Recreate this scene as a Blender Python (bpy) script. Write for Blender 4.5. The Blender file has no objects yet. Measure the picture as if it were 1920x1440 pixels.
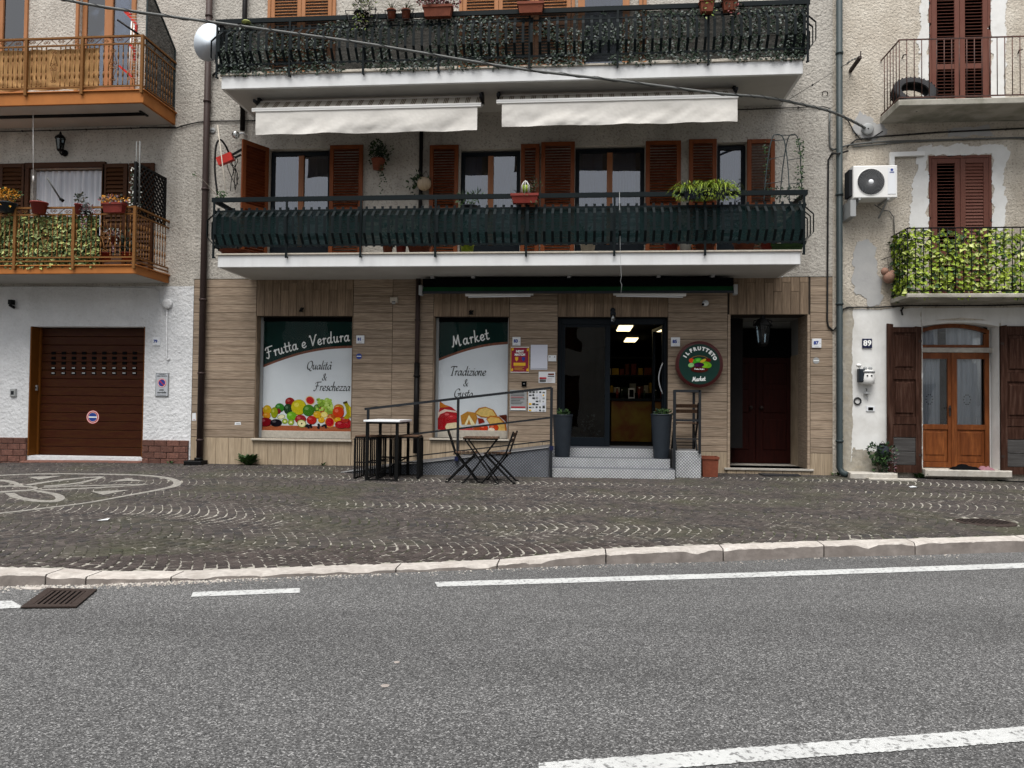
import bpy, bmesh, math, random
import numpy as np
from mathutils import Vector, Matrix, noise as mnoise
random.seed(7)
rnd = random.random
R = math.radians
PI = math.pi
scene = bpy.context.scene
COL = scene.collection

# ------------------------------------------------------------------ camera
CAM = Vector((0.0, -13.7, 1.2))
YAW, PITCH, ROLL, FPX = R(5.05), R(1.5), R(0.617), 1442.0
cam_d = bpy.data.cameras.new('camera')
cam = bpy.data.objects.new('camera', cam_d)
COL.objects.link(cam)
cam_d.sensor_fit = 'HORIZONTAL'
cam_d.sensor_width = 36.0
cam_d.lens = 36.0 * FPX / 1920.0
cam_d.clip_start = 0.05
cam_d.clip_end = 2000
_f = Vector((-math.sin(YAW) * math.cos(PITCH), math.cos(YAW) * math.cos(PITCH), math.sin(PITCH)))
_r0 = Vector((math.cos(YAW), math.sin(YAW), 0))
_u0 = _r0.cross(_f)
_r = _r0 * math.cos(ROLL) + _u0 * math.sin(ROLL)
_u = -_r0 * math.sin(ROLL) + _u0 * math.cos(ROLL)
cam.matrix_world = Matrix(((_r.x, _u.x, -_f.x, CAM.x), (_r.y, _u.y, -_f.y, CAM.y), (_r.z, _u.z, -_f.z, CAM.z), (0, 0, 0, 1)))
scene.camera = cam

# ------------------------------------------------------------------ light
SUN_EL, SUN_AZ = R(68), R(190)
world = bpy.data.worlds.new('World')
scene.world = world
world.use_nodes = True
wn = world.node_tree
wn.nodes.clear()
sky = wn.nodes.new('ShaderNodeTexSky')
sky.sky_type = 'NISHITA'
sky.sun_disc = False
sky.sun_elevation = SUN_EL
sky.sun_rotation = SUN_AZ
sky.air_density = 1.0
sky.dust_density = 3.0
sky.ozone_density = 1.0
hsv = wn.nodes.new('ShaderNodeHueSaturation')
hsv.inputs['Saturation'].default_value = 0.22
bgn = wn.nodes.new('ShaderNodeBackground')
bgn.inputs['Strength'].default_value = 0.05
wout = wn.nodes.new('ShaderNodeOutputWorld')
wn.links.new(sky.outputs[0], hsv.inputs['Color'])
wn.links.new(hsv.outputs[0], bgn.inputs['Color'])
wn.links.new(bgn.outputs[0], wout.inputs['Surface'])
sun_d = bpy.data.lights.new('sun', 'SUN')
sun_d.energy = 1.5
sun_d.angle = R(50)
sun_d.color = (1.0, 0.97, 0.93)
sun = bpy.data.objects.new('sun', sun_d)
COL.objects.link(sun)
# the sun stands behind the camera, high up, behind the clouds
_sd = Vector((math.sin(SUN_AZ) * math.cos(SUN_EL), math.cos(SUN_AZ) * math.cos(SUN_EL), math.sin(SUN_EL)))
sun.rotation_euler = _sd.to_track_quat('Z', 'Y').to_euler()
scene.view_settings.view_transform = 'Standard'
scene.view_settings.look = 'None'
scene.view_settings.exposure = 1.78
scene.view_settings.gamma = 1.0
scene.view_settings.use_curve_mapping = False
scene.render.engine = 'CYCLES'
scene.cycles.max_bounces = 6
scene.cycles.diffuse_bounces = 3
scene.cycles.glossy_bounces = 3
scene.cycles.transparent_max_bounces = 12
scene.cycles.use_denoising = True

# ------------------------------------------------------------------ measuring helpers
def ray(px, py):
    return _f * FPX + _r * (px - 960) + _u * (720 - py)
def P(px, py, Y=0.0):
    d = ray(px, py)
    return CAM + d * ((Y - CAM.y) / d.y)
def G(px, py, Z=0.0):
    d = ray(px, py)
    return CAM + d * ((Z - CAM.z) / d.z)
def RC(x0, y0, x1, y1, Y=0.0):
    """facade rectangle measured by its left, top, right, bottom -> X0, X1, Z0, Z1"""
    ym, xm = (y0 + y1) / 2, (x0 + x1) / 2
    return P(x0, ym, Y).x, P(x1, ym, Y).x, P(xm, y1, Y).z, P(xm, y0, Y).z
def U(a, b):
    return a + (b - a) * rnd()

# ------------------------------------------------------------------ objects
ORG = {}
def tag(o, label=None, cat=None, group=None, kind=None):
    if label: o['label'] = label
    if cat: o['category'] = cat
    if group: o['group'] = group
    if kind: o['kind'] = kind
    return o
def thing(name, label, cat, loc=(0, 0, 0), group=None, kind=None):
    o = bpy.data.objects.new(name, None)
    o.empty_display_size = 0.1
    COL.objects.link(o)
    o.location = loc
    ORG[o.name] = Vector(loc)
    return tag(o, label, cat, group, kind)
def piece(name, me, parent, loc=(0, 0, 0), rot=(0, 0, 0), scale=(1, 1, 1)):
    """one more object on shared mesh data; loc in world space"""
    o = bpy.data.objects.new(name, me)
    COL.objects.link(o)
    og = Vector((0, 0, 0))
    if parent is not None:
        o.parent = parent
        og = ORG[parent.name]
    o.location = Vector(loc) - og
    o.rotation_euler = rot
    o.scale = scale
    ORG[o.name] = Vector(loc)
    return o
def copy_tree(o, parent=None):
    c = o.copy()
    COL.objects.link(c)
    if parent is not None: c.parent = parent
    for ch in list(o.children): copy_tree(ch, c)
    return c

class MB:
    def __init__(s):
        s.v = []; s.f = []; s.m = []; s.mi = 0; s.sm = []; s.smooth = False
    def add(s, vs, fs):
        b = len(s.v)
        s.v += [tuple(p) for p in vs]
        for f in fs:
            s.f.append(tuple(b + i for i in f)); s.m.append(s.mi); s.sm.append(s.smooth)
        return s
    def box(s, x0, x1, y0, y1, z0, z1):
        if x0 > x1: x0, x1 = x1, x0
        if y0 > y1: y0, y1 = y1, y0
        if z0 > z1: z0, z1 = z1, z0
        vs = [(x, y, z) for z in (z0, z1) for y in (y0, y1) for x in (x0, x1)]
        return s.add(vs, [(0, 2, 3, 1), (4, 5, 7, 6), (0, 1, 5, 4), (2, 6, 7, 3), (0, 4, 6, 2), (1, 3, 7, 5)])
    def cbox(s, x0, x1, y0, y1, z0, z1, c=0.004):
        """box with chamfered edges towards the street (front = y0)"""
        if x0 > x1: x0, x1 = x1, x0
        if z0 > z1: z0, z1 = z1, z0
        vs = [(x0, y1, z0), (x1, y1, z0), (x1, y1, z1), (x0, y1, z1),
              (x0, y0 + c, z0), (x1, y0 + c, z0), (x1, y0 + c, z1), (x0, y0 + c, z1),
              (x0 + c, y0, z0 + c), (x1 - c, y0, z0 + c), (x1 - c, y0, z1 - c), (x0 + c, y0, z1 - c)]
        fs = [(8, 9, 10, 11), (3, 2, 1, 0)]
        for i in range(4):
            j = (i + 1) % 4
            fs.append((i, j, 4 + j, 4 + i)); fs.append((4 + i, 4 + j, 8 + j, 8 + i))
        return s.add(vs, fs)
    def bar(s, a, b, w, d=None, up=(0, 0, 1)):
        """rectangular bar from a to b"""
        d = w if d is None else d
        a, b = Vector(a), Vector(b)
        t = (b - a)
        if t.length < 1e-6: return s
        t.normalize()
        u = Vector(up)
        if abs(t.dot(u)) > 0.98: u = Vector((0, 1, 0))
        x = t.cross(u).normalized() * (w / 2)
        y = x.normalized().cross(t).normalized() * (d / 2)
        vs = [a - x - y, a + x - y, a + x + y, a - x + y, b - x - y, b + x - y, b + x + y, b - x + y]
        return s.add(vs, [(3, 2, 1, 0), (4, 5, 6, 7), (0, 1, 5, 4), (1, 2, 6, 5), (2, 3, 7, 6), (3, 0, 4, 7)])
    def tube(s, pts, r, n=8, cap=True):
        pts = [Vector(p) for p in pts]
        rs = r if isinstance(r, (list, tuple)) else [r] * len(pts)
        N = len(pts)
        vs = []; prev = None
        for i, p in enumerate(pts):
            t = (pts[min(i + 1, N - 1)] - pts[max(i - 1, 0)])
            t = t.normalized() if t.length > 1e-9 else Vector((0, 0, 1))
            if prev is None:
                prev = t.orthogonal().normalized()
            x = (prev - t * prev.dot(t))
            x = x.normalized() if x.length > 1e-6 else t.orthogonal().normalized()
            prev = x
            y = t.cross(x)
            for k in range(n):
                a = 2 * PI * k / n
                vs.append(p + (x * math.cos(a) + y * math.sin(a)) * rs[i])
        fs = []
        for i in range(N - 1):
            for k in range(n):
                k2 = (k + 1) % n
                fs.append((i * n + k, i * n + k2, (i + 1) * n + k2, (i + 1) * n + k))
        if cap:
            fs.append(tuple(range(n - 1, -1, -1))); fs.append(tuple((N - 1) * n + k for k in range(n)))
        o = s.smooth; s.smooth = True
        s.add(vs, fs); s.smooth = o
        return s
    def lathe(s, c, prof, n=24, axis='z', smooth=True, caps=True):
        """prof: (radius, height) pairs round an axis through c"""
        c = Vector(c); vs = []; fs = []
        for r_, h in prof:
            for k in range(n):
                a = 2 * PI * k / n
                if axis == 'z': p = Vector((r_ * math.cos(a), r_ * math.sin(a), h))
                elif axis == 'y': p = Vector((r_ * math.cos(a), h, r_ * math.sin(a)))
                else: p = Vector((h, r_ * math.cos(a), r_ * math.sin(a)))
                vs.append(c + p)
        for i in range(len(prof) - 1):
            for k in range(n):
                k2 = (k + 1) % n
                fs.append((i * n + k, i * n + k2, (i + 1) * n + k2, (i + 1) * n + k))
        if caps and prof[0][0] > 1e-5: fs.append(tuple(range(n - 1, -1, -1)))
        if caps and prof[-1][0] > 1e-5: fs.append(tuple((len(prof) - 1) * n + k for k in range(n)))
        o = s.smooth; s.smooth = smooth
        s.add(vs, fs); s.smooth = o
        return s
    def ball(s, c, r, n=12, m=8, sz=(1, 1, 1)):
        prof = []
        c = Vector(c); vs = []; fs = []
        for i in range(m + 1):
            th = PI * i / m
            for k in range(n):
                a = 2 * PI * k / n
                vs.append(c + Vector((math.sin(th) * math.cos(a) * r * sz[0], math.sin(th) * math.sin(a) * r * sz[1], -math.cos(th) * r * sz[2])))
        for i in range(m):
            for k in range(n):
                k2 = (k + 1) % n
                fs.append((i * n + k, i * n + k2, (i + 1) * n + k2, (i + 1) * n + k))
        o = s.smooth; s.smooth = True
        s.add(vs, fs); s.smooth = o
        return s
    def poly(s, pts, depth=0.0, ax=(0, 1, 0)):
        """flat polygon (world points); depth>0 extrudes it along ax"""
        n = len(pts)
        if depth == 0: return s.add(pts, [tuple(range(n))])
        a = Vector(ax) * depth
        vs = [Vector(p) for p in pts] + [Vector(p) + a for p in pts]
        fs = [tuple(range(n)), tuple(range(2 * n - 1, n - 1, -1))]
        for i in range(n):
            j = (i + 1) % n
            fs.append((j, i, n + i, n + j))
        return s.add(vs, fs)
    def mesh(s, name, mats, org=(0, 0, 0)):
        me = bpy.data.meshes.new(name)
        ox, oy, oz = org
        me.from_pydata([(x - ox, y - oy, z - oz) for x, y, z in s.v], [], s.f)
        for m in (mats if isinstance(mats, (list, tuple)) else [mats]): me.materials.append(m)
        me.polygons.foreach_set('material_index', s.m)
        me.polygons.foreach_set('use_smooth', s.sm)
        me.update()
        return me
    def build(s, name, mats, parent=None, **kw):
        og = ORG[parent.name] if parent is not None else Vector((0, 0, 0))
        if 'org' in kw: og = Vector(kw.pop('org'))
        me = s.mesh(name, mats, og)
        return tag(piece(name, me, parent, og), **kw)

# ------------------------------------------------------------------ materials
def srgb(h):
    h = h.lstrip('#')
    c = [int(h[i:i + 2], 16) / 255 for i in (0, 2, 4)]
    return tuple((x / 12.92 if x <= .04045 else ((x + .055) / 1.055) ** 2.4) for x in c)
def mat(name, col, rough=0.6, metal=0.0, col2=None, var=0.0, scale=6.0, stretch=(1, 1, 1), bump=0.0, bscale=60.0,
        spec=0.22, speck=0.0, speck_scale=200.0, speck_col=(.02, .02, .02), coat=0, emit=0, pervar=0.0, dirt=0.0, dscale=1.2,
        dirt_col=(.05, .045, .04), bdist=0.01, bdetail=4, world=False, translucent=0, streak=0, streak_col=(.16, .14, .12)):
    m = bpy.data.materials.new(name)
    m.use_nodes = True
    nt = m.node_tree; N = nt.nodes; L = nt.links
    b = N['Principled BSDF']
    b.inputs['Roughness'].default_value = rough
    b.inputs['Metallic'].default_value = metal
    b.inputs['Specular IOR Level'].default_value = spec
    if coat: b.inputs['Coat Weight'].default_value = coat
    tc = N.new('ShaderNodeTexCoord'); oi = N.new('ShaderNodeObjectInfo')
    geo = N.new('ShaderNodeNewGeometry')
    src = geo.outputs['Position'] if world else tc.outputs['Object']
    mp = N.new('ShaderNodeMapping'); mp.inputs['Scale'].default_value = stretch
    add = N.new('ShaderNodeVectorMath'); add.operation = 'MULTIPLY_ADD'
    L.new(src, mp.inputs['Vector'])
    L.new(oi.outputs['Random'], add.inputs[0]); add.inputs[1].default_value = (0 if world else 37, 0 if world else 17, 0 if world else 91)
    L.new(mp.outputs[0], add.inputs[2])
    vec = add.outputs[0]
    col = tuple(col); cur = None
    def mixc(fac, a, bb, mode='MIX'):
        mx = N.new('ShaderNodeMix'); mx.data_type = 'RGBA'; mx.blend_type = mode
        if hasattr(fac, 'is_linked'): L.new(fac, mx.inputs[0])
        else: mx.inputs[0].default_value = fac
        for s_, i in ((a, 6), (bb, 7)):
            if isinstance(s_, tuple): mx.inputs[i].default_value = (*s_, 1)
            else: L.new(s_, mx.inputs[i])
        return mx.outputs[2]
    def noise(sc, det=5, ro=.55, v=None):
        n = N.new('ShaderNodeTexNoise'); n.inputs['Scale'].default_value = sc; n.inputs['Detail'].default_value = det
        n.inputs['Roughness'].default_value = ro
        L.new(v or vec, n.inputs['Vector']); return n.outputs['Fac']
    def ramp(f, a, c):
        mr = N.new('ShaderNodeMapRange'); mr.inputs[1].default_value = a; mr.inputs[2].default_value = c
        L.new(f, mr.inputs[0]); return mr.outputs[0]
    cur = col
    if col2 is not None:
        cur = mixc(ramp(noise(scale), .35, .65), cur, tuple(col2))
    if var:
        cur = mixc(ramp(noise(scale * 2.3 + 1), .25, .75), cur, tuple(c * (1 - var) for c in (col if col2 is None else col2)))
    if pervar:
        mr = N.new('ShaderNodeMapRange'); mr.inputs[3].default_value = 1 - pervar; mr.inputs[4].default_value = 1 + pervar
        L.new(oi.outputs['Random'], mr.inputs[0])
        cc = N.new('ShaderNodeCombineColor')
        for i in range(3): L.new(mr.outputs[0], cc.inputs[i])
        cur = mixc(1.0, cur, cc.outputs[0], 'MULTIPLY')
    if dirt:
        f = ramp(noise(dscale, 8, .65), .48, .75)
        mm = N.new('ShaderNodeMath'); mm.operation = 'MULTIPLY'; L.new(f, mm.inputs[0]); mm.inputs[1].default_value = dirt
        cur = mixc(mm.outputs[0], cur, tuple(dirt_col))
    if streak:
        m3 = N.new('ShaderNodeMapping'); m3.inputs['Scale'].default_value = (2.2, 2.2, .28); L.new(vec, m3.inputs['Vector'])
        f = ramp(noise(1.0, 7, .62, m3.outputs[0]), .50, .78)
        mm = N.new('ShaderNodeMath'); mm.operation = 'MULTIPLY'; L.new(f, mm.inputs[0]); mm.inputs[1].default_value = streak
        cur = mixc(mm.outputs[0], cur, tuple(streak_col))
    if speck:
        f = ramp(noise(speck_scale, 2, .5), .55, .68)
        mm = N.new('ShaderNodeMath'); mm.operation = 'MULTIPLY'; L.new(f, mm.inputs[0]); mm.inputs[1].default_value = speck
        cur = mixc(mm.outputs[0], cur, tuple(speck_col))
    if isinstance(cur, tuple): b.inputs['Base Color'].default_value = (*cur, 1)
    else: L.new(cur, b.inputs['Base Color'])
    if bump:
        bp = N.new('ShaderNodeBump'); bp.inputs['Strength'].default_value = bump; bp.inputs['Distance'].default_value = bdist
        L.new(noise(bscale, bdetail, .6), bp.inputs['Height']); L.new(bp.outputs[0], b.inputs['Normal'])
    if emit:
        b.inputs['Emission Color'].default_value = (*col, 1); b.inputs['Emission Strength'].default_value = emit
    if translucent:
        tr = N.new('ShaderNodeBsdfTransparent'); mxs = N.new('ShaderNodeMixShader'); mxs.inputs[0].default_value = translucent
        out = N['Material Output']
        L.new(b.outputs[0], mxs.inputs[1]); L.new(tr.outputs[0], mxs.inputs[2]); L.new(mxs.outputs[0], out.inputs['Surface'])
    m['_n'] = 1
    return m
def glass(name, tint=(.8, .85, .85), refl=1.0, rough=.01, ior=1.5):
    m = bpy.data.materials.new(name); m.use_nodes = True
    nt = m.node_tree; N = nt.nodes; L = nt.links; N.clear()
    out = N.new('ShaderNodeOutputMaterial'); t = N.new('ShaderNodeBsdfTransparent'); g = N.new('ShaderNodeBsdfGlossy')
    t.inputs[0].default_value = (*tint, 1); g.inputs['Roughness'].default_value = rough; g.inputs[0].default_value = (1, 1, 1, 1)
    fr = N.new('ShaderNodeFresnel'); fr.inputs[0].default_value = ior
    mu = N.new('ShaderNodeMath'); mu.operation = 'MULTIPLY'; mu.inputs[1].default_value = refl; mu.use_clamp = True
    tn = N.new('ShaderNodeTexNoise'); tn.inputs['Scale'].default_value = 1.7; tn.inputs['Detail'].default_value = 1
    tc = N.new('ShaderNodeTexCoord'); bp = N.new('ShaderNodeBump'); bp.inputs['Strength'].default_value = .25; bp.inputs['Distance'].default_value = .02
    L.new(tc.outputs['Object'], tn.inputs['Vector']); L.new(tn.outputs['Fac'], bp.inputs['Height']); L.new(bp.outputs[0], g.inputs['Normal'])
    mx = N.new('ShaderNodeMixShader')
    L.new(fr.outputs[0], mu.inputs[0]); L.new(mu.outputs[0], mx.inputs[0]); L.new(t.outputs[0], mx.inputs[1]); L.new(g.outputs[0], mx.inputs[2])
    L.new(mx.outputs[0], out.inputs[0])
    return m
def screen_net(name, col, density=.8, scale=900):
    """woven shade net: fine threads with holes between them"""
    m = mat(name, col, .9, var=.4, scale=3)
    nt = m.node_tree; N = nt.nodes; L = nt.links
    tr = N.new('ShaderNodeBsdfTransparent'); mx = N.new('ShaderNodeMixShader'); tc = N.new('ShaderNodeTexCoord')
    n = N.new('ShaderNodeTexNoise'); n.inputs['Scale'].default_value = 7; n.inputs['Detail'].default_value = 3
    mp = N.new('ShaderNodeMapping'); mp.inputs['Scale'].default_value = (.4, 1, 3)
    mr = N.new('ShaderNodeMapRange'); mr.inputs[3].default_value = 1 - density - .08; mr.inputs[4].default_value = 1 - density + .12
    L.new(tc.outputs['Object'], mp.inputs[0]); L.new(mp.outputs[0], n.inputs['Vector']); L.new(n.outputs['Fac'], mr.inputs[0])
    L.new(mr.outputs[0], mx.inputs[0]); L.new(N['Principled BSDF'].outputs[0], mx.inputs[1]); L.new(tr.outputs[0], mx.inputs[2])
    L.new(mx.outputs[0], N['Material Output'].inputs['Surface'])
    return m

M = {}
def stucco(name, col, col2, bscale=24, bump=1.0, dirt=.45, dcol=(.20, .175, .145), speck=.5, spc=(.14, .125, .11), streak=.5):
    return mat(name, col, .92, col2=col2, scale=.9, var=.12, bump=bump, bscale=bscale, bdist=.03, bdetail=6, dirt=dirt, dscale=.55,
               dirt_col=dcol, speck=speck, speck_scale=30, speck_col=spc, spec=.2, world=True, streak=streak, streak_col=tuple(c * .9 for c in dcol))
M['stucco_mid'] = stucco('stucco_mid', (.56, .53, .475), (.46, .435, .39))
M['stucco_left'] = stucco('stucco_left', (.60, .57, .51), (.50, .47, .42))
M['stucco_right'] = stucco('stucco_right', (.72, .675, .59), (.53, .475, .395), dirt=.65, dcol=(.30, .25, .19), streak=.65)
M['white_rough'] = stucco('white_rough', (.74, .75, .76), (.66, .67, .68), bscale=16, bump=1.0, dirt=.15, dcol=(.4, .4, .4), speck=.08, streak=.15)
M['white_plaster'] = mat('white_plaster', (.76, .76, .74), .85, col2=(.68, .68, .66), scale=1.1, var=.08, bump=.35, bscale=9, dirt=.55, dscale=1.4, dirt_col=(.42, .40, .36), world=True, streak=.35, streak_col=(.30, .28, .25))
M['cement_patch'] = mat('cement_patch', (.36, .36, .36), .9, col2=(.42, .42, .41), scale=3, bump=.3, bscale=14, world=True)
M['peeled'] = mat('peeled', (.33, .29, .22), .95, col2=(.44, .41, .35), scale=7, var=.4, bump=.8, bscale=18, world=True)
M['white_paint'] = mat('white_paint', (.70, .71, .71), .6, col2=(.65, .66, .66), scale=2, dirt=.3, dscale=1.5, dirt_col=(.5, .49, .46), bump=.1, bscale=12, world=True, streak=.25)
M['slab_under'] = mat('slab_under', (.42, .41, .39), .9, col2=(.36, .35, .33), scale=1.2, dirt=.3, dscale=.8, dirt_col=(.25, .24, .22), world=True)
M['marble_edge'] = mat('marble_edge', (.55, .50, .42), .5, var=.3, scale=9)
M['plank'] = mat('plank', (.47, .375, .28), .75, col2=(.30, .225, .16), scale=3.4, stretch=(.5, 1, 11), var=.45, pervar=.14, speck=.6, speck_scale=9, speck_col=(.18, .13, .095), bump=.25, bscale=30)
M['plank_v'] = mat('plank_v', (.34, .25, .17), .7, col2=(.21, .15, .10), scale=2.6, stretch=(9, 1, .55), var=.35, pervar=.16, speck=.35, speck_scale=11, speck_col=(.08, .055, .035), bump=.15, bscale=30)
M['plinth_tile'] = mat('plinth_tile', (.50, .40, .285), .7, col2=(.38, .295, .20), scale=2.6, stretch=(9, 1, .6), var=.3, pervar=.12, bump=.15, bscale=30, dirt=.4, dscale=5, dirt_col=(.20, .155, .11))
M['joint'] = mat('joint', (.035, .028, .022), .95)
M['plinth_block'] = mat('plinth_block', (.20, .095, .070), .9, col2=(.13, .062, .048), scale=14, var=.35, pervar=.2, bump=.9, bscale=30)
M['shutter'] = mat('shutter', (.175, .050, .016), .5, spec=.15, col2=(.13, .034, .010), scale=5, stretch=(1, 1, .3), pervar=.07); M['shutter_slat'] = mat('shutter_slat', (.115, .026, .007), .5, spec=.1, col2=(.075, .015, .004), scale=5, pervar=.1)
M['shutter_r'] = mat('shutter_r', (.140, .058, .041), .5, spec=.15, col2=(.125, .046, .033), scale=3)
M['shutter_l'] = mat('shutter_l', (.052, .020, .007), .5, spec=.12, col2=(.042, .015, .005), scale=3)
M['frame_wood'] = mat('frame_wood', (.30, .125, .055), .45, col2=(.24, .095, .04), scale=8, stretch=(1, 1, .2))
M['frame_tan'] = mat('frame_tan', (.36, .16, .07), .45, col2=(.30, .13, .05), scale=8, stretch=(1, 1, .2))
M['dark'] = mat('dark', (.003, .003, .0035), .9, spec=.05)
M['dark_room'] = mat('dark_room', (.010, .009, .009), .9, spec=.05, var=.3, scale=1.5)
M['iron'] = mat('iron', (.0035, .0038, .004), .55, spec=.15, var=.3, scale=20)
M['iron_grey'] = mat('iron_grey', (.016, .018, .021), .6, spec=.15, var=.2, scale=20)
M['rail_green'] = mat('rail_green', (.004, .008, .0095), .55, spec=.12, var=.25, scale=12)
M['rail_orange'] = mat('rail_orange', (.19, .085, .024), .55, spec=.15, var=.25, scale=12)
M['orange_paint'] = mat('orange_paint', (.40, .145, .034), .6, col2=(.34, .12, .026), scale=2, dirt=.3, dirt_col=(.15, .06, .02), world=True, streak=.25, streak_col=(.14, .06, .02))
M['rust_rail'] = mat('rust_rail', (.10, .042, .030), .7, col2=(.045, .03, .028), scale=20)
M['pipe_brown'] = mat('pipe_brown', (.050, .034, .031), .55, spec=.15, var=.2, scale=3)
M['pipe_green'] = mat('pipe_green', (.032, .045, .048), .5, spec=.2, var=.2, scale=3)
M['pipe_black'] = mat('pipe_black', (.006, .005, .005), .5, spec=.15)
M['cable'] = mat('cable', (.016, .016, .016), .6)
M['cable_grey'] = mat('cable_grey', (.12, .125, .12), .5, var=.3, scale=30)
M['white_plastic'] = mat('white_plastic', (.72, .72, .70), .4)
M['grey_plastic'] = mat('grey_plastic', (.30, .31, .31), .5)
M['net'] = screen_net('net', (.0026, .017, .0175), .965)
M['net_dark'] = screen_net('net_dark', (.0015, .005, .0055), .93)
M['cloth_tan'] = mat('cloth_tan', (.42, .24, .095), .85, col2=(.36, .20, .08), scale=2, stretch=(5, 1, .6), bump=.6, bscale=7, bdist=.03)
M['canvas'] = mat('canvas', (.66, .64, .60), .85, col2=(.60, .58, .54), scale=1.7, bump=.5, bscale=2.6, bdist=.05, bdetail=3, dirt=.15, dirt_col=(.45, .42, .37))
M['steel'] = mat('steel', (.55, .56, .57), .38, metal=.55, var=.2, scale=4, dirt=.25, dscale=6, dirt_col=(.2, .2, .2))
M['pot_grey'] = mat('pot_grey', (.020, .026, .034), .5, spec=.2, var=.2, scale=4)
M['terracotta'] = mat('terracotta', (.20, .058, .030), .75, col2=(.16, .045, .024), scale=9, var=.2, pervar=.15, bump=.1)
M['pot_red'] = mat('pot_red', (.19, .028, .020), .5, var=.2, scale=9, pervar=.2)
M['soil'] = mat('soil', (.03, .02, .014), .95, var=.4, scale=40, bump=.8)
M['wood_slat'] = mat('wood_slat', (.075, .040, .022), .65, col2=(.045, .024, .014), scale=9, stretch=(1, 6, 1), pervar=.15)
M['old_wood'] = mat('old_wood', (.019, .008, .005), .75, spec=.12, col2=(.062, .024, .014), scale=5, stretch=(6, 6, .5), var=.5, dirt=.3, dscale=5, dirt_col=(.13, .095, .075), bump=.5, bscale=22)  # pale dirt tone: worn wood, plus edge highlights put into the colour
M['door_wood'] = mat('door_wood', (.27, .088, .024), .4, spec=.2, col2=(.14, .040, .011), scale=3, stretch=(3, 3, .5), var=.25)
M['portal_wood'] = mat('portal_wood', (.026, .004, .0025), .6, spec=.1, col2=(.015, .0025, .0018), scale=5, stretch=(6, 6, .5))
M['garage'] = mat('garage', (.058, .0215, .0042), .5, spec=.12, col2=(.042, .009, .003), scale=3.2, stretch=(1.2, 1, 9), var=.25)
M['garage_frame'] = mat('garage_frame', (.15, .052, .008), .5, spec=.15, var=.2, scale=4)
M['alu_shadow_dark'] = mat('alu_shadow_dark', (.0045, .008, .012), .5, spec=.15, var=.2, scale=3)  # dark aluminium of the shop door, and painted shadow on the upper window frames
M['alu_grey'] = mat('alu_grey', (.30, .31, .31), .45)
M['glass'] = glass('glass', (.92, .94, .95), 2.0)
M['glass_up'] = glass('glass_up', (.42, .47, .56), 3.2)
M['glass_shop'] = glass('glass_shop', (1, 1, 1), .28)
M['glass_door'] = glass('glass_door', (.35, .4, .42), 1.2)
M['curtain'] = mat('curtain', (.74, .76, .80), .9, col2=(.52, .55, .60), scale=2.5, stretch=(9, 1, .25), translucent=.12)
M['curtain_blue'] = mat('curtain_blue', (.22, .26, .40), .9, col2=(.16, .19, .32), scale=3, stretch=(9, 1, .25))
M['rubber'] = mat('rubber', (.018, .018, .02), .8, bump=.4, bscale=60)
M['kerb'] = mat('kerb', (.34, .305, .28), .75, col2=(.25, .22, .20), scale=3, var=.3, bump=.5, bscale=18, speck=.3, speck_scale=45, speck_col=(.2, .17, .15), pervar=.08, dirt=.6, dscale=3.5, dirt_col=(.13, .11, .10))
M['kerb_white'] = mat('kerb_white', (.52, .49, .455), .8, col2=(.40, .37, .34), scale=7, var=.25, bump=.6, bscale=22, pervar=.07, dirt=.6, dscale=6, dirt_col=(.24, .205, .18))
M['inlay'] = mat('inlay', (.34, .325, .295), .85, col2=(.22, .21, .19), scale=14, var=.4, bump=.5, bscale=40, dirt=.4, dscale=4, dirt_col=(.09, .085, .075))
M['travertine'] = mat('travertine', (.50, .48, .44), .7, col2=(.42, .39, .34), scale=6, var=.2, bump=.3, bscale=20, dirt=.3, dscale=4)
M['cast_iron'] = mat('cast_iron', (.035, .024, .02), .7, var=.3, scale=20, bump=.3)
M['blue_ink'] = mat('blue_ink', (.02, .05, .25), .4)
M['black_ink'] = mat('black_ink', (.03, .035, .035), .6)
M['white_ink'] = mat('white_ink', (.85, .87, .85), .5)
M['tile_white'] = mat('tile_white', (.68, .70, .72), .25)
M['red'] = mat('red', (.42, .018, .03), .5)
M['red_bright'] = mat('red_bright', (.5, .03, .02), .4)
M['paper'] = mat('paper', (.60, .62, .70), .7)
M['print_green'] = mat('print_green', (.0035, .026, .022), .4, spec=.06, var=.25, scale=1.5)
M['print_white'] = mat('print_white', (.74, .79, .82), .5, spec=.08, col2=(.68, .73, .76), scale=1.2)
M['print_brown'] = mat('print_brown', (.25, .085, .045), .5, col2=(.13, .05, .03), scale=30)
M['yellow_box'] = mat('yellow_box', (.45, .28, .03), .6)

def leafmat(name, c1, c2, rough=.55):
    return mat(name, c1, rough, col2=c2, scale=9, var=.35, spec=.3, bdist=.01)
M['grille_grey'] = mat('grille_grey', (.22, .225, .23), .5)
M['leaf'] = leafmat('leaf', (.045, .10, .02), (.025, .06, .015))
M['leaf_dark'] = leafmat('leaf_dark', (.018, .045, .016), (.010, .026, .012))
M['leaf_yellow'] = leafmat('leaf_yellow', (.24, .30, .02), (.10, .16, .012))
M['leaf_pale'] = leafmat('leaf_pale', (.36, .40, .16), (.17, .22, .07))
M['leaf_lime'] = leafmat('leaf_lime', (.42, .52, .05), (.22, .32, .02))
M['leaf_cream'] = leafmat('leaf_cream', (.62, .66, .30), (.42, .48, .12))
M['leaf_grey'] = leafmat('leaf_grey', (.26, .29, .27), (.08, .10, .09))
M['leaf_dry'] = leafmat('leaf_dry', (.13, .10, .07), (.08, .065, .045))
M['petal_yellow'] = leafmat('petal_yellow', (.65, .30, .01), (.50, .20, .01))
M['petal_red'] = leafmat('petal_red', (.22, .03, .03), (.14, .03, .03))
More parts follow.
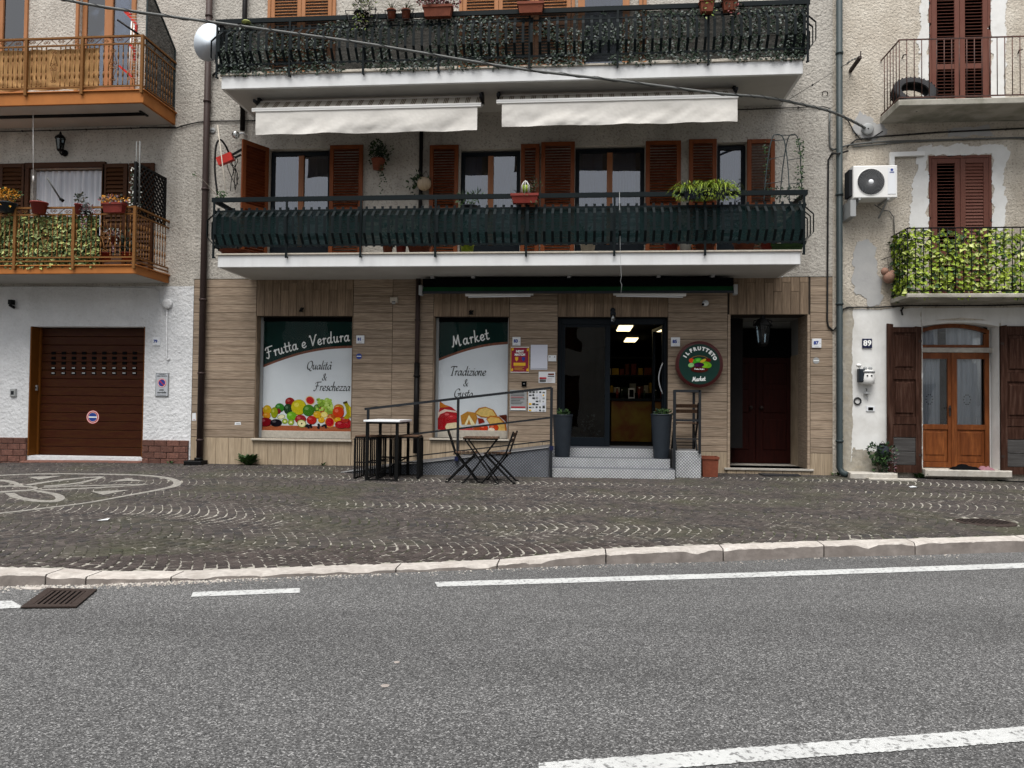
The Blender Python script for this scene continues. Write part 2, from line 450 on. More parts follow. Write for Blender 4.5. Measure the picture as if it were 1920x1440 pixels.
M['petal_pink'] = leafmat('petal_pink', (.35, .16, .20), (.25, .12, .14))
M['petal_white'] = leafmat('petal_white', (.7, .7, .66), (.55, .55, .5))

def asphalt_mat():
    m = bpy.data.materials.new('asphalt'); m.use_nodes = True
    nt = m.node_tree; N = nt.nodes; L = nt.links; b = N['Principled BSDF']
    geo = N.new('ShaderNodeNewGeometry')
    def noise(s, d, r=.6):
        n = N.new('ShaderNodeTexNoise'); n.inputs['Scale'].default_value = s; n.inputs['Detail'].default_value = d; n.inputs['Roughness'].default_value = r
        L.new(geo.outputs['Position'], n.inputs['Vector']); return n.outputs['Fac']
    vo = N.new('ShaderNodeTexVoronoi'); vo.inputs['Scale'].default_value = 145; L.new(geo.outputs['Position'], vo.inputs['Vector'])
    sep = N.new('ShaderNodeSeparateColor'); L.new(vo.outputs['Color'], sep.inputs[0])
    cr = N.new('ShaderNodeValToRGB'); e = cr.color_ramp.elements
    e[0].position = 0; e[0].color = (.020, .020, .021, 1); e[1].position = 1; e[1].color = (.29, .29, .287, 1)
    for p, c in ((.3, .044), (.6, .080), (.85, .130)):
        k = cr.color_ramp.elements.new(p); k.color = (c, c, c * 1.0, 1)
    L.new(sep.outputs[0], cr.inputs[0])
    mr = N.new('ShaderNodeMapRange'); mr.inputs[1].default_value = .25; mr.inputs[2].default_value = .75; mr.inputs[3].default_value = .60; mr.inputs[4].default_value = 1.28
    lm = N.new('ShaderNodeMapping'); lm.inputs['Scale'].default_value = (.10, .75, 1); lm.inputs['Rotation'].default_value = (0, 0, .05); L.new(geo.outputs['Position'], lm.inputs['Vector'])
    ln = N.new('ShaderNodeTexNoise'); ln.inputs['Scale'].default_value = 1.1; ln.inputs['Detail'].default_value = 7; ln.inputs['Roughness'].default_value = .6
    L.new(lm.outputs[0], ln.inputs['Vector']); L.new(ln.outputs['Fac'], mr.inputs[0])
    mx = N.new('ShaderNodeMix'); mx.data_type = 'RGBA'; mx.blend_type = 'MULTIPLY'; mx.inputs[0].default_value = 1
    L.new(cr.outputs[0], mx.inputs[6])
    cc = N.new('ShaderNodeCombineColor')
    for i in range(3): L.new(mr.outputs[0], cc.inputs[i])
    L.new(cc.outputs[0], mx.inputs[7])
    L.new(mx.outputs[2], b.inputs['Base Color']); b.inputs['Roughness'].default_value = .85
    bp = N.new('ShaderNodeBump'); bp.inputs['Strength'].default_value = .8; bp.inputs['Distance'].default_value = .006
    L.new(vo.outputs['Distance'], bp.inputs['Height']); L.new(bp.outputs[0], b.inputs['Normal'])
    return m
M['asphalt'] = asphalt_mat()
M['line_paint'] = mat('line_paint', (.46, .47, .465), .8, var=.15, scale=6, speck=.9, speck_scale=42, speck_col=(.12, .12, .12), bump=.6, bscale=90, world=True, dirt=.3, dscale=3, dirt_col=(.22, .22, .22))
def mortar_mat():
    m = mat('mortar', (.026, .022, .019), .95, col2=(.030, .034, .016), scale=.5, world=True)
    nt = m.node_tree; N = nt.nodes; L = nt.links; b = N['Principled BSDF']
    geo = N.new('ShaderNodeNewGeometry'); n = N.new('ShaderNodeTexNoise'); n.inputs['Scale'].default_value = .8; n.inputs['Detail'].default_value = 7
    mpp = N.new('ShaderNodeMapping'); mpp.inputs['Scale'].default_value = (.32, 1.15, 1); mpp.inputs['Location'].default_value = (4.3, 7.7, 0)
    n2 = N.new('ShaderNodeTexNoise'); n2.inputs['Scale'].default_value = 14; n2.inputs['Detail'].default_value = 3
    L.new(geo.outputs['Position'], mpp.inputs[0]); L.new(mpp.outputs[0], n.inputs['Vector']); L.new(geo.outputs['Position'], n2.inputs['Vector'])
    a = N.new('ShaderNodeMath'); a.operation = 'MULTIPLY_ADD'; a.inputs[1].default_value = .9; L.new(n2.outputs['Fac'], a.inputs[0]); L.new(n.outputs['Fac'], a.inputs[2])
    mr = N.new('ShaderNodeMapRange'); mr.inputs[1].default_value = .90; mr.inputs[2].default_value = 1.04; L.new(a.outputs[0], mr.inputs[0])
    mx = N.new('ShaderNodeMix'); mx.data_type = 'RGBA'; L.new(mr.outputs[0], mx.inputs[0])
    L.new(b.inputs['Base Color'].links[0].from_socket, mx.inputs[6]); mx.inputs[7].default_value = (.27, .255, .225, 1)
    L.new(mx.outputs[2], b.inputs['Base Color'])
    return m
M['mortar'] = mortar_mat()
M['cobble'] = mat('cobble', (.085, .066, .058), .7, col2=(.050, .042, .040), scale=3.5, var=.5, bump=.5, bscale=55, pervar=.3, world=False)
for k_, (c1_, c2_) in enumerate((((.082, .068, .061), (.058, .050, .047)), ((.066, .055, .050), (.048, .042, .040)), ((.098, .082, .075), (.068, .059, .054)), ((.054, .048, .047), (.040, .037, .037)))):
    M['cobble_%d' % k_] = mat('cobble_%d' % k_, c1_, .7, col2=c2_, scale=5.5, var=.5, bump=.6, bscale=45, world=True, dirt=.6, dscale=.8, dirt_col=(.050, .056, .024))

# ------------------------------------------------------------------ ground levels
ROADZ = -0.28
def interp(xs, ys, x):
    return float(np.interp(x, xs, ys))
# foot of the facades (measured), as height along X
_base = [P(*p) for p in ((0, 867), (180, 866), (360, 869), (660, 873), (1366, 887), (1558, 891), (1700, 895), (1920, 903))]
BX = [-26.0] + [p.x for p in _base] + [20.0]
BZ = [_base[0].z] + [p.z for p in _base] + [_base[-1].z]
# kerb foot on the road, and the height of each stone's top
_kb = [(0, 1100), (85, 1097), (160, 1097), (320, 1090), (740, 1074), (930, 1067), (1130, 1058), (1355, 1053), (1542, 1045), (1715, 1041), (1920, 1035)]
_kp = [G(x, y, ROADZ) for x, y in _kb]
KH = [.10, .085, .06, .035, .035, .04, .10, .12, .12, .125, .13]
_sl = (_kp[-1].y - _kp[-4].y) / (_kp[-1].x - _kp[-4].x)
KX = [-26.0] + [p.x for p in _kp] + [20.0]
KY = [_kp[0].y - .25] + [p.y for p in _kp] + [_kp[-1].y + _sl * (20 - _kp[-1].x)]
KZ = [ROADZ + KH[0]] + [ROADZ + h for h in KH] + [ROADZ + KH[-1]]
KW = 0.22
def ky(x): return interp(KX, KY, x)
def pz(x, y):
    """height of the paved forecourt"""
    zb, zk = interp(BX, BZ, x), interp(KX, KZ, x)
    yk = ky(x) + KW * .5
    t = max(0.0, min(1.0, (y - yk) / (0 - yk)))
    return zk + (zb - zk) * t
def pg(px, py):
    """point of the forecourt under a pixel of the photograph"""
    z = -0.05
    for _ in range(12):
        p = G(px, py, z); z = pz(p.x, min(p.y, 0))
    return Vector((p.x, p.y, z))

# far ground, road
b = MB(); b.add([(-400, -400, -.34), (400, -400, -.34), (400, 400, -.34), (-400, 400, -.34)], [(0, 1, 2, 3)])
b.build('ground', M['asphalt'], kind='structure')
b = MB()
for i in range(len(KX) - 1):
    b.add([(KX[i], -16.5, ROADZ), (KX[i + 1], -16.5, ROADZ), (KX[i + 1], KY[i + 1] + .1, ROADZ), (KX[i], KY[i] + .1, ROADZ)], [(0, 1, 2, 3)])
b.build('road', M['asphalt'], kind='structure')
# painted lines
def strip(name, pts_far, pts_near, label):
    b = MB(); n = len(pts_far)
    far = [G(x, y, ROADZ + .004) for x, y in pts_far]; near = [G(x, y, ROADZ + .004) for x, y in pts_near]
    K = 90
    for i in range(n - 1):
        for k in range(K):
            def q(a, c, t, w):
                p = a.lerp(c, t); return Vector((p.x, p.y + w, p.z))
            t0, t1 = k / K, (k + 1) / K
            j = [mnoise.noise((p_ * 3.3 + i * 9, 5, 1)) * .014 for p_ in (i * K + k, i * K + k + 1, 500 + i * K + k, 501 + i * K + k)]
            b.add([q(near[i], near[i + 1], t0, j[0]), q(near[i], near[i + 1], t1, j[1]), q(far[i], far[i + 1], t1, j[3]), q(far[i], far[i + 1], t0, j[2])], [(0, 1, 2, 3)])
    return b.build(name, M['line_paint'], kind='structure')
strip('edge_line', [(815, 1091), (1400, 1073.5), (2300, 1042)], [(820, 1100), (1400, 1082.5), (2300, 1052)], '')
strip('edge_line_dash', [(362, 1110), (562, 1102.5)], [(358, 1119), (563, 1111)], '')
strip('edge_line_left', [(-400, 1142), (22, 1126)], [(-410, 1160), (45, 1139)], '')
strip('centre_line', [(1010, 1430), (1500, 1394), (1920, 1362), (2500, 1318)], [(1010, 1460), (1500, 1421), (1920, 1390), (2500, 1348)], '')

# forecourt bed under the stones
def grid_sheet(name, x0, x1, nx, ny, dz, mt, ymin=0.0):
    b = MB()
    for i in range(nx + 1):
        x = x0 + (x1 - x0) * i / nx; yk = ky(x) + KW
        for j in range(ny + 1):
            y = yk + (ymin - yk) * j / ny
            b.v.append((x, y, pz(x, y) + dz))
    for i in range(nx):
        for j in range(ny):
            a = i * (ny + 1) + j
            b.f.append((a, a + ny + 1, a + ny + 2, a + 1)); b.m.append(0); b.sm.append(False)
    return b.build(name, mt, kind='structure')
forecourt = grid_sheet('forecourt', -26, 20, 690, 24, -.0055, M['mortar'], .45)

# kerb stones: each is a stone of its own
kerb = thing('kerb', None, None, kind='structure')
_ks = [(-26, -18, -16), ]
joints_px = [(-90, 1104), (85, 1097), (160, 1097), (320, 1090), (742, 1074), (932, 1067), (1136, 1058), (1356, 1053), (1545, 1045), (1716, 1041), (1925, 1035)]
jx = [-16.0, -13.5] + [G(x, y, ROADZ).x for x, y in joints_px] + [10.2, 11.4, 12.6]
def kerb_stone(x0, x1):
    n = max(2, int((x1 - x0) / .035)); b = MB(); low = interp(KX, KZ, (x0 + x1) / 2) - ROADZ < .07
    g = .006
    ring = []
    for i in range(n + 1):
        x = x0 + g + (x1 - x0 - 2 * g) * i / n
        y = ky(x); zt = interp(KX, KZ, x)
        w = KW + (.0 if low else 0)
        c = .010 + max(0, mnoise.noise((x * 4, 1, 3))) * .05 + max(0, mnoise.noise((x * 19, 4, 3))) * .014
        dy = mnoise.noise((x * 5, 8, 3)) * .006
        dz = mnoise.noise((x * 6, 2, 9)) * .005
        prof = [(y + dy, ROADZ - .05), (y + dy, max(ROADZ + .01, zt - c)), (y + dy + c * .9, zt + dz), (y + w, zt + dz + .003), (y + w, ROADZ - .05)]
        ring.append([(x, a, z) for a, z in prof])
    for rr in ring: b.v += rr
    for i in range(n):
        for j in range(4):
            a = i * 5 + j; b.f.append((a, a + 5, a + 6, a + 1)); b.m.append(0 if j == 0 else 1); b.sm.append(False)
    for e in (0, n):
        b.f.append(tuple(e * 5 + k for k in range(5))); b.m.append(0); b.sm.append(False)
    xc = (x0 + x1) / 2
    b.build('kerb_stone', [M['kerb'], M['kerb_white']], kerb, org=(xc, ky(xc), ROADZ))
for a_, c_ in zip(jx[:-1], jx[1:]): kerb_stone(a_, c_)

# ------------------------------------------------------------------ inlaid emblem of white stone on the left of the forecourt
def catmull(pts, n=10, closed=False):
    pts = [Vector(p) for p in pts]; out = []
    N = len(pts); rng = range(N if closed else N - 1)
    for i in rng:
        p = [pts[(i + k) % N] if closed else pts[max(0, min(N - 1, i + k))] for k in (-1, 0, 1, 2)]
        for j in range(n):
            t = j / n
            out.append(.5 * ((2 * p[1]) + (p[2] - p[0]) * t + (2 * p[0] - 5 * p[1] + 4 * p[2] - p[3]) * t * t + (-p[0] + 3 * p[1] - 3 * p[2] + p[3]) * t ** 3))
    if not closed: out.append(pts[-1])
    return out
emb_bands = []   # (centre line as world points, half widths)
def band_px(outer, inner=None, closed=False):
    a = catmull([pg(x, y) for x, y in outer], 12); c = catmull([pg(x, y) for x, y in inner], 12)
    emb_bands.append((a, c))
q = lambda x, y: (x / 4.8, 870 + y / 4.8)
band_px([q(-500, 118), q(0, 100), q(400, 86), q(800, 88), q(1200, 95), q(1450, 112), q(1590, 140), q(1632, 172), q(1590, 205), q(1400, 245), q(1150, 290), q(800, 352), q(400, 403), q(0, 450), q(-500, 490)],
        [q(-500, 130), q(0, 107), q(400, 93), q(800, 95), q(1180, 101), q(1400, 118), q(1530, 145), q(1560, 175), q(1530, 200), q(1370, 238), q(1130, 283), q(790, 345), q(390, 396), q(0, 440), q(-500, 478)])
band_px([q(-60, 140), q(60, 146), q(150, 165), q(200, 195)], [q(-60, 156), q(40, 160), q(110, 178), q(150, 202)])
band_px([q(210, 190), q(400, 160), q(650, 130), q(935, 115), q(800, 160), q(600, 190), q(400, 205)], [q(270, 196), q(430, 168), q(660, 140), q(870, 124), q(740, 160), q(580, 183), q(390, 198)])
band_px([q(-60, 208), q(100, 195), q(250, 200), q(340, 215), q(300, 238), q(100, 252), q(-60, 266)], [q(-60, 216), q(100, 204), q(240, 209), q(300, 218), q(270, 230), q(90, 242), q(-60, 252)])
band_px([q(330, 215), q(550, 200), q(900, 190), q(1330, 183), q(1100, 205), q(700, 226), q(350, 238)], [q(400, 215), q(600, 204), q(900, 196), q(1240, 190), q(1040, 203), q(700, 218), q(380, 230)])
band_px([q(40, 262), q(120, 305), q(300, 338), q(500, 343), q(585, 310), q(520, 268), q(310, 235)], [q(130, 262), q(200, 298), q(330, 322), q(470, 328), q(500, 305), q(450, 275), q(300, 243)])
emb_polys = [[pg(*q(*p)) for p in pp] for pp in ([(245, 118), (560, 108), (350, 142)], [(980, 163), (1150, 128), (1310, 158), (1150, 155)], [(820, 250), (1170, 235), (930, 280)])]
emblem = thing('inlaid_emblem', 'white stone ring and looping flower emblem inlaid in dark cobbles before the garage', 'paving emblem', tuple(pg(150, 910)))
def zq(p, dz): return (p.x, p.y, pz(p.x, p.y) + dz)
for a, c in emb_bands:
    b = MB()
    m_ = min(len(a), len(c))
    for i in range(m_ - 1):
        b.add([zq(a[i], .004), zq(a[i + 1], .004), zq(c[i + 1], .004), zq(c[i], .004), zq(a[i], -.02), zq(a[i + 1], -.02), zq(c[i + 1], -.02), zq(c[i], -.02)],
              [(0, 1, 2, 3), (0, 4, 5, 1), (3, 2, 6, 7)])
    b.build('stone_band', M['inlay'], emblem)
for pp in emb_polys:
    b = MB(); b.poly([zq(p, .004) for p in pp]); b.build('stone_petal', M['inlay'], emblem)
def quad_has(px_, py_, quad):
    s0 = 0
    for i in range(len(quad)):
        a, c = quad[i], quad[(i + 1) % len(quad)]
        cr = (c.x - a.x) * (py_ - a.y) - (c.y - a.y) * (px_ - a.x)
        if cr != 0:
            if s0 == 0: s0 = 1 if cr > 0 else -1
            elif (cr > 0) != (s0 > 0): return False
    return True
_cells = {}
def _mark(quad):
    for gx in range(int(math.floor(min(p.x for p in quad) / .25)), int(math.floor(max(p.x for p in quad) / .25)) + 1):
        for gy in range(int(math.floor(min(p.y for p in quad) / .25)), int(math.floor(max(p.y for p in quad) / .25)) + 1):
            _cells.setdefault((gx, gy), []).append(quad)
for a, c in emb_bands:
    for i in range(min(len(a), len(c)) - 1): _mark([a[i], a[i + 1], c[i + 1], c[i]])
for pp in emb_polys: _mark(pp)
def in_emblem(x, y):
    for qd in _cells.get((int(math.floor(x / .25)), int(math.floor(y / .25))), ()):
        if quad_has(x, y, qd): return True
    return False

# ------------------------------------------------------------------ cobblestones laid in stacked arcs
manhole_c = pg(1845, 978)
stones = []
BW = 1.16; PITCH = .112
nb = 8
for bi in range(nb):
    yc = -.55 - BW * bi
    sx = 1.0
    for k in range(int(-16 / PITCH), int(12.2 / PITCH)):
        xb = k * PITCH + (bi % 2) * .05
        n = 13
        for i in range(n):
            t0 = -1 + 2 * i / n; t1 = -1 + 2 * (i + 1) / n; t = (t0 + t1) / 2
            y = yc + t * BW / 2; x = xb + .27 * (1 - abs(t) ** 1.5) + mnoise.noise((xb * .23 + 3.4, y * .4, 2.6)) * .09
            kk = ky(x) + KW
            if y < kk + .03 or y > .0: continue
            if in_emblem(x, y): continue
            if (x - manhole_c.x) ** 2 / .36 ** 2 + (y - manhole_c.y) ** 2 / .26 ** 2 < 1: continue
            slope = -.27 * 1.5 * abs(t) ** .5 * (1 if t > 0 else -1) / (BW / 2)
            ang = math.atan(slope)
            stones.append((x, y, ang, PITCH - U(.009, .020), BW / n * math.sqrt(1 + slope * slope) - U(.004, .012)))
stones.sort(key=lambda s_: (s_[0] - CAM.x) ** 2 + (s_[1] - CAM.y) ** 2)
def in_frame(s_):
    d = Vector((s_[0], s_[1], -.1)) - CAM
    z = d.dot(_f); x = 960 + d.dot(_r) / z * FPX
    return 0 < x < 1920
inview = [s_ for s_ in stones if in_frame(s_)]
near = set(id(s_) for s_ in inview[:300])
_var = []
for v_ in range(8):
    b = MB(); w, l, c = .5, .5, .10
    j = lambda: U(-.05, .05)
    top = [(-w + c + j(), -l + c + j(), .0), (w - c + j(), -l + c + j(), 0), (w - c + j(), l - c + j(), 0), (-w + c + j(), l - c + j(), 0)]
    bot = [(-w, -l, -.45), (w, -l, -.45), (w, l, -.45), (-w, l, -.45)]
    bt2 = [(x, y, -1) for x, y, z in bot]
    b.add(top + bot + bt2, [(0, 1, 2, 3), (4, 5, 1, 0), (5, 6, 2, 1), (6, 7, 3, 2), (7, 4, 0, 3), (8, 9, 5, 4), (9, 10, 6, 5), (10, 11, 7, 6), (11, 8, 4, 7)])
    _var.append(b.mesh('cobblestone', M['cobble']))
bv, bf = [], []
for s_ in stones:
    x, y, a, w, l = s_
    z = pz(x, y) + U(-.002, .003)
    if id(s_) in near:
        piece('cobblestone', random.choice(_var), forecourt, (x, y, z), (U(-.02, .02), U(-.02, .02), -a), (w, l, .022))
        continue
    ca, sa = math.cos(-a), math.sin(-a)
    i0 = len(bv); ins = .10
    for (fx, fy, dz) in ((-.5 + ins, -.5 + ins, 0), (.5 - ins, -.5 + ins, 0), (.5 - ins, .5 - ins, 0), (-.5 + ins, .5 - ins, 0), (-.5, -.5, -.010), (.5, -.5, -.010), (.5, .5, -.010), (-.5, .5, -.010)):
        ux = (fx + (U(-.04, .04) if dz == 0 else 0)) * w; uy = (fy + (U(-.04, .04) if dz == 0 else 0)) * l
        bv.append((x + ux * ca - uy * sa, y + ux * sa + uy * ca, z + dz + (U(-.0015, .0015) if dz == 0 else 0)))
    bf += [(i0, i0 + 1, i0 + 2, i0 + 3), (i0 + 4, i0 + 5, i0 + 1, i0), (i0 + 5, i0 + 6, i0 + 2, i0 + 1), (i0 + 6, i0 + 7, i0 + 3, i0 + 2), (i0 + 7, i0 + 4, i0, i0 + 3)]
me = bpy.data.meshes.new('cobblestones'); me.from_pydata(bv, [], bf)
for k_ in range(4): me.materials.append(M['cobble_%d' % k_])
_mi = np.repeat(np.random.RandomState(3).choice(4, len(bf) // 5, p=[.4, .3, .2, .1]), 5); me.polygons.foreach_set('material_index', _mi.astype(np.int32)); me.update()
tag(piece('cobblestones', me, forecourt), kind='stuff')

# storm drain grate in the road and the round cover in the forecourt
gq = [G(38, 1142, ROADZ), G(143, 1141, ROADZ), G(182, 1108, ROADZ), G(88, 1106, ROADZ)]
grate = thing('storm_drain_grate', 'rusty slotted storm drain grate sunk in the road below the left kerb', 'drain grate', tuple(gq[0]))
def gl(u, v, dz=0):
    a = gq[0].lerp(gq[1], u); c = gq[3].lerp(gq[2], u); p = a.lerp(c, v); return (p.x, p.y, ROADZ + dz)
b = MB()
b.add([gl(0, 0, .006), gl(1, 0, .006), gl(1, 1, .006), gl(0, 1, .006)], [(0, 1, 2, 3)])
b.build('pit', M['dark'], grate)
b = MB()
def gbox(b, u0, u1, v0, v1, h=.016, h0=.007):
    c8 = [gl(u0, v0, h0), gl(u1, v0, h0), gl(u1, v1, h0), gl(u0, v1, h0), gl(u0, v0, h), gl(u1, v0, h), gl(u1, v1, h), gl(u0, v1, h)]
    b.add(c8, [(4, 5, 6, 7), (0, 1, 5, 4), (1, 2, 6, 5), (2, 3, 7, 6), (3, 0, 4, 7)])
gbox(b, 0, 1, 0, .13); gbox(b, 0, 1, .87, 1); gbox(b, 0, .16, .135, .865); gbox(b, .84, 1, .135, .865)
b.build('frame', M['cast_iron'], grate)
for i in range(7):
    b = MB(); u = .165 + i * .1; gbox(b, u, u + .055, .135, .865, .014); b.build('bar', M['cast_iron'], grate)
mh = thing('round_drain_cover', 'dark round slotted iron cover set among the cobbles at the right', 'drain cover', tuple(manhole_c))
b = MB(); b.lathe((manhole_c.x, manhole_c.y, manhole_c.z - .006), [(.33, -.02), (.33, .006), (.31, .009), (0, .009)], 32); b.build('plate', M['cast_iron'], mh)
for i in range(9):
    b = MB(); xx = manhole_c.x - .24 + i * .06; hw = math.sqrt(max(.01, .28 ** 2 - (xx - manhole_c.x) ** 2)) * .75
    b.box(xx - .012, xx + .012, manhole_c.y - hw, manhole_c.y + hw, manhole_c.z + .003, manhole_c.z + .0055); b.build('slot', M['dark'], mh)

# ------------------------------------------------------------------ house row across the street (seen only as reflections)
def wall_holes(b, x0, x1, z0, z1, holes, Y, t, thick_dir=1):
    """wall in plane Y with real openings, reveals t deep"""
    xs = sorted(set([x0, x1] + [h[0] for h in holes] + [h[1] for h in holes])); xs = [x for x in xs if x0 <= x <= x1]
    zs = sorted(set([z0, z1] + [h[2] for h in holes] + [h[3] for h in holes])); zs = [z for z in zs if z0 <= z <= z1]
    for i in range(len(xs) - 1):
        for k in range(len(zs) - 1):
            cx, cz = (xs[i] + xs[i + 1]) / 2, (zs[k] + zs[k + 1]) / 2
            if any(h[0] < cx < h[1] and h[2] < cz < h[3] for h in holes): continue
            b.add([(xs[i], Y, zs[k]), (xs[i + 1], Y, zs[k]), (xs[i + 1], Y, zs[k + 1]), (xs[i], Y, zs[k + 1])], [(0, 1, 2, 3)])
    Y2 = Y + t * thick_dir
    for a, c, d, e in holes:
        a2, c2, d2, e2 = max(a, x0), min(c, x1), max(d, z0), min(e, z1)
        b.add([(a2, Y, d2), (c2, Y, d2), (c2, Y, e2), (a2, Y, e2), (a2, Y2, d2), (c2, Y2, d2), (c2, Y2, e2), (a2, Y2, e2)],
              [(0, 4, 5, 1), (1, 5, 6, 2), (2, 6, 7, 3), (3, 7, 4, 0)])
def back_box(b, x0, x1, y0, y1, z0, z1):
    b.box(x0, x1, y0, y1, z0, z1)
for hx, w_, h_, col_, lb in ((-15, 9.5, 7.3, 'white_plaster', 'plain cream house across the street, first on the left'), (-5.3, 10.0, 6.9, 'stucco_left', 'plain grey stucco house across the street, in the middle'), (5.0, 11, 7.6, 'white_plaster', 'plain cream house across the street, last on the right')):
    hs = thing('street_house', lb, 'house', (hx, -18.5, ROADZ), group='houses across the street')
    holes = []
    for i in range(3):
        xx = hx + .9 + i * w_ / 3
        holes += [(xx, xx + 1.1, .2, 2.4), (xx, xx + 1.1, 3.6, 5.4)]
    b = MB(); wall_holes(b, hx, hx + w_, ROADZ, h_, holes, -18.5, .2, -1)
    b.box(hx, hx + w_, -26, -18.72, ROADZ, h_); b.build('wall', M[col_], hs)
    b = MB(); b.add([(hx - .2, -20, h_ - .1), (hx + w_ + .2, -18, h_ - .1), (hx + w_ + .2, -22, h_ + 1.2), (hx - .2, -22, h_ + 1.2), (hx - .2, -20, h_), (hx + w_ + .2, -18, h_), (hx + w_ + .2, -22, h_ + 1.3), (hx - .2, -22, h_ + 1.3)],
                   [(0, 1, 2, 3), (4, 5, 6, 7), (0, 1, 5, 4)]); b.build('roof', M['terracotta'], hs)
    for hh in holes:
        b = MB(); b.box(hh[0], hh[1], -18.66, -18.62, hh[2], hh[3]); b.build('shutter', M['shutter_l'], hs)
b = MB(); b.box(-30, 30, -18.5, -16.5, ROADZ - .05, ROADZ + .12); b.build('pavement', M['kerb'], kind='structure')

# ------------------------------------------------------------------ generators shared by the buildings
def child(name, me, parent, loc, rot=(0, 0, 0), scale=(1, 1, 1)):
    o = bpy.data.objects.new(name, me); COL.objects.link(o); o.parent = parent
    o.location = loc; o.rotation_euler = rot; o.scale = scale
    return o
_cache = {}
def plank(parent, x0, x1, z0, z1, Y, mt, name='plank', t=.016, c=.003):
    w, h = x1 - x0, z1 - z0
    if w < .01 or h < .01: return
    k = (round(w, 3), round(h, 3), mt, t)
    if k not in _cache:
        b = MB(); b.cbox(-w / 2, w / 2, 0, t, -h / 2, h / 2, c); _cache[k] = b.mesh(name, M[mt])
    piece(name, _cache[k], parent, ((x0 + x1) / 2, Y + U(-.0015, .0015), (z0 + z1) / 2))
def rows(parent, x0, x1, z0, z1, h, Y, mt, splits=(), name='plank', g=.006, top=True):
    """horizontal courses from the top down"""
    z = z1
    while z > z0 + .01:
        zn = max(z0, z - h)
        xs = [x0] + [s for s in splits if x0 < s < x1] + [x1]
        for a, c in zip(xs[:-1], xs[1:]): plank(parent, a + g / 2, c - g / 2, zn + g / 2, z - g / 2, Y, mt, name)
        z = zn
def cols(parent, x0, x1, z0, z1, w, Y, mt, name='plank', g=.005, split=None):
    n = max(1, round((x1 - x0) / w)); w = (x1 - x0) / n
    for i in range(n):
        a, c = x0 + i * w + g / 2, x0 + (i + 1) * w - g / 2
        if split and rnd() < .8:
            zs = z1 - split * (1 if i % 2 else .35)
            if z0 + .05 < zs < z1 - .05:
                plank(parent, a, c, zs + g / 2, z1, Y, mt, name); plank(parent, a, c, z0, zs - g / 2, Y, mt, name); continue
        plank(parent, a, c, z0, z1, Y, mt, name)

def shutter(parent, x0, x1, z0, z1, Y, mt='shutter', pitch=.05, rails=(), st=.075, ang=0.0, hinge='l', tilt=35, label=None, t=.04, shut_part=None):
    """louvred leaf; ang opens it about its hinge side"""
    w, h = x1 - x0, z1 - z0
    sgn = 1 if hinge == 'l' else -1
    b = MB()
    def bx(a, c, d, e):
        aa, cc = (a, c) if sgn == 1 else (-c, -a)
        b.cbox(aa, cc, -t, 0, d, e, .004)
    bx(0, st, 0, h); bx(w - st, w, 0, h)
    zr = [(0, st * 1.4)] + [(r_ * h, r_ * h + st * 1.1) for r_ in rails] + [(h - st, h)]
    for a, c in zr: bx(st + .0005, w - st - .0005, a, c)
    me = b.mesh('shutter', M[mt])
    o = piece('shutter', me, parent, (x0 if sgn == 1 else x1, Y, z0), (0, 0, R(ang) * sgn))
    if label: o['label'] = label
    sw = w - 2 * st - .004
    k = ('slat', round(sw, 3), mt, pitch, tilt)
    if k not in _cache:
        s = MB(); d = pitch * .62; tt = .004; a = R(tilt)
        p1 = (-math.cos(a) * d * .8, -math.sin(a) * d); p2 = (math.cos(a) * d * .8, math.sin(a) * d)
        nx, nz = -math.sin(a) * tt, math.cos(a) * tt
        vs = []
        for x in (-sw / 2, sw / 2):
            vs += [(x, p1[0] - nx, p1[1] - nz), (x, p2[0] - nx, p2[1] - nz), (x, p2[0] + nx, p2[1] + nz), (x, p1[0] + nx, p1[1] + nz)]
        s.add(vs, [(0, 1, 2, 3), (7, 6, 5, 4), (0, 4, 5, 1), (1, 5, 6, 2), (2, 6, 7, 3), (3, 7, 4, 0)])
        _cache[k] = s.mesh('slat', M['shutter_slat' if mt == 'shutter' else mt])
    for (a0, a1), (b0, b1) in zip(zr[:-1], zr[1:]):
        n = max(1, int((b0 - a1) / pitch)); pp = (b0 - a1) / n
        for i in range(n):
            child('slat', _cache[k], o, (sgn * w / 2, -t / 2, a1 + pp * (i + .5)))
    return o

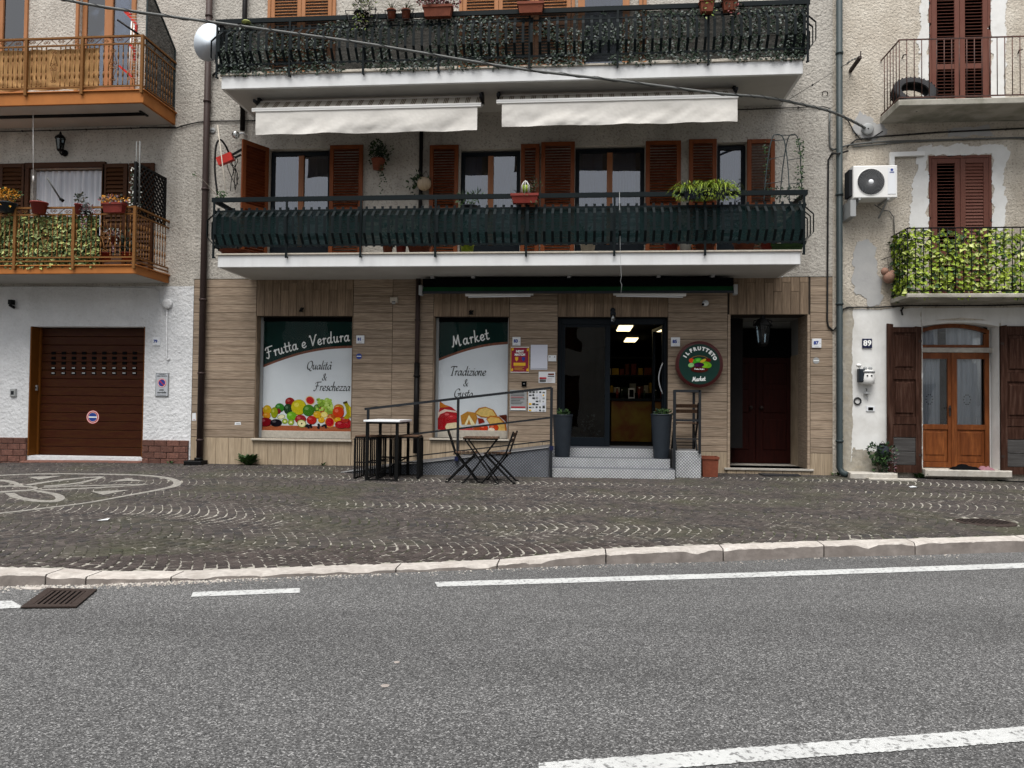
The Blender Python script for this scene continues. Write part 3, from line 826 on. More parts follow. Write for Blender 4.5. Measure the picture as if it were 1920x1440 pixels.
def window(parent, x0, x1, z0, z1, Y, mt='frame_wood', leaves=2, fw=.07, gl='glass_up', cur=None, base=0.0, name='window', mid=.11, curtain_gap=0.0, t=.05, outer=None):
    """frame with leaves of glass; Y is the front of the frame"""
    b = MB()
    b.cbox(x0, x0 + fw, Y, Y + t, z0, z1); b.cbox(x1 - fw, x1, Y, Y + t, z0, z1)
    b.cbox(x0 + fw, x1 - fw, Y, Y + t, z1 - fw, z1); b.cbox(x0 + fw, x1 - fw, Y, Y + t, z0, z0 + fw + base)
    xs = []
    wi = (x1 - x0 - 2 * fw)
    if leaves == 2:
        xm = (x0 + x1) / 2
        stile = MB(); stile.cbox(xm - mid / 2, xm + mid / 2, Y - .012, Y + t, z0 + fw + base, z1 - fw)
        xs = [(x0 + fw, xm - mid / 2), (xm + mid / 2, x1 - fw)]
    else: xs = [(x0 + fw, x1 - fw)]
    o = b.build(name, M[outer or mt], parent)
    if leaves == 2: stile.build('stile', M[mt], o)
    for a, c in xs:
        g = MB(); g.box(a, c, Y + t * .5, Y + t * .5 + .006, z0 + fw + base, z1 - fw); g.build('pane', M[gl], o)
        if cur:
            g = MB(); n = 26; zz0, zz1 = z0 + .03, z1 - fw * .6
            aa, cc = a - .02, c + .02 - (c - a) * curtain_gap
            for i in range(n + 1):
                x = aa + (cc - aa) * i / n; yy = Y + t + .06 + .018 * math.sin(i * 1.9 + a) + .01 * math.sin(i * 4.1)
                g.v += [(x, yy, zz0), (x, yy * 1.0, zz1)]
            for i in range(n): g.f.append((2 * i, 2 * i + 2, 2 * i + 3, 2 * i + 1)); g.m.append(0); g.sm.append(True)
            g.build('curtain', M[cur], o)
    return o
def room(parent, x0, x1, z0, z1, Y0, Y1, mt='dark_room'):
    b = MB()
    b.add([(x0, Y0, z0), (x1, Y0, z0), (x1, Y1, z0), (x0, Y1, z0), (x0, Y0, z1), (x1, Y0, z1), (x1, Y1, z1), (x0, Y1, z1)],
          [(0, 1, 2, 3), (7, 6, 5, 4), (0, 3, 7, 4), (1, 5, 6, 2), (3, 2, 6, 7)])
    return b.build('interior', M[mt], parent)

def leaf(b, p, d, n, L, W):
    p, d, n = Vector(p), Vector(d).normalized(), Vector(n)
    s = d.cross(n)
    if s.length < 1e-4: s = d.orthogonal()
    s.normalize(); n = s.cross(d).normalized()
    a = p; tip = p + d * L - n * L * .12; l = p + d * L * .45 + s * W / 2 + n * W * .18; r_ = p + d * L * .45 - s * W / 2 + n * W * .18
    m_ = p + d * L * .5
    b.add([a, r_, m_, l, tip], [(0, 1, 2), (0, 2, 3), (1, 4, 2), (2, 4, 3)])
def rdir():
    while True:
        v = Vector((U(-1, 1), U(-1, 1), U(-1, 1)))
        if .05 < v.length < 1: return v.normalized()
def bush(b, c, rad, n, L, W, mats=1, up=.3, clump=7):
    """leaf clumps spread through an uneven volume"""
    c = Vector(c); cl = []
    for i in range(clump):
        v = rdir() * U(.3, 1); cl.append((c + Vector((v.x * rad[0], v.y * rad[1], v.z * rad[2])), U(.3, .55)))
    for i in range(n):
        cc, rr = random.choice(cl); v = rdir()
        p = cc + Vector((v.x * rad[0], v.y * rad[1], v.z * rad[2])) * rr
        b.mi = random.randrange(mats)
        leaf(b, p, v + Vector((0, -.3, up)), rdir() + Vector((0, -1, .6)), L * U(.6, 1.2), W * U(.7, 1.2))
    b.mi = 0
def strands(b, c, n, L, droop, W=.012, spread=1.0, mats=1):
    """thin arching leaves from a point"""
    c = Vector(c)
    for i in range(n):
        a = U(0, 2 * PI); e = U(.5, 1.4); l = L * U(.5, 1.1)
        d = Vector((math.cos(a) * spread, math.sin(a) * spread, e)); p = c.copy(); s = Vector((-math.sin(a), math.cos(a), 0)) * W / 2
        b.mi = random.randrange(mats); vs = []
        K = 5
        for k in range(K + 1):
            w = 1 - k / K * .9; vs += [p - s * w, p + s * w]
            p = p + d.normalized() * l / K; d.z -= droop
        b.add(vs, [(2 * k, 2 * k + 1, 2 * k + 3, 2 * k + 2) for k in range(K)])
    b.mi = 0
def pot_mesh(b, c, r, h, flare=.75, rim=.12, n=20):
    b.lathe(c, [(r * flare, 0), (r * .97, h * (1 - rim)), (r * 1.06, h * (1 - rim)), (r * 1.06, h), (r * .93, h), (r * .9, h * .86), (0, h * .86)], n)
def trough_mesh(b, x0, x1, y0, y1, z0, z1, t=.015, taper=.03):
    def rr(z, e, i): return [(x0 + e + i, y0 + e + i, z), (x1 - e - i, y0 + e + i, z), (x1 - e - i, y1 - e - i, z), (x0 + e + i, y1 - e - i, z)]
    L = [rr(z0, taper, 0), rr(z1 - .04, .008, 0), rr(z1 - .04, -.006, 0), rr(z1, -.006, 0), rr(z1, -.006, t + .006), rr(z1 - .03, 0, t), ]
    vs = sum(L, []); fs = [(3, 2, 1, 0)]
    for k in range(len(L) - 1):
        for i in range(4):
            j = (i + 1) % 4; fs.append((k * 4 + i, k * 4 + j, k * 4 + 4 + j, k * 4 + 4 + i))
    k = (len(L) - 1) * 4; fs.append((k, k + 1, k + 2, k + 3))
    b.add(vs, fs)

# text -------------------------------------------------------------
def text_obj(s, size, X, Y, Z, mt, parent, align='CENTER', shear=0, bold=0, name='lettering', rotz=0, roll=0, sx=1.0):
    cu = bpy.data.curves.new('lettering', 'FONT'); cu.body = s; cu.size = size; cu.align_x = align; cu.align_y = 'CENTER'
    cu.shear = shear; cu.offset = bold; cu.extrude = .0006; cu.resolution_u = 2
    tmp = bpy.data.objects.new('lettering', cu); COL.objects.link(tmp)
    bpy.context.view_layer.update()
    me = bpy.data.meshes.new_from_object(tmp.evaluated_get(bpy.context.evaluated_depsgraph_get()))
    bpy.data.objects.remove(tmp); bpy.data.curves.remove(cu)
    me.materials.clear(); me.materials.append(M[mt])
    Mt = Matrix.Rotation(rotz, 4, 'Z') @ Matrix.Rotation(PI / 2, 4, 'X') @ Matrix.Rotation(roll, 4, 'Z') @ Matrix.Diagonal((sx, 1, 1, 1))
    me.transform(Mt); me.name = name
    o = bpy.data.objects.new(name, me); COL.objects.link(o)
    og = ORG[parent.name]; o.parent = parent; o.location = Vector((X, Y, Z)) - og; ORG[o.name] = Vector((X, Y, Z))
    return o
AB = {
 'a': ([[(.75, .8), (.45, 1.0), (.14, .72), (.1, .28), (.32, .0), (.6, .22), (.76, .85)], [(.78, 1.0), (.74, .3), (.84, .02), (1.0, .14)]], .98),
 'e': ([[(.08, .42), (.5, .52), (.66, .8), (.42, 1.0), (.14, .72), (.1, .26), (.4, .0), (.78, .22)]], .78),
 'r': ([[(.02, .8), (.2, 1.0), (.2, .5), (.17, 0)], [(.2, .55), (.4, .95), (.62, .9)]], .62),
 'u': ([[(.0, .85), (.12, 1.0), (.1, .3), (.3, .0), (.55, .2), (.68, .95)], [(.68, 1.0), (.66, .25), (.78, 0), (.94, .14)]], .92),
 't': ([[(.27, 1.65), (.2, .3), (.35, 0), (.58, .14)], [(-.05, 1.0), (.52, 1.04)]], .56),
 'd': ([[(.75, .8), (.45, 1.0), (.14, .72), (.1, .28), (.32, .0), (.6, .22), (.76, .85)], [(.84, 2.0), (.74, .3), (.84, .0), (1., .14)]], .98),
 'l': ([[(.22, 2), (.16, .3), (.28, 0), (.44, .12)]], .44),
 'i': ([[(.03, .85), (.18, 1.), (.14, .3), (.26, 0), (.42, .12)], [(.22, 1.42), (.24, 1.52)]], .42),
 'c': ([[(.66, .82), (.42, 1.0), (.14, .72), (.1, .28), (.36, .0), (.66, .2)]], .7),
 's': ([[(.56, .85), (.35, 1.0), (.16, .8), (.32, .55), (.52, .28), (.35, 0), (.06, .12)]], .64),
 'h': ([[(.18, 2.), (.1, 0)], [(.12, .5), (.4, 1.0), (.6, .8), (.56, .2), (.68, 0), (.85, .12)]], .85),
 'k': ([[(.2, 2), (.1, 0)], [(.62, .95), (.2, .45)], [(.2, .5), (.5, .2), (.62, .0), (.82, .12)]], .8),
 'n': ([[(.02, .85), (.14, 1), (.12, .5), (.08, 0)], [(.12, .5), (.4, 1.0), (.6, .8), (.56, .2), (.68, 0), (.85, .12)]], .85),
 'o': ([[(.4, 1.0), (.14, .72), (.1, .28), (.35, .0), (.64, .28), (.66, .72), (.4, 1.0)]], .76),
 'z': ([[(.1, .95), (.62, .96)], [(.62, .95), (.05, .05)], [(.05, .05), (.66, .04)]], .7),
 'F': ([[(.42, 1.85), (.36, 1.0), (.28, .25), (.05, -.1), (-.2, .1)], [(-.1, 1.5), (.1, 1.8), (.6, 1.88), (1.2, 1.9)], [(.05, 1.0), (.8, 1.04)]], 1.05),
 'T': ([[(.58, 1.88), (.5, 1.0), (.42, 0)], [(.0, 1.65), (.08, 1.88), (1.1, 1.88), (1.12, 1.68)], [(.22, 0), (.64, 0)]], .95),
 'G': ([[(1.15, 1.5), (.9, 1.88), (.4, 1.7), (.12, 1.0), (.25, .2), (.7, .0), (1.1, .35), (1.12, .8)], [(.8, .8), (1.3, .8)]], 1.3),
 'V': ([[(.0, 1.7), (.14, 1.9), (.3, 1.2), (.45, .05)], [(.45, .05), (.8, .9), (1.1, 1.75), (1.3, 1.9)]], 1.1),
 'M': ([[(-.1, .1), (.1, .1), (.3, 1.0), (.42, 1.85)], [(.42, 1.85), (.55, 1.0), (.68, .35)], [(.68, .35), (.95, 1.2), (1.2, 1.85)], [(1.2, 1.85), (1.2, .8), (1.28, .0), (1.5, .14)]], 1.5),
 'Q': ([[(.75, 1.88), (.3, 1.6), (.12, .9), (.3, .15), (.7, .0), (1.1, .4), (1.22, 1.1), (1.05, 1.7), (.75, 1.88)], [(.5, .1), (.8, -.1), (1.0, -.35), (1.3, -.3)]], 1.35),
 '&': ([[(1.2, .95), (1.0, .5), (.6, .05), (.2, .1), (.1, .5), (.5, .95), (.75, 1.4), (.6, 1.85), (.35, 1.7), (.35, 1.3), (.7, .6), (1.15, .0), (1.3, .1)]], 1.4),
 "'": ([[(-.5, 1.75), (-.25, 1.45)]], 0.02), ' ': ([], .45)}
def stroke_text(s, h, X, Y, Z, mt, parent, pen=.14, nib=False, slope=0.0, shear=0.0, name='lettering', arc=0.0, center=True, sp=1.0):
    """lettering drawn as pen strokes; h = x-height; slope tilts the base line"""
    b = MB(); tot = sum(AB[c][1] * sp for c in s) * h; x = -tot / 2 if center else 0
    na = R(38); nv = Vector((math.cos(na), 0, math.sin(na)))
    for ch in s:
        st, adv = AB[ch]
        for pl in st:
            pts = catmull([(p[0] * h, 0, p[1] * h) for p in pl], 6) if len(pl) > 2 else [Vector((p[0] * h, 0, p[1] * h)) for p in pl]
            out = []
            for p in pts:
                u = x + p.x + p.z * shear
                a = slope + arc * u
                ox, oz = u * math.cos(slope), u * math.sin(slope) + .5 * arc * u * u
                out.append(Vector((X + ox - p.z * math.sin(a), Y, Z + oz + p.z * math.cos(a))))
            for i in range(len(out) - 1):
                a_, c_ = out[i], out[i + 1]
                t = (c_ - a_)
                if t.length < 1e-6: continue
                t.normalize()
                if nib:
                    w = nv * pen * h / 2; e = Vector((-t.z, 0, t.x)) * pen * h * .14
                    n_ = Vector((-t.z, 0, t.x)); k = n_ if w.dot(n_) >= 0 else -n_
                    w = w + k * pen * h * .15
                else: w = Vector((-t.z, 0, t.x)) * pen * h / 2
                ex = t * pen * h * (.3 if not nib else .05)
                b.add([a_ - w - ex, c_ - w + ex, c_ + w + ex, a_ + w - ex], [(0, 1, 2, 3)])
                # keep overlapping pen strokes off one plane
                for q_ in range(4): v = b.v[-1 - q_]; b.v[-1 - q_] = (v[0], v[1] - 2e-6 * (len(b.f) % 97), v[2])
        x += adv * h * sp
    return b.build(name, M[mt], parent)

# ------------------------------------------------------------------ drainpipes
def drainpipe(name, label, pts, r, mt, rings=(), sub=None, mats2=None):
    t = thing(name, label, 'drainpipe', tuple(pts[-1]))
    b = MB(); b.tube(pts, r, 14); b.build('pipe', M[mt], t)
    for z in rings:
        p = None
        for a, c in zip(pts[:-1], pts[1:]):
            if min(a[2], c[2]) <= z <= max(a[2], c[2]) and a[2] != c[2]:
                k = (z - a[2]) / (c[2] - a[2]); p = Vector(a).lerp(Vector(c), k); break
        if p is None: continue
        b = MB(); b.lathe((p.x, p.y, p.z), [(r, -.02), (r + .012, -.018), (r + .012, .018), (r, .02)], 14); b.box(p.x - .012, p.x + .012, p.y + r, 0, p.z - .012, p.z + .012); b.build('bracket', M[mats2 or mt], t)
    return t

# ================================================================== MARKET BUILDING (middle)
TOPZ = 10.5
BXL, BXR = P(361, 700).x, P(1561, 700).x
ZC = P(950, 521).z                      # top of the tile cladding
DEP = 1.3                               # balcony depth
z1b, z1t = P(950, 498.5, -DEP).z, P(950, 475.5, -DEP).z
z2b, z2t = P(950, 153, -DEP).z, P(950, 128, -DEP).z
market = thing('market_building', 'grey stucco house with wood-look tiled shop front and round market sign, between two pale houses', 'building', (BXL, 0, 0))
WIN1 = RC(479, 593, 660.5, 823); WIN2 = RC(812, 594, 954, 822); DOOR = RC(1045, 594.5, 1251.5, 829); PORT = RC(1366.7, 590, 1515.5, 878)
DOOR = (DOOR[0], DOOR[1], .46, DOOR[3])
gh = [WIN1, WIN2, DOOR, PORT]
b = MB(); wall_holes(b, BXL, BXR, -.6, ZC, gh, .006, .5)
b.build('tile_backing', M['joint'], market)
f1 = z1t + .01
W1 = RC(503, 279, 618, 470); W2 = RC(862, 279, 975, 470); W3 = RC(1078, 272.5, 1209, 470); W4 = RC(1344, 267, 1400, 470)
ups = [(w[0], w[1], f1, w[3]) for w in (W1, W2, W3, W4)]
V1 = RC(504, -120, 631, 60); V2 = RC(862, -120, 1078, 60); V3 = RC(1098, -120, 1212, 60)
b = MB(); wall_holes(b, BXL, BXR, ZC + .002, TOPZ, ups, -.012, .3)
b.build('wall', M['stucco_mid'], market)
b = MB(); b.box(BXL + .01, BXR - .01, 8.2, 8.3, -.6, TOPZ); b.box(BXL, BXR, .6, 8.3, TOPZ, TOPZ + .1); b.build('rear_wall', M['dark_room'], market)
# tiles ----------------------------------------------------------
TF = -.012
CH = .155
zb_ = P(560, 822).z
def base_z(px): return P(px, 873).z - .25
xa = [P(361, 700).x, WIN1[0], WIN1[1], P(735, 700).x, WIN2[0], WIN2[1], DOOR[0], DOOR[1], PORT[0], PORT[1], BXR]
rows(market, xa[0], xa[1] - .003, zb_, ZC - .01, CH, TF, 'plank', splits=(xa[0] + .12,))
rows(market, xa[2] + .003, xa[4] - .003, zb_, ZC - .01, CH, TF, 'plank', splits=(xa[3],))
rows(market, xa[5] + .003, xa[6] - .003, zb_, ZC - .01, CH, TF, 'plank')
rows(market, xa[7] + .003, xa[8] - .03, zb_ - .12, ZC - .01, CH, TF, 'plank')
rows(market, xa[9] + .03, xa[10], zb_ - .12, ZC - .01, CH, TF, 'plank')
for w, sp in ((WIN1, .2), (WIN2, None), (DOOR, None), (PORT, .25)): cols(market, w[0], w[1], w[3] + .004, ZC - .01, .155, TF, 'plank_v', split=sp)
for a, c in ((xa[0], xa[1]), (xa[1], xa[2]), (xa[2], xa[4]), (xa[4], xa[6])):
    cols(market, a, c, -.25, zb_ - .005, .26, TF, 'plinth_tile', 'base_tile')
for a, c in ((xa[7], xa[8] - .03), (xa[9] + .03, xa[10])): cols(market, a, c, -.3, zb_ - .125, .29, TF, 'plinth_tile', 'base_tile')
cols(market, xa[8] - .03, xa[9] + .03, -.3, PORT[2] - .03, .155, TF - .01, 'plinth_tile', 'base_tile')
# window sills, portal trims
b = MB(); b.cbox(WIN1[0] - .04, WIN1[1] + .02, -.07, .4, WIN1[2] - .035, WIN1[2]); b.build('window_sill', M['marble_edge'], market)
b = MB(); b.cbox(WIN2[0] - .04, WIN2[1] + .02, -.07, .4, WIN2[2] - .035, WIN2[2]); b.build('window_sill', M['marble_edge'], market)
b = MB(); b.cbox(PORT[0] - .08, PORT[1] + .08, -.05, .6, PORT[2] - .035, PORT[2]); b.build('threshold', M['travertine'], market)
b = MB(); b.cbox(PORT[0] - .026, PORT[0] + .02, -.018, .55, PORT[2], PORT[3] + .0); b.build('door_jamb', M['plank'], market)
b = MB(); b.cbox(PORT[1] - .02, PORT[1] + .026, -.018, .55, PORT[2], PORT[3] + .0); b.build('door_jamb', M['plank'], market)
for w in (WIN1, WIN2):
    for s_ in (0, 1):
        b = MB()
        x = w[0] if s_ == 0 else w[1] - .012
        b.box(x, x + .012, -.01, .18, w[2] + .002, w[3] - .002); b.build('reveal_tile', M['plank_v'], market)

# shop windows with printed foil ---------------------------------
def shop_window(w, yF=.16):
    x0, x1, z0, z1 = w
    b = MB(); fw = .05
    b.cbox(x0 + .014, x0 + .014 + fw, yF, yF + .06, z0, z1 - .002); b.cbox(x1 - .02 - fw * .4, x1 - .014, yF, yF + .06, z0, z1 - .002)
    o = b.build('shop_window', M['alu_grey'], market)
    b = MB(); b.cbox(x0 + .015 + fw, x1 - .021 - fw * .4, yF, yF + .06, z1 - .075, z1 - .002); b.build('head_rail', M['dark'], o)
    b = MB(); b.cbox(x0 + .015 + fw, x1 - .021 - fw * .4, yF, yF + .06, z0, z0 + .14); b.build('foot_rail', M['marble_edge'], o)
    b = MB(); b.box(x0 + .015 + fw, x1 - .021 - fw * .4, yF + .018, yF + .024, z0 + .14, z1 - .075); b.build('pane', M['glass_shop'], o)
    return o
sw1 = shop_window(WIN1); sw2 = shop_window(WIN2)
YP = .20
def pp(x, y, Y=YP): return P(x, y, Y)
def print_sheet(o, px, curve, Yf=YP):
    """px = left, top, right, bottom of the foil; curve = pixel points of the lower edge of the green field"""
    x0, y0, x1, y1 = px
    tl, tr, br, bl = pp(x0, y0), pp(x1, y0), pp(x1, y1), pp(x0, y1)
    X0, X1 = tl.x, tr.x; Z0, Z1 = bl.z, tl.z
    c = catmull([pp(*p) for p in curve], 8)
    c[0].x = X0; c[-1].x = X1
    b = MB(); b.poly([(p.x, Yf, p.z) for p in c] + [(X1, Yf, Z0), (X0, Yf, Z0)][::1], .002); b.build('window_print', M['print_white'], o)
    b = MB(); b.poly([(p.x, Yf + .0003, p.z) for p in c] + [(X1, Yf + .0003, Z1), (X0, Yf + .0003, Z1)], .002); b.build('print_field', M['print_green'], o)
    b = MB()
    for i in range(len(c) - 1):
        h = .022
        b.add([(c[i].x, Yf - .0012, c[i].z - h), (c[i + 1].x, Yf - .0012, c[i + 1].z - h), (c[i + 1].x, Yf - .0012, c[i + 1].z + h), (c[i].x, Yf - .0012, c[i].z + h)], [(0, 1, 2, 3)])
    b.build('print_band', M['print_brown'], o)
    return X0, X1, Z0, Z1
z1s = lambda x, y: (480 + x / 6, 590 + y / 6)
E1 = print_sheet(sw1, (486, 600, 661, 809), [z1s(20, 605), z1s(250, 515), z1s(500, 435), z1s(750, 385), z1s(930, 368), z1s(1090, 362)])
E2 = print_sheet(sw2, (819, 601, 953, 810), [(819, 676), (850, 664), (885, 653), (920, 646), (953, 643)])
b = MB(); b.box(E1[0], E1[1], .196, .199, E1[3], WIN1[3] - .03); b.box(WIN1[0] + .064, E1[0], .196, .199, WIN1[2] + .14, WIN1[3] - .03); b.build('blind', M['dark'], sw1)
def pxs(p): return (P(1000, 700, YP) - P(999, 700, YP)).x * p
# lettering on foil
def lettering(s, x, y, xh, **k):
    p = pp(x, y); return stroke_text(s, pxs(xh), p.x, YP - .004, p.z, **k)
sl = math.atan2(33, 150) 
stroke_text('Frutta e Verdura', pxs(10.6), pp(580, 650).x, YP - .0045, pp(580, 650).z, 'white_ink', sw1, pen=.21, slope=.205, arc=-.16, name='lettering', sp=1.27, shear=.05)
stroke_text('Market', pxs(10.8), pp(884, 643).x, YP - .0045, pp(884, 643).z, 'white_ink', sw2, pen=.21, slope=.22, name='lettering', sp=1.28, shear=.05)
for s, x, y, xh, o in (('Qualita\'', 598, 692.5, 8.4, sw1), ('&', 608, 713, 6.8, sw1), ('Freschezza', 623, 732.5, 8.6, sw1), ('Tradizione', 877, 704, 8.8, sw2), ('&', 873, 724, 6.9, sw2), ('Gusto', 868, 744.5, 8.2, sw2)):
    stroke_text(s, pxs(xh), pp(x, y).x, YP - .0045, pp(x, y).z, 'black_ink', o, pen=.2, nib=True, shear=.2, sp=1.04 if len(s) > 1 else 1)
# fruit print
def flatmat(h): 
    k = 'f' + h
    if k not in M: M[k] = mat('ink_' + h, tuple(min(1, c * 1.15) for c in srgb(h)), .5, spec=.06, var=.3, scale=14)
    return M[k]
_lay = [0]
def disc(o, x, y, rx, ry, col, rot=0, n=18, name='fruit_print', z=None, hl=True):
    if hl and rx > 4.5:
        r_, g_, b_ = (int(col[i:i + 2], 16) for i in (1, 3, 5))
        disc(o, x + .4, y + .5, rx * 1.04, ry * 1.04, '#%02x%02x%02x' % (int(r_ * .45), int(g_ * .42), int(b_ * .4)), rot, n, name, None, False)
    _lay[0] += 1
    Y = YP - .0015 - _lay[0] * .00004
    c = pp(x, y); k = pxs(1); b = MB()
    pts = []
    for i in range(n):
        a = 2 * PI * i / n; u, v = math.cos(a) * rx * k, math.sin(a) * ry * k
        pts.append((c.x + u * math.cos(rot) - v * math.sin(rot), Y, c.z + u * math.sin(rot) + v * math.cos(rot)))
    b.poly(pts)
    b.build(name, flatmat(col), o)
    if hl and rx > 5:
        _lay[0] += 1; Y2 = YP - .0015 - _lay[0] * .00004; b = MB()
        b.poly([(c.x + (-.3 + .35 * math.cos(2 * PI * i / 10)) * rx * k, Y2, c.z + (.3 + .3 * math.sin(2 * PI * i / 10)) * ry * k) for i in range(10)])
        r_, g_, b_ = (int(col[i:i + 2], 16) for i in (1, 3, 5)); lt = lambda c_: min(255, int(c_ * .75 + 70))
        b.build(name, flatmat('#%02x%02x%02x' % (lt(r_), lt(g_), lt(b_))), o)
def ppoly(o, pts, col, name='fruit_print'):
    _lay[0] += 1; Y = YP - .0015 - _lay[0] * .00004
    b = MB(); b.poly([(pp(*p).x, Y, pp(*p).z) for p in pts]); b.build(name, flatmat(col), o)
def f1_(x, y): return z1s(x, y)
b = MB(); a0, a1 = pp(486, 799), pp(660, 810); b.add([(E1[0], YP - .0011, E1[2]), (E1[1], YP - .0011, E1[2]), (E1[1], YP - .0011, pp(660, 800).z), (E1[0], YP - .0011, pp(486, 797).z)], [(0, 1, 2, 3)]); b.build('table_print', flatmat('#a45a38'), sw1)
F1 = [(265, 1045, 55, 50, '#2e7a24'), (380, 980, 55, 50, '#8a1412'), (360, 1060, 50, 60, '#153a1a'), (250, 1085, 30, 30, '#7a1a2a'), (480, 1040, 88, 88, '#c6bb12'), (70, 1090, 55, 48, '#b01418'), (125, 1070, 50, 55, '#c8a51c'), (205, 1100, 42, 62, '#8f9a18'), (120, 1135, 45, 38, '#d09020'),
      (690, 1050, 45, 45, '#4c7a1e'), (790, 1030, 60, 55, '#9cc040'), (740, 990, 45, 40, '#86ad38'), (830, 1080, 45, 45, '#8aa63a'), (800, 970, 35, 35, '#a5c656'), (590, 1075, 68, 65, '#3d7a14'), (740, 1070, 32, 30, '#a31c1c'), (930, 1050, 58, 45, '#c08a20'), (925, 1100, 66, 66, '#d0401a'), (845, 1155, 45, 40, '#b05a1c'),
      (690, 1125, 48, 42, '#d6a812'), (400, 1140, 58, 50, '#6cae1c'), (500, 1175, 65, 50, '#9c1420'), (625, 1185, 58, 48, '#b51c16'), (100, 1205, 85, 50, '#7a0c18'), (225, 1215, 68, 42, '#14101a'), (735, 1185, 38, 32, '#e0b010'), (920, 1185, 42, 30, '#d8a818'), (960, 1235, 75, 45, '#a80c1c'), (1030, 1225, 45, 50, '#b0101e'), (1000, 1180, 48, 35, '#b4342a')]
for x, y, rx, ry, c in F1: disc(sw1, *f1_(x, y), rx / 6, ry / 6, c)
for x, y, rx, ry, a, c1, c2 in ((610, 965, 58, 50, -.5, '#e8c890', '#c01c20'), (768, 1125, 42, 36, 0, '#e8c41c', '#eee08c'), (830, 1210, 58, 62, .3, '#e0a050', '#b8121c'), (325, 1200, 34, 30, 0, '#5a6a1c', '#a8c03a'), (395, 1210, 38, 34, 0, '#5a6a1c', '#a8c03a'), (285, 1150, 48, 26, .2, '#8aa030', '#ece6c0'), (515, 1225, 56, 44, -.3, '#7a9a2a', '#ece4b0')):
    disc(sw1, *f1_(x, y), rx / 6, ry / 6, c1, a, hl=False); disc(sw1, *f1_(x, y), rx / 7.2, ry / 7.2, c2, a, hl=False)
    if '#a8c03a' == c2: disc(sw1, *f1_(x, y), rx / 18, ry / 18, '#ece8c8', a, hl=False)
    if c2 == '#ece4b0': disc(sw1, *f1_(x, y), 1.6, 1.6, '#4a3018', 0, hl=False)
for i in range(22): disc(sw1, *f1_(U(560, 800), U(1235, 1275)), 2.4, 2.1, '#0e0e1a', hl=False, n=8)
for i in range(30): disc(sw1, *f1_(U(665, 860), U(950, 1090)), 2.7, 2.7, random.choice(('#a9cc50', '#7da22e', '#c0da78')), hl=False, n=9)
ppoly(sw1, [f1_(*p) for p in ((980, 985), (1025, 970), (1040, 1010), (1075, 1050), (1070, 1150), (1030, 1175), (985, 1165), (1020, 1110), (1010, 1040))], '#a9a41a'); ppoly(sw1, [f1_(*p) for p in ((980, 985), (1025, 970), (1032, 995), (985, 1005))], '#4a3a14')
ppoly(sw1, [f1_(*p) for p in ((1045, 1030), (1075, 1040), (1078, 1120), (1060, 1150), (1055, 1090))], '#d8c424')
# ham, cheese and bread on the second foil
z2s = lambda x, y: (650 + x / 4.683, 700 + y / 4.683)
F2 = [(([(820, 245), (860, 275), (920, 295), (975, 340), (985, 400), (985, 490), (930, 540), (790, 525), (780, 460), (790, 390), (820, 300)]), '#a81a22'),
      (([(818, 250), (860, 275), (905, 295), (840, 300), (815, 300)]), '#c87a20'), (([(800, 345), (860, 315), (960, 330), (970, 345), (880, 335), (820, 360), (800, 400), (793, 390)]), '#e8d2c4'),
      (([(865, 470), (880, 440), (960, 430), (1010, 470), (960, 520), (880, 505)]), '#e6d6b0'), (([(1000, 370), (1060, 335), (1130, 345), (1150, 390), (1130, 450), (1010, 450)]), '#b98434'),
      (([(1030, 460), (1075, 365), (1130, 450), (1095, 460), (1075, 400), (1055, 455)]), '#efe6bc'), (([(1120, 350), (1160, 305), (1220, 293), (1290, 320), (1325, 375), (1240, 390), (1180, 385)]), '#b0742c'),
      (([(1135, 350), (1170, 315), (1225, 302), (1280, 325), (1310, 370), (1240, 382), (1180, 375)]), '#d8bc70'), (([(1225, 400), (1260, 370), (1340, 380), (1400, 440), (1412, 540), (1330, 520), (1250, 440)]), '#b8702a'),
      (([(1235, 405), (1265, 382), (1335, 392), (1385, 445), (1395, 530), (1330, 505), (1255, 440)]), '#d9b566'), (([(1335, 370), (1400, 362), (1414, 380), (1412, 440), (1380, 410)]), '#5c2414'),
      (([(985, 490), (1060, 470), (1110, 480), (1120, 520), (990, 520)]), '#b84848'), (([(1110, 480), (1180, 460), (1240, 465), (1250, 505), (1120, 515)]), '#b04e22'), (([(1150, 390), (1200, 400), (1215, 430), (1160, 445)]), '#8a2a1c')]
for pts, c in F2: ppoly(sw2, [z2s(*p) for p in pts], c, 'food_print')
for x, y, rx, ry, c in ((1205, 480, 36, 26, '#cc3a18'), (1290, 475, 42, 32, '#d04818'), (1270, 495, 30, 18, '#ecdcc8'), (930, 385, 40, 22, '#c02a30'), (880, 360, 20, 10, '#d8686a')): disc(sw2, *z2s(x, y), rx / 4.7, ry / 4.7, c, name='food_print')

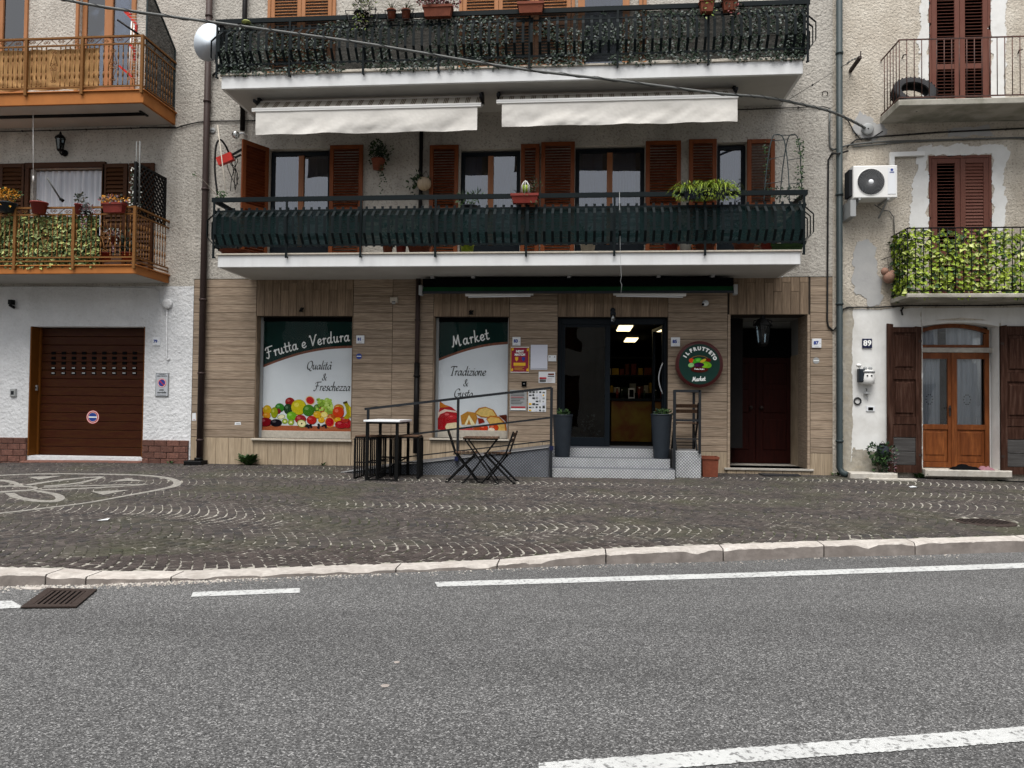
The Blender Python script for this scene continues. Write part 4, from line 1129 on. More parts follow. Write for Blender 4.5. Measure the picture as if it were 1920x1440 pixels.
# shop door: fixed leaf of glass left, open dark doorway right ---
yD = .10
sd = thing('shop_door', 'dark aluminium glazed shop door with its right side standing open onto the lit shop', 'door', (DOOR[0], yD, DOOR[2]))
dm = P(1144, 700, yD).x
b = MB()
b.cbox(DOOR[0] + .002, DOOR[0] + .07, yD, yD + .07, DOOR[2] + .002, DOOR[3] - .002); b.cbox(DOOR[1] - .05, DOOR[1] - .002, yD, yD + .07, DOOR[2] + .002, DOOR[3] - .002)
b.cbox(DOOR[0] + .071, DOOR[1] - .051, yD, yD + .07, DOOR[3] - .12, DOOR[3] - .002)
b.build('frame', M['alu_shadow_dark'], sd)
lx0, lx1 = DOOR[0] + .072, dm
b = MB(); zt_, zb2 = DOOR[3] - .121, DOOR[2] + .004
b.cbox(lx0, lx0 + .06, yD + .01, yD + .06, zb2, zt_); b.cbox(lx1 - .09, lx1, yD + .005, yD + .06, zb2, zt_); b.cbox(lx0 + .061, lx1 - .091, yD + .01, yD + .06, zb2, zb2 + .16); b.cbox(lx0 + .061, lx1 - .091, yD + .01, yD + .06, zt_ - .05, zt_)
dl = b.build('door_leaf', M['alu_shadow_dark'], sd)
b = MB(); b.box(lx0 + .061, lx1 - .091, yD + .03, yD + .04, zb2 + .16, zt_ - .05); b.build('pane', M['glass_door'], dl)
# the other leaf stands open inwards
def leaf_open():
    hx = DOOR[1] - .052; yy = yD + .06; w = .93; a = R(84)
    dx, dy = -math.cos(a), math.sin(a)
    b = MB()
    def pbar(u0, u1, z0, z1, t=.05):
        A = (hx + dx * u0, yy + dy * u0); B = (hx + dx * u1, yy + dy * u1); nx, ny = dy * t / 2, -dx * t / 2
        vs = [(A[0] - nx, A[1] - ny, z0), (B[0] - nx, B[1] - ny, z0), (B[0] + nx, B[1] + ny, z0), (A[0] + nx, A[1] + ny, z0)]
        vs += [(x, y, z1) for x, y, z in vs]
        b.add(vs, [(0, 1, 2, 3), (4, 5, 6, 7), (0, 1, 5, 4), (1, 2, 6, 5), (2, 3, 7, 6), (3, 0, 4, 7)])
    pbar(0, .07, zb2, zt_); pbar(w - .08, w, zb2, zt_); pbar(.071, w - .081, zb2, zb2 + .16); pbar(.071, w - .081, zt_ - .05, zt_)
    o = b.build('door_leaf', M['alu_shadow_dark'], sd)
    b = MB(); A = (hx + dx * .08, yy + dy * .08); B = (hx + dx * (w - .09), yy + dy * (w - .09))
    b.add([(A[0], A[1], zb2 + .16), (B[0], B[1], zb2 + .16), (B[0], B[1], zt_ - .05), (A[0], A[1], zt_ - .05)], [(0, 1, 2, 3)]); b.build('pane', M['glass_door'], o)
    b = MB(); hx_ = P(1239, 740, yD).x
    pts = [(hx_ + .03 - .07 * math.sin(PI * i / 10) * 1, yD - .02 - .0 * i, .46 + .95 + .55 * i / 10) for i in range(11)]
    b.tube(pts, .012, 8); b.build('handle', M['steel'], o)
leaf_open()
# shop interior
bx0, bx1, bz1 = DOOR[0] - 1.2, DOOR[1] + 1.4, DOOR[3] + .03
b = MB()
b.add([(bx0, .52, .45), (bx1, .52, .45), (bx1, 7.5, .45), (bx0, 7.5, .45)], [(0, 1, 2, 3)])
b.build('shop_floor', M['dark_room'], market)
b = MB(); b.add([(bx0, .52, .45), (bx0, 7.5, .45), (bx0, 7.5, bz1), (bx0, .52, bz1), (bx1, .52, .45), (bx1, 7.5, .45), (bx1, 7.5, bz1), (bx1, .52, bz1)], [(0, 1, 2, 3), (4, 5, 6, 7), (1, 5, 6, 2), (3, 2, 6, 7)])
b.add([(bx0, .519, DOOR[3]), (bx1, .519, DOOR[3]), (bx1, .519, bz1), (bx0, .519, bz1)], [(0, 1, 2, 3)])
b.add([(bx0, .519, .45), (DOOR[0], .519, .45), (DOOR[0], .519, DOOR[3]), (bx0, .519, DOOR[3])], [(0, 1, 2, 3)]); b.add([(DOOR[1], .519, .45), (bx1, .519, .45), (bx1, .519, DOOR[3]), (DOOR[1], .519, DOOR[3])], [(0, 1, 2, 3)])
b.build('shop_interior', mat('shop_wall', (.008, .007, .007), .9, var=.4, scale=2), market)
M['lamp_on'] = mat('lamp_on', (1.0, .82, .45), .5, emit=.8)
lampz = bz1 - .02
for i, (px_, py_) in enumerate(((1171, 614), (1183, 636))):
    p = G(px_, py_, lampz)
    t = thing('ceiling_light', ('nearer' if i == 0 else 'farther') + ' of the two lit square ceiling lights inside the shop', 'ceiling light', tuple(p), group='ceiling lights in the shop')
    sz = .135; dd = .52
    b = MB(); b.box(p.x - sz, p.x + sz, p.y - dd, p.y + dd, lampz - .03, lampz - .012); b.build('diffuser', M['lamp_on'], t)
    b = MB(); b.box(p.x - sz - .012, p.x + sz + .012, p.y - dd - .02, p.y + dd + .02, lampz - .011, lampz + .015); b.build('frame', M['white_plastic'], t)
M['counter'] = mat('counter', (.36, .23, .03), .5, col2=(.26, .08, .02), scale=3)
ct = thing('shop_counter', 'brown and yellow shop counter seen through the open door', 'counter', (P(1200, 800, 2.2).x, 2.2, .45))
b = MB(); cx0, cx1 = P(1146, 780, 2.2).x, P(1250, 780, 2.2).x + .3; b.cbox(cx0, cx1, 2.2, 2.9, .46, P(1200, 752, 2.2).z); b.build('front', M['counter'], ct)
b = MB(); b.cbox(cx0 - .03, cx1, 2.15, 2.95, P(1200, 752, 2.2).z + .001, P(1200, 748, 2.2).z + .01); b.build('worktop', M['iron_grey'], ct)
def small(name, label, cat, px, Y, mt, grp=None, parts=()):
    x0, x1, z0, z1 = RC(*px, Y); t = thing(name, label, cat, ((x0 + x1) / 2, Y, z0), group=grp)
    return t, x0, x1, z0, z1
t, x0, x1, z0, z1 = small('tablet_stand', 'small white framed price display standing on the shop counter', 'display', (1178, 728, 1190, 748), 2.35, '')
b = MB(); b.cbox(x0, x1, 2.35, 2.38, z0, z1); b.build('frame', M['white_plastic'], t); b = MB(); b.box(x0 + .02, x1 - .02, 2.345, 2.349, z0 + .04, z1 - .03); b.build('screen', M['dark'], t)
for i, (a, c) in enumerate(((1154, 1160), (1164, 1168), (1196, 1202), (1206, 1211))):
    t, x0, x1, z0, z1 = small('bottle', ('first', 'second', 'third', 'fourth')[i] + ' small bottle from the left on the shop counter', 'bottle', (a, 728 + 4 * (i % 2), c, 748), 2.5, '', 'bottles on the shop counter')
    b = MB(); r_ = (x1 - x0) / 2; h = z1 - z0; b.lathe(((x0 + x1) / 2, 2.5, z0), [(r_, 0), (r_, h * .6), (r_ * .4, h * .78), (r_ * .4, h)], 12); b.build('glass_body', M['leaf_dark'] if i % 2 else M['pot_red'], t)
    b = MB(); b.lathe(((x0 + x1) / 2, 2.5, z0 + h), [(r_ * .5, .001), (r_ * .5, .02)], 10); b.build('cap', M['white_plastic'], t)
t, x0, x1, z0, z1 = small('price_list', 'pale printed sheet hanging inside the shop at the right', 'paper sheet', (1224, 706, 1240, 760), 1.4, '')
b = MB(); b.box(x0, x1, 1.4, 1.404, z0, z1); b.build('sheet', M['grey_plastic'], t)
shf = thing('shop_shelf', 'dim shelf of packets and jars at the back of the shop', 'shelf', (P(1190, 700, 3.6).x, 3.6, .46))
sxa, sxb = P(1135, 700, 3.6).x, P(1262, 700, 3.6).x
for z_ in (1.05, 1.45, 1.85, 2.25):
    b = MB(); b.box(sxa, sxb, 3.6, 4.0, z_, z_ + .03); b.build('board', M['iron_grey'], shf)
for z_ in (1.08, 1.48, 1.88):
    x = sxa + .05; k_ = 0
    while x < sxb - .15:
        w_ = U(.07, .16); hh_ = U(.12, .27); b = MB(); b.cbox(x, x + w_, 3.62, 3.8, z_ + .001, z_ + hh_, .01); b.build('packet', M[random.choice(['pot_red', 'leaf_dark', 'grey_plastic', 'yellow_box', 'blue_ink', 'terracotta', 'marble_edge'])], shf); x += w_ + U(.01, .05)
# pale flowers behind the fixed leaf
t, x0, x1, z0, z1 = small('flower_bucket', 'bucket of pale flowers standing on the floor behind the shop door glass', 'flower bucket', (1092, 780, 1122, 818), .75, '')
xc = (x0 + x1) / 2
b = MB(); pot_mesh(b, (xc, .75, .455), .11, .24); b.build('bucket', M['pot_grey'], t)
b = MB(); bush(b, (xc, .75, .85), (.16, .12, .16), 90, .06, .04, 2, clump=6); b.build('flowers', [M['petal_white'], M['leaf_dark']], t, kind='stuff')

# portal: recessed vestibule with dark double door ---------------
vy = .5
b = MB()
px0, px1, pz0, pz1 = PORT
vy2 = 1.15
b.add([(px0 - .02, .5, pz0), (px1 + .02, .5, pz0), (px1 + .02, vy2, pz0), (px0 - .02, vy2, pz0)], [(0, 1, 2, 3)]); b.build('vestibule_floor', M['travertine'], market)
b = MB(); b.add([(px0 - .0, .49, pz0), (px0, vy2, pz0), (px0, vy2, pz1), (px0, .49, pz1), (px1, .49, pz0), (px1, vy2, pz0), (px1, vy2, pz1), (px1, .49, pz1)], [(0, 1, 2, 3), (4, 5, 6, 7), (3, 2, 6, 7), (1, 5, 6, 2)])
b.build('vestibule_wall', mat('vest_wall', (.24, .245, .235), .9), market)
b = MB(); b.box(px1 - .012, px1 - .002, .02, vy2, pz0 + .002, P(1500, 665, .6).z); b.build('wainscot', M['plinth_tile'], market)
b = MB(); b.box(px0 + .002, px0 + .012, .02, vy2, pz0 + .002, P(1500, 665, .6).z); b.build('wainscot', M['plinth_tile'], market)
pd0, pd1, pdb, pdt = RC(1366, 616, 1487, 868, vy2 - .08)
pd0 = px0 + .02
pdr = thing('double_door', 'dark red-brown panelled double door deep in the portal', 'door', ((pd0 + pd1) / 2, vy2 - .06, pz0))
xm = (pd0 + pd1) / 2
for a, c in ((pd0, xm - .004), (xm + .004, pd1)):
    b = MB(); b.cbox(a, c, vy2 - .08, vy2 - .03, pz0 + .01, pdt - .55); lf = b.build('door_leaf', M['portal_wood'], pdr)
    w = c - a
    for d, e in ((.12, .42), (.47, .70)):
        h = pdt - .55 - pz0
        b = MB(); b.cbox(a + .12, c - .12, vy2 - .095, vy2 - .081, pz0 + h * d + .02, pz0 + h * e, .012); b.build('panel', M['portal_wood'], lf)
    b = MB(); b.cbox(a + .12, c - .12, vy2 - .095, vy2 - .081, pdt - .55 - h * .25, pdt - .65, .012); b.build('panel', M['portal_wood'], lf)
    b = MB(); kx = (c - .09) if a == pd0 else (a + .09); b.ball((kx, vy2 - .12, pz0 + 1.05), .035); b.build('knob', M['cast_iron'], lf)
b = MB(); b.cbox(pd0, pd1, vy2 - .08, vy2 - .03, pdt - .545, pdt); b.build('transom', M['dark'], pdr)

# first floor windows and shutters ------------------------------
for i, w in enumerate(ups):
    x0, x1, z0, z1 = w
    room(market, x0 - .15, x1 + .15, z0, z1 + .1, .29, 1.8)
    o = window(market, x0 + .004, x1 - .004, z0, z1 - .03, .10, mt='frame_wood', leaves=1 if i == 3 else 2, cur='curtain_blue' if i in (0,) else 'curtain', base=.35, curtain_gap=(.0, .35, .2, .1)[i], fw=.07, mid=.10, outer='alu_shadow_dark')  # outer frames near black: their shadow is put into the colour
def sh(a, y0, c, Y=-.055, **k):
    x0 = P(a, 380, Y).x; x1 = P(c, 380, Y).x; zt = P((a + c) / 2, y0, Y).z
    return shutter(market, x0, x1, f1 + .01, zt, Y, **k)
so = sh(503, 277, 560, ang=-118, hinge='l', Y=-.02, rails=(.45,))
sh(618, 273, 680, rails=(.45,)); sh(805, 273, 859, rails=(.45,)); sh(976, 271, 1011, rails=(.45,)); sh(1014, 267, 1077, Y=-.10, rails=(.45,)); sh(1210, 265, 1276, rails=(.45,))
sh(1291, 262, 1343, rails=(.45,)); sh(1400, 262, 1452, rails=(.45,), tilt=20)
# second floor shutters and windows (seen above the upper rail)
f2 = z2t + .01
for a, c, n in ((504, 631, 2), (862, 1078, 3), (1198, 1212, 1)):
    x0, x1 = P(a, 15).x, P(c, 15).x
    fr = MB(); fr.cbox(x0, x0 + .06, -.06, -.014, f2, TOPZ - .6); fr.cbox(x1 - .06, x1, -.06, -.014, f2, TOPZ - .6); fr.build('window_frame', M['frame_tan'], market)
    if n == 1: continue
    w = (x1 - x0 - .13) / n
    for i in range(n): shutter(market, x0 + .063 + i * w, x0 + .063 + (i + 1) * w - .006, f2 + .01, TOPZ - .7, -.018, mt='frame_tan', rails=(.42,), pitch=.055, t=.03)
x0, x1 = P(1084, 15).x, P(1180, 15).x
window(market, x0, x1, f2, TOPZ - .7, -.07, mt='frame_tan', leaves=1, cur=None, fw=.12, gl='glass_up')
b = MB(); b.box(x0 + .1, x1 - .1, -.035, -.02, f2 + .1, TOPZ - .8); b.build('curtain', M['curtain_blue'], market)

# balconies ------------------------------------------------------
def scroll(b, c, r, turns, a0, sgn, Y, rr=.005, n=14):
    pts = []
    for i in range(n + 1):
        t = i / n; a = a0 + sgn * turns * 2 * PI * t; q_ = r * (1 - .75 * t)
        pts.append((c[0] + q_ * math.cos(a), Y, c[1] + q_ * math.sin(a)))
    b.tube(pts, rr, 5)
def long_balcony(label, px, zb, zt, hand_px, top_px, low_px, post_px, nbars, foil, floor_edge=True):
    x0, x1 = P(px[0], px[2], -DEP).x, P(px[1], px[3], -DEP).x
    t = thing('balcony', label, 'balcony', (x0, -DEP, zb))
    b = MB(); b.mi = 0
    b.cbox(x0, x1, -DEP, -.013, zb, zt, .006); o = b.build('slab', [M['white_paint']], t)
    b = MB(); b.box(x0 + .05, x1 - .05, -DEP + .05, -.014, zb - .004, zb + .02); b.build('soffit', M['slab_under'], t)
    b = MB(); b.cbox(x0 - .02, x1 + .02, -DEP - .03, -.014, zt + .001, zt + .028); b.build('marble_edge', M['marble_edge'], t)
    Yr = -DEP - .045
    def L(pp_): # line through two pixels -> height at x
        a, c = P(pp_[0], pp_[1], Yr), P(pp_[2], pp_[3], Yr); return lambda x: a.z + (c.z - a.z) * (x - a.x) / (c.x - a.x)
    hz, tz, lz = L(hand_px)(0), L(top_px)(0), L(low_px)(0)
    xl, xr = x0 - .075, x1 + .075
    b = MB(); b.box(xl - .02, xr + .02, Yr - .02, Yr + .02, hz - .045, hz + .03); b.box(xl - .02, xl + .02, Yr + .021, -.014, hz - .045, hz + .03); b.box(xr - .02, xr + .02, Yr + .021, -.014, hz - .045, hz + .03); b.build('handrail', M['rail_green'], t)
    for z, nm in ((tz, 'rail'), (lz, 'rail')):
        b = MB(); b.box(xl, xr, Yr - .008, Yr + .008, z - .012, z + .012); b.box(xl - .008, xl + .008, Yr + .009, -.014, z - .012, z + .012); b.box(xr - .008, xr + .008, Yr + .009, -.014, z - .012, z + .012); b.build(nm, M['rail_green'], t)
    for p in post_px:
        x = P(p, (hand_px[1] + low_px[1]) / 2, Yr).x; x = min(max(x, xl), xr)
        b = MB(); b.box(x - .017, x + .017, Yr - .026, Yr - .009, zt - .06, hz - .046); b.box(x - .012, x + .012, Yr - .008, -DEP - .001, zt - .05, zt - .025); b.build('post', M['rail_green'], t)
    # belly bars
    prof = [(0, tz + .05), (0, tz - .02), (-.125, tz - .13), (-.125, lz + .17), (-.0, lz + .02), (-.0, lz - .03)]
    w = .021; b = MB(); vs = []
    for k, (dy, z) in enumerate(prof):
        vs += [(-w, dy - .012, z), (w, dy - .012, z), (w, dy - .004, z), (-w, dy - .004, z)]
    fs = [(0, 1, 2, 3)]
    for k in range(len(prof) - 1):
        for i in range(4):
            j = (i + 1) % 4; fs.append((k * 4 + i, k * 4 + j, k * 4 + 4 + j, k * 4 + 4 + i))
    k = (len(prof) - 1) * 4; fs.append((k, k + 1, k + 2, k + 3)); b.add(vs, fs)
    me = b.mesh('baluster', M['rail_green'])
    for i in range(nbars):
        x = xl + .10 + (xr - xl - .2) * i / (nbars - 1); piece('baluster', me, t, (x, Yr, 0))
    for i in range(8):
        y = Yr + .08 + (1.15) * i / 7
        piece('baluster', me, t, (xl, y, 0), (0, 0, -PI / 2)); piece('baluster', me, t, (xr, y, 0), (0, 0, PI / 2))
    return t, x0, x1, Yr, xl, xr, hz, tz, lz
B1 = long_balcony('first floor balcony over the shop, white slab, dark green windscreen behind bellied bars', (408, 1501, 489, 486), z1b, z1t, (402, 374, 1510, 360), (402, 392, 1510, 386), (402, 458.5, 1505, 455), (402, 538, 677, 817, 987, 1152, 1322, 1507), 72, None)
bt, bx0_, bx1_, Yr, xl, xr, hz, tz, lz = B1
def net_part(parent, x0, x1, Y, z0, z1, mt, name='windscreen', wav=.005, side=None):
    b = MB(); n = 90; m_ = 5
    for i in range(n + 1):
        x = x0 + (x1 - x0) * i / n
        for j in range(m_ + 1):
            z = z0 + (z1 - z0) * j / m_ + (mnoise.noise((x * 1.3, j, 5)) * .015 if j in (0, m_) else 0)
            b.v.append((x, Y + mnoise.noise((x * 2, z * 2, 1)) * wav, z) if side is None else (side + mnoise.noise((x * 2, z * 2, 1)) * wav, x, z))
    for i in range(n):
        for j in range(m_):
            a = i * (m_ + 1) + j; b.f.append((a, a + m_ + 1, a + m_ + 2, a + 1)); b.m.append(0); b.sm.append(True)
    return b.build(name, M[mt], parent)
net_part(bt, xl + .03, xr - .03, Yr + .03, lz - .01, tz + .005, 'net')
net_part(bt, Yr + .05, -.05, 0, lz - .01, tz + .005, 'net', side=xl + .03); net_part(bt, Yr + .05, -.05, 0, lz - .01, tz + .005, 'net', side=xr - .03)

B2 = long_balcony('second floor balcony above the cream awnings, dark ivy screen behind its bars', (415, 1505.5, 155, 124), z2b, z2t, (400, 42, 1522, 2), (400, 58, 1520, 22), (400, 122, 1520, 91), (408, 544, 682, 823, 993, 1158, 1328, 1514), 70, None)
bt2, b2x0, b2x1, Yr2, xl2, xr2, hz2, tz2, lz2 = B2
net_part(bt2, xl2 + .03, xr2 - .03, Yr2 + .045, z2t + .06, hz2 - .03, 'net_dark')
net_part(bt2, Yr2 + .05, -.05, 0, z2t + .06, hz2 - .03, 'net_dark', side=xl2 + .03); net_part(bt2, Yr2 + .05, -.05, 0, z2t + .06, hz2 - .03, 'net_dark', side=xr2 - .03)
def leaf_screen(parent, x0, x1, Y, z0, z1, n, L, W, mats, rowp=None, name='leaf_screen', side=None, dens=None):
    b = MB()
    for i in range(n):
        x, z = U(x0, x1), U(z0, z1)
        if rowp: z = z0 + round((z - z0) / rowp) * rowp + U(-.015, .015)
        if dens and mnoise.noise((x * 1.7, z * 2.2, 4)) < dens: continue
        y = Y + U(-.03, .02)
        b.mi = random.randrange(len(mats))
        d = Vector((U(-1, 1), U(-.5, .1), U(-1, .35))); nn = Vector((U(-.5, .5), -1, U(-.1, .9)))
        p = (x, y, z)
        if side is not None: p = (side + U(-.03, .02) , x, z); d = Vector((U(-.3, .3), d.x, d.z)); nn = Vector((1 * (1 if side > -5 and side > 0 else 1), nn.x, nn.z))
        leaf(b, p, d, nn, L * U(.7, 1.25), W * U(.7, 1.2))
    b.mi = 0
    return b.build(name, [M[m_] for m_ in mats], parent, kind='stuff')
leaf_screen(bt2, xl2 + .05, xr2 - .05, Yr2 + .02, z2t - .0, hz2 - .05, 11000, .055, .038, ['leaf_dark', 'leaf_dark', 'leaf_grey'], dens=-.2)  # grey leaves among the dark ones imitate pale highlights by colour
# hanging cord of the ground floor awning
# drainpipes -----------------------------------------------------
gz0 = interp(BX, BZ, P(372, 868).x)
YPp = -.10
a_, c_ = P(392.5, 0, YPp), P(374, 862, YPp)
xp = (a_.x + c_.x) / 2
drainpipe('drainpipe', 'brown drainpipe running down between the garage house and the tiled shop front', [(xp, YPp, TOPZ), (xp, YPp, gz0 + .02)], .057, 'pipe_brown', [P(390, y, YPp).z for y in (30, 190, 355, 562, 700, 825)] )
xq = P(457, 120, -.09).x; zq_ = P(460, 245, -.09).z
drainpipe('drainpipe', 'short black downpipe ending above the open shutter under the left end of the upper balcony', [(xq, -.09, TOPZ), (xq, -.09, zq_)], .045, 'pipe_black', [P(460, 200, -.09).z])
xm_ = P(783, 600, -.08).x
drainpipe('drainpipe', 'dark brown and black downpipe between the two printed shop windows', [(xm_, -.08, ZC + .05), (xm_, -.08, P(783, 680, -.08).z)], .042, 'pipe_brown', [P(783, y, -.08).z for y in (600,)])
drainpipe('drainpipe', 'black lower section of the downpipe left of the second shop window', [(xm_, -.08, P(783, 680, -.08).z), (xm_, -.08, interp(BX, BZ, xm_) + .25)], .05, 'pipe_black', [P(783, y, -.08).z for y in (705,)])
xm2 = P(789, 320, -.06).x
drainpipe('drainpipe', 'slim black downpipe on the first floor wall beside the hanging basket', [(xm2, -.06, z2b - .02), (xm2, -.06, f1)], .035, 'pipe_black', [])
xr_ = P(1574, 450, -.10).x
drainpipe('drainpipe', 'tall slate green drainpipe between the market house and the house numbered 89', [(xr_, -.10, TOPZ), (xr_, -.10, interp(BX, BZ, xr_) + .14), (xr_ + .03, -.14, interp(BX, BZ, xr_) + .06), (xr_ + .08, -.24, interp(BX, BZ, xr_) + .03)], .053, 'pipe_green', [P(1574, y, -.10).z for y in (100, 365, 570, 827)])
b = MB(); gx = P(372, 862, -.15).x
gt = thing('drain_boot', 'black plastic drain box on the cobbles at the foot of the brown drainpipe', 'drain box', (gx, -.18, gz0))
b.cbox(gx - .22, gx + .12, -.28, -.04, gz0 - .01, gz0 + .07, .015); b.build('box', M['iron'], gt); b = MB(); b.lathe((gx, -.15, gz0 + .071), [(.075, 0), (.07, .05), (.06, .051)], 14); b.build('collar', M['iron'], gt)

# ================================================================== GARAGE HOUSE (left)
LX0 = -17.0
garage = thing('garage_house', 'pale stucco house with brown garage door and two orange balconies, at the left', 'building', (LX0, 0, 0))
GA = RC(60, 612.5, 271, 856)
GA = (P(56, 730).x, P(270.7, 730).x, GA[2], GA[3])
ZW = P(320, 537).z                     # where the white ground floor starts
LW = RC(50, 304, 198, 500); LWt = P(130, 306).z
DL = 1.08
l1b, l1t = P(150, 513, -DL).z, P(150, 499, -DL).z
l2b, l2t = P(150, 195, -DL).z, P(150, 173, -DL).z
LD1 = (P(-60, 40).x, P(49, 40).x, l2t, TOPZ - 1.2); LD2 = (P(150, 40).x, P(251, 40).x, l2t, TOPZ - 1.2)
LWh = (P(62, 380).x, P(190, 380).x, l1t, LWt - .1)
b = MB(); wall_holes(b, LX0, BXL, -.6, ZW, [(GA[0], GA[1], GA[2], GA[3])], -.016, .35); b.build('lower_wall', M['white_rough'], garage)
b = MB(); wall_holes(b, LX0, BXL - .001, ZW, TOPZ, [LWh, LD1, LD2], -.010, .3); b.build('upper_wall', M['stucco_left'], garage)
b = MB(); b.box(LX0, BXL - .01, 3.2, 3.3, -.6, TOPZ); b.box(LX0, BXL - .002, .6, 3.3, TOPZ, TOPZ + .1); b.build('rear_wall', M['dark_room'], garage)
# plinth of split stone blocks
pt = P(20, 820).z; pt2 = P(310, 825).z
for a, c, zt in ((LX0 + 3, GA[0] - .005, pt), (GA[1] + .005, BXL - .03, pt2)):
    z = zt; r_ = 0
    while z > -.15:
        x = a - (.11 if r_ % 2 else 0)
        while x < c:
            xa_, xe_ = max(x, a), min(x + .24, c)
            plank(garage, xa_ + .003, xe_ - .003, z - .112, z - .003, -.05 + U(-.006, .006), 'plinth_block', 'stone_block', t=.034, c=.008)
            x += .24
        z -= .115; r_ += 1
# garage door
gd = thing('garage_door', 'dark brown sectional garage door with rows of small vents and a no parking disc', 'garage door', ((GA[0] + GA[1]) / 2, .2, GA[2]))
b = MB(); b.cbox(GA[0] + .001, GA[0] + .03, -.03, .33, GA[2] + .002, GA[3] - .001, .003); b.cbox(GA[0] + .031, GA[0] + .07, .17, .21, GA[2] + .002, GA[3] - .001, .003); b.build('jamb', M['garage_frame'], gd)
b = MB(); b.cbox(GA[1] - .02, GA[1] - .001, -.02, .33, GA[2] + .002, GA[3] - .001, .003); b.build('jamb', M['garage_frame'], gd)
nP = 15; ph = (GA[3] - GA[2] - .01) / nP
for i in range(nP):
    b = MB(); z = GA[2] + .005 + i * ph
    b.cbox(GA[0] + .072, GA[1] - .022, .20, .235, z, z + ph - .006, .007); b.build('panel', M['garage'], gd)
for r_ in range(5):
    for c_ in range(9):
        px_ = 100.8 + c_ * 19.0 + r_ * -.2; py_ = 662 + r_ * 9.4
        p = P(px_, py_, .195); w = .042; h = .026
        b = MB(); b.mi = 0; b.box(p.x - w, p.x + w, .188, .199, p.z - h, p.z + h)
        vo = b.build('vent', M['dark'], gd)
        if r_ >= 3: b = MB(); b.box(p.x - w * .72, p.x + w * .72, .185, .1875, p.z - h * .45, p.z + h * .5); b.build('vent_glass', M['grey_plastic'], vo)
def noparking(parent, cx, Y, cz, r_):
    b = MB(); b.lathe((cx, Y, cz), [(r_, 0), (r_, -.004), (0, -.004)], 28, 'y', False); b.build('disc', M['red_bright'], parent)
    b = MB(); b.lathe((cx, Y, cz), [(r_ * .93, -.0041), (r_ * .93, -.0046), (r_ * .86, -.0046), (r_ * .86, -.0041)], 28, 'y', False, False); b.build('ring', M['white_ink'], parent)
    return b
npd = thing('no_parking_disc', 'round red and blue no parking disc on the garage door', 'no parking sign', tuple(P(174, 782, .195)))
pc = P(174, 782, .195); noparking(npd, pc.x, .198, pc.z, .128)
b = MB(); b.lathe((pc.x, .193, pc.z), [(.088, 0), (.088, -.0005), (0, -.0005)], 28, 'y', False); b.build('white_field', M['white_ink'], npd)
for s_ in (1, -1):
    pts = [(pc.x + .080 * math.cos(a), .1915, pc.z + s_ * (.012 + .070 * math.sin(a))) for a in [PI * i / 14 for i in range(15)]]
    b = MB(); b.poly(pts); b.build('blue_field', M['blue_ink'], npd)
# apron in front of the garage
b = MB(); b.add([(GA[0], .2, GA[2] + .003), (GA[1], .2, GA[2] + .003), (GA[1] + .02, -.10, pz(GA[1], -.1) + .012), (GA[0] - .1, -.10, pz(GA[0], -.1) + .012)], [(0, 1, 2, 3)]); b.add([(GA[0] - .1, -.10, pz(GA[0], -.1) + .012), (GA[1] + .02, -.10, pz(GA[1], -.1) + .012), (GA[1] + .02, -.10, -.2), (GA[0] - .1, -.10, -.2)], [(0, 1, 2, 3)]); b.build('garage_apron', M['plinth_block'], garage)
b = MB(); b.box(GA[0] + .03, GA[1] - .01, .236, .30, GA[2] - .3, GA[3]); b.build('door_backing', M['dark'], garage)

# window and shutters, first floor
room(garage, LWh[0] - .1, LWh[1] + .1, LWh[2], LWh[3] + .1, .29, 1.6)
b = MB(); fx0, fx1 = P(48, 380).x, P(199, 380).x
b.cbox(fx0, fx1, -.07, -.011, LWt - .10, LWt); b.cbox(fx0, fx0 + .10, -.07, -.011, l1t, LWt - .101); b.cbox(fx1 - .06, fx1, -.07, -.011, l1t, LWt - .101); b.build('window_frame', M['shutter_l'], garage)
b = MB(); n = 60; x0, x1 = LWh[0] + .0, LWh[1] - .0
for i in range(n + 1):
    x = x0 + (x1 - x0) * i / n; yy = .08 + .022 * math.sin(i * 1.15) + .012 * math.sin(i * 2.9 + 1); b.v += [(x, yy, LWh[2] + .8), (x, yy * .9, LWh[3] - .03)]
for i in range(n): b.f.append((2 * i, 2 * i + 2, 2 * i + 3, 2 * i + 1)); b.m.append(0); b.sm.append(True)
b.build('curtain', M['curtain'], garage)
def shl(a, y0, c, **k):
    x0 = P(a, 380, -.05).x; x1 = P(c, 380, -.05).x; return shutter(garage, x0, x1, l1t + .03, P((a + c) / 2, y0, -.05).z, -.03, mt='shutter_l', rails=(.4,), pitch=.075, tilt=60, **k)
shl(-2, 307, 47); shl(192, 307, 238); shl(241, 306, 288)
# upper french windows
for (d, tt) in ((LD1, 'l'), (LD2, 'r')):
    room(garage, d[0] - .1, d[1] + .1, d[2], d[3], .29, 1.6)
    window(garage, d[0] + .003, d[1] - .003, d[2] + .002, d[3] - .002, .06, mt='frame_tan', leaves=2, fw=.09, mid=.16, cur='curtain', base=.5)
    b = MB(); 
    for s_ in (0, 1):
        x = d[0] - .06 if s_ == 0 else d[1]
        b.cbox(x, x + .06, -.05, -.011, d[2], d[3])
    b.build('window_frame', M['frame_tan'], garage)

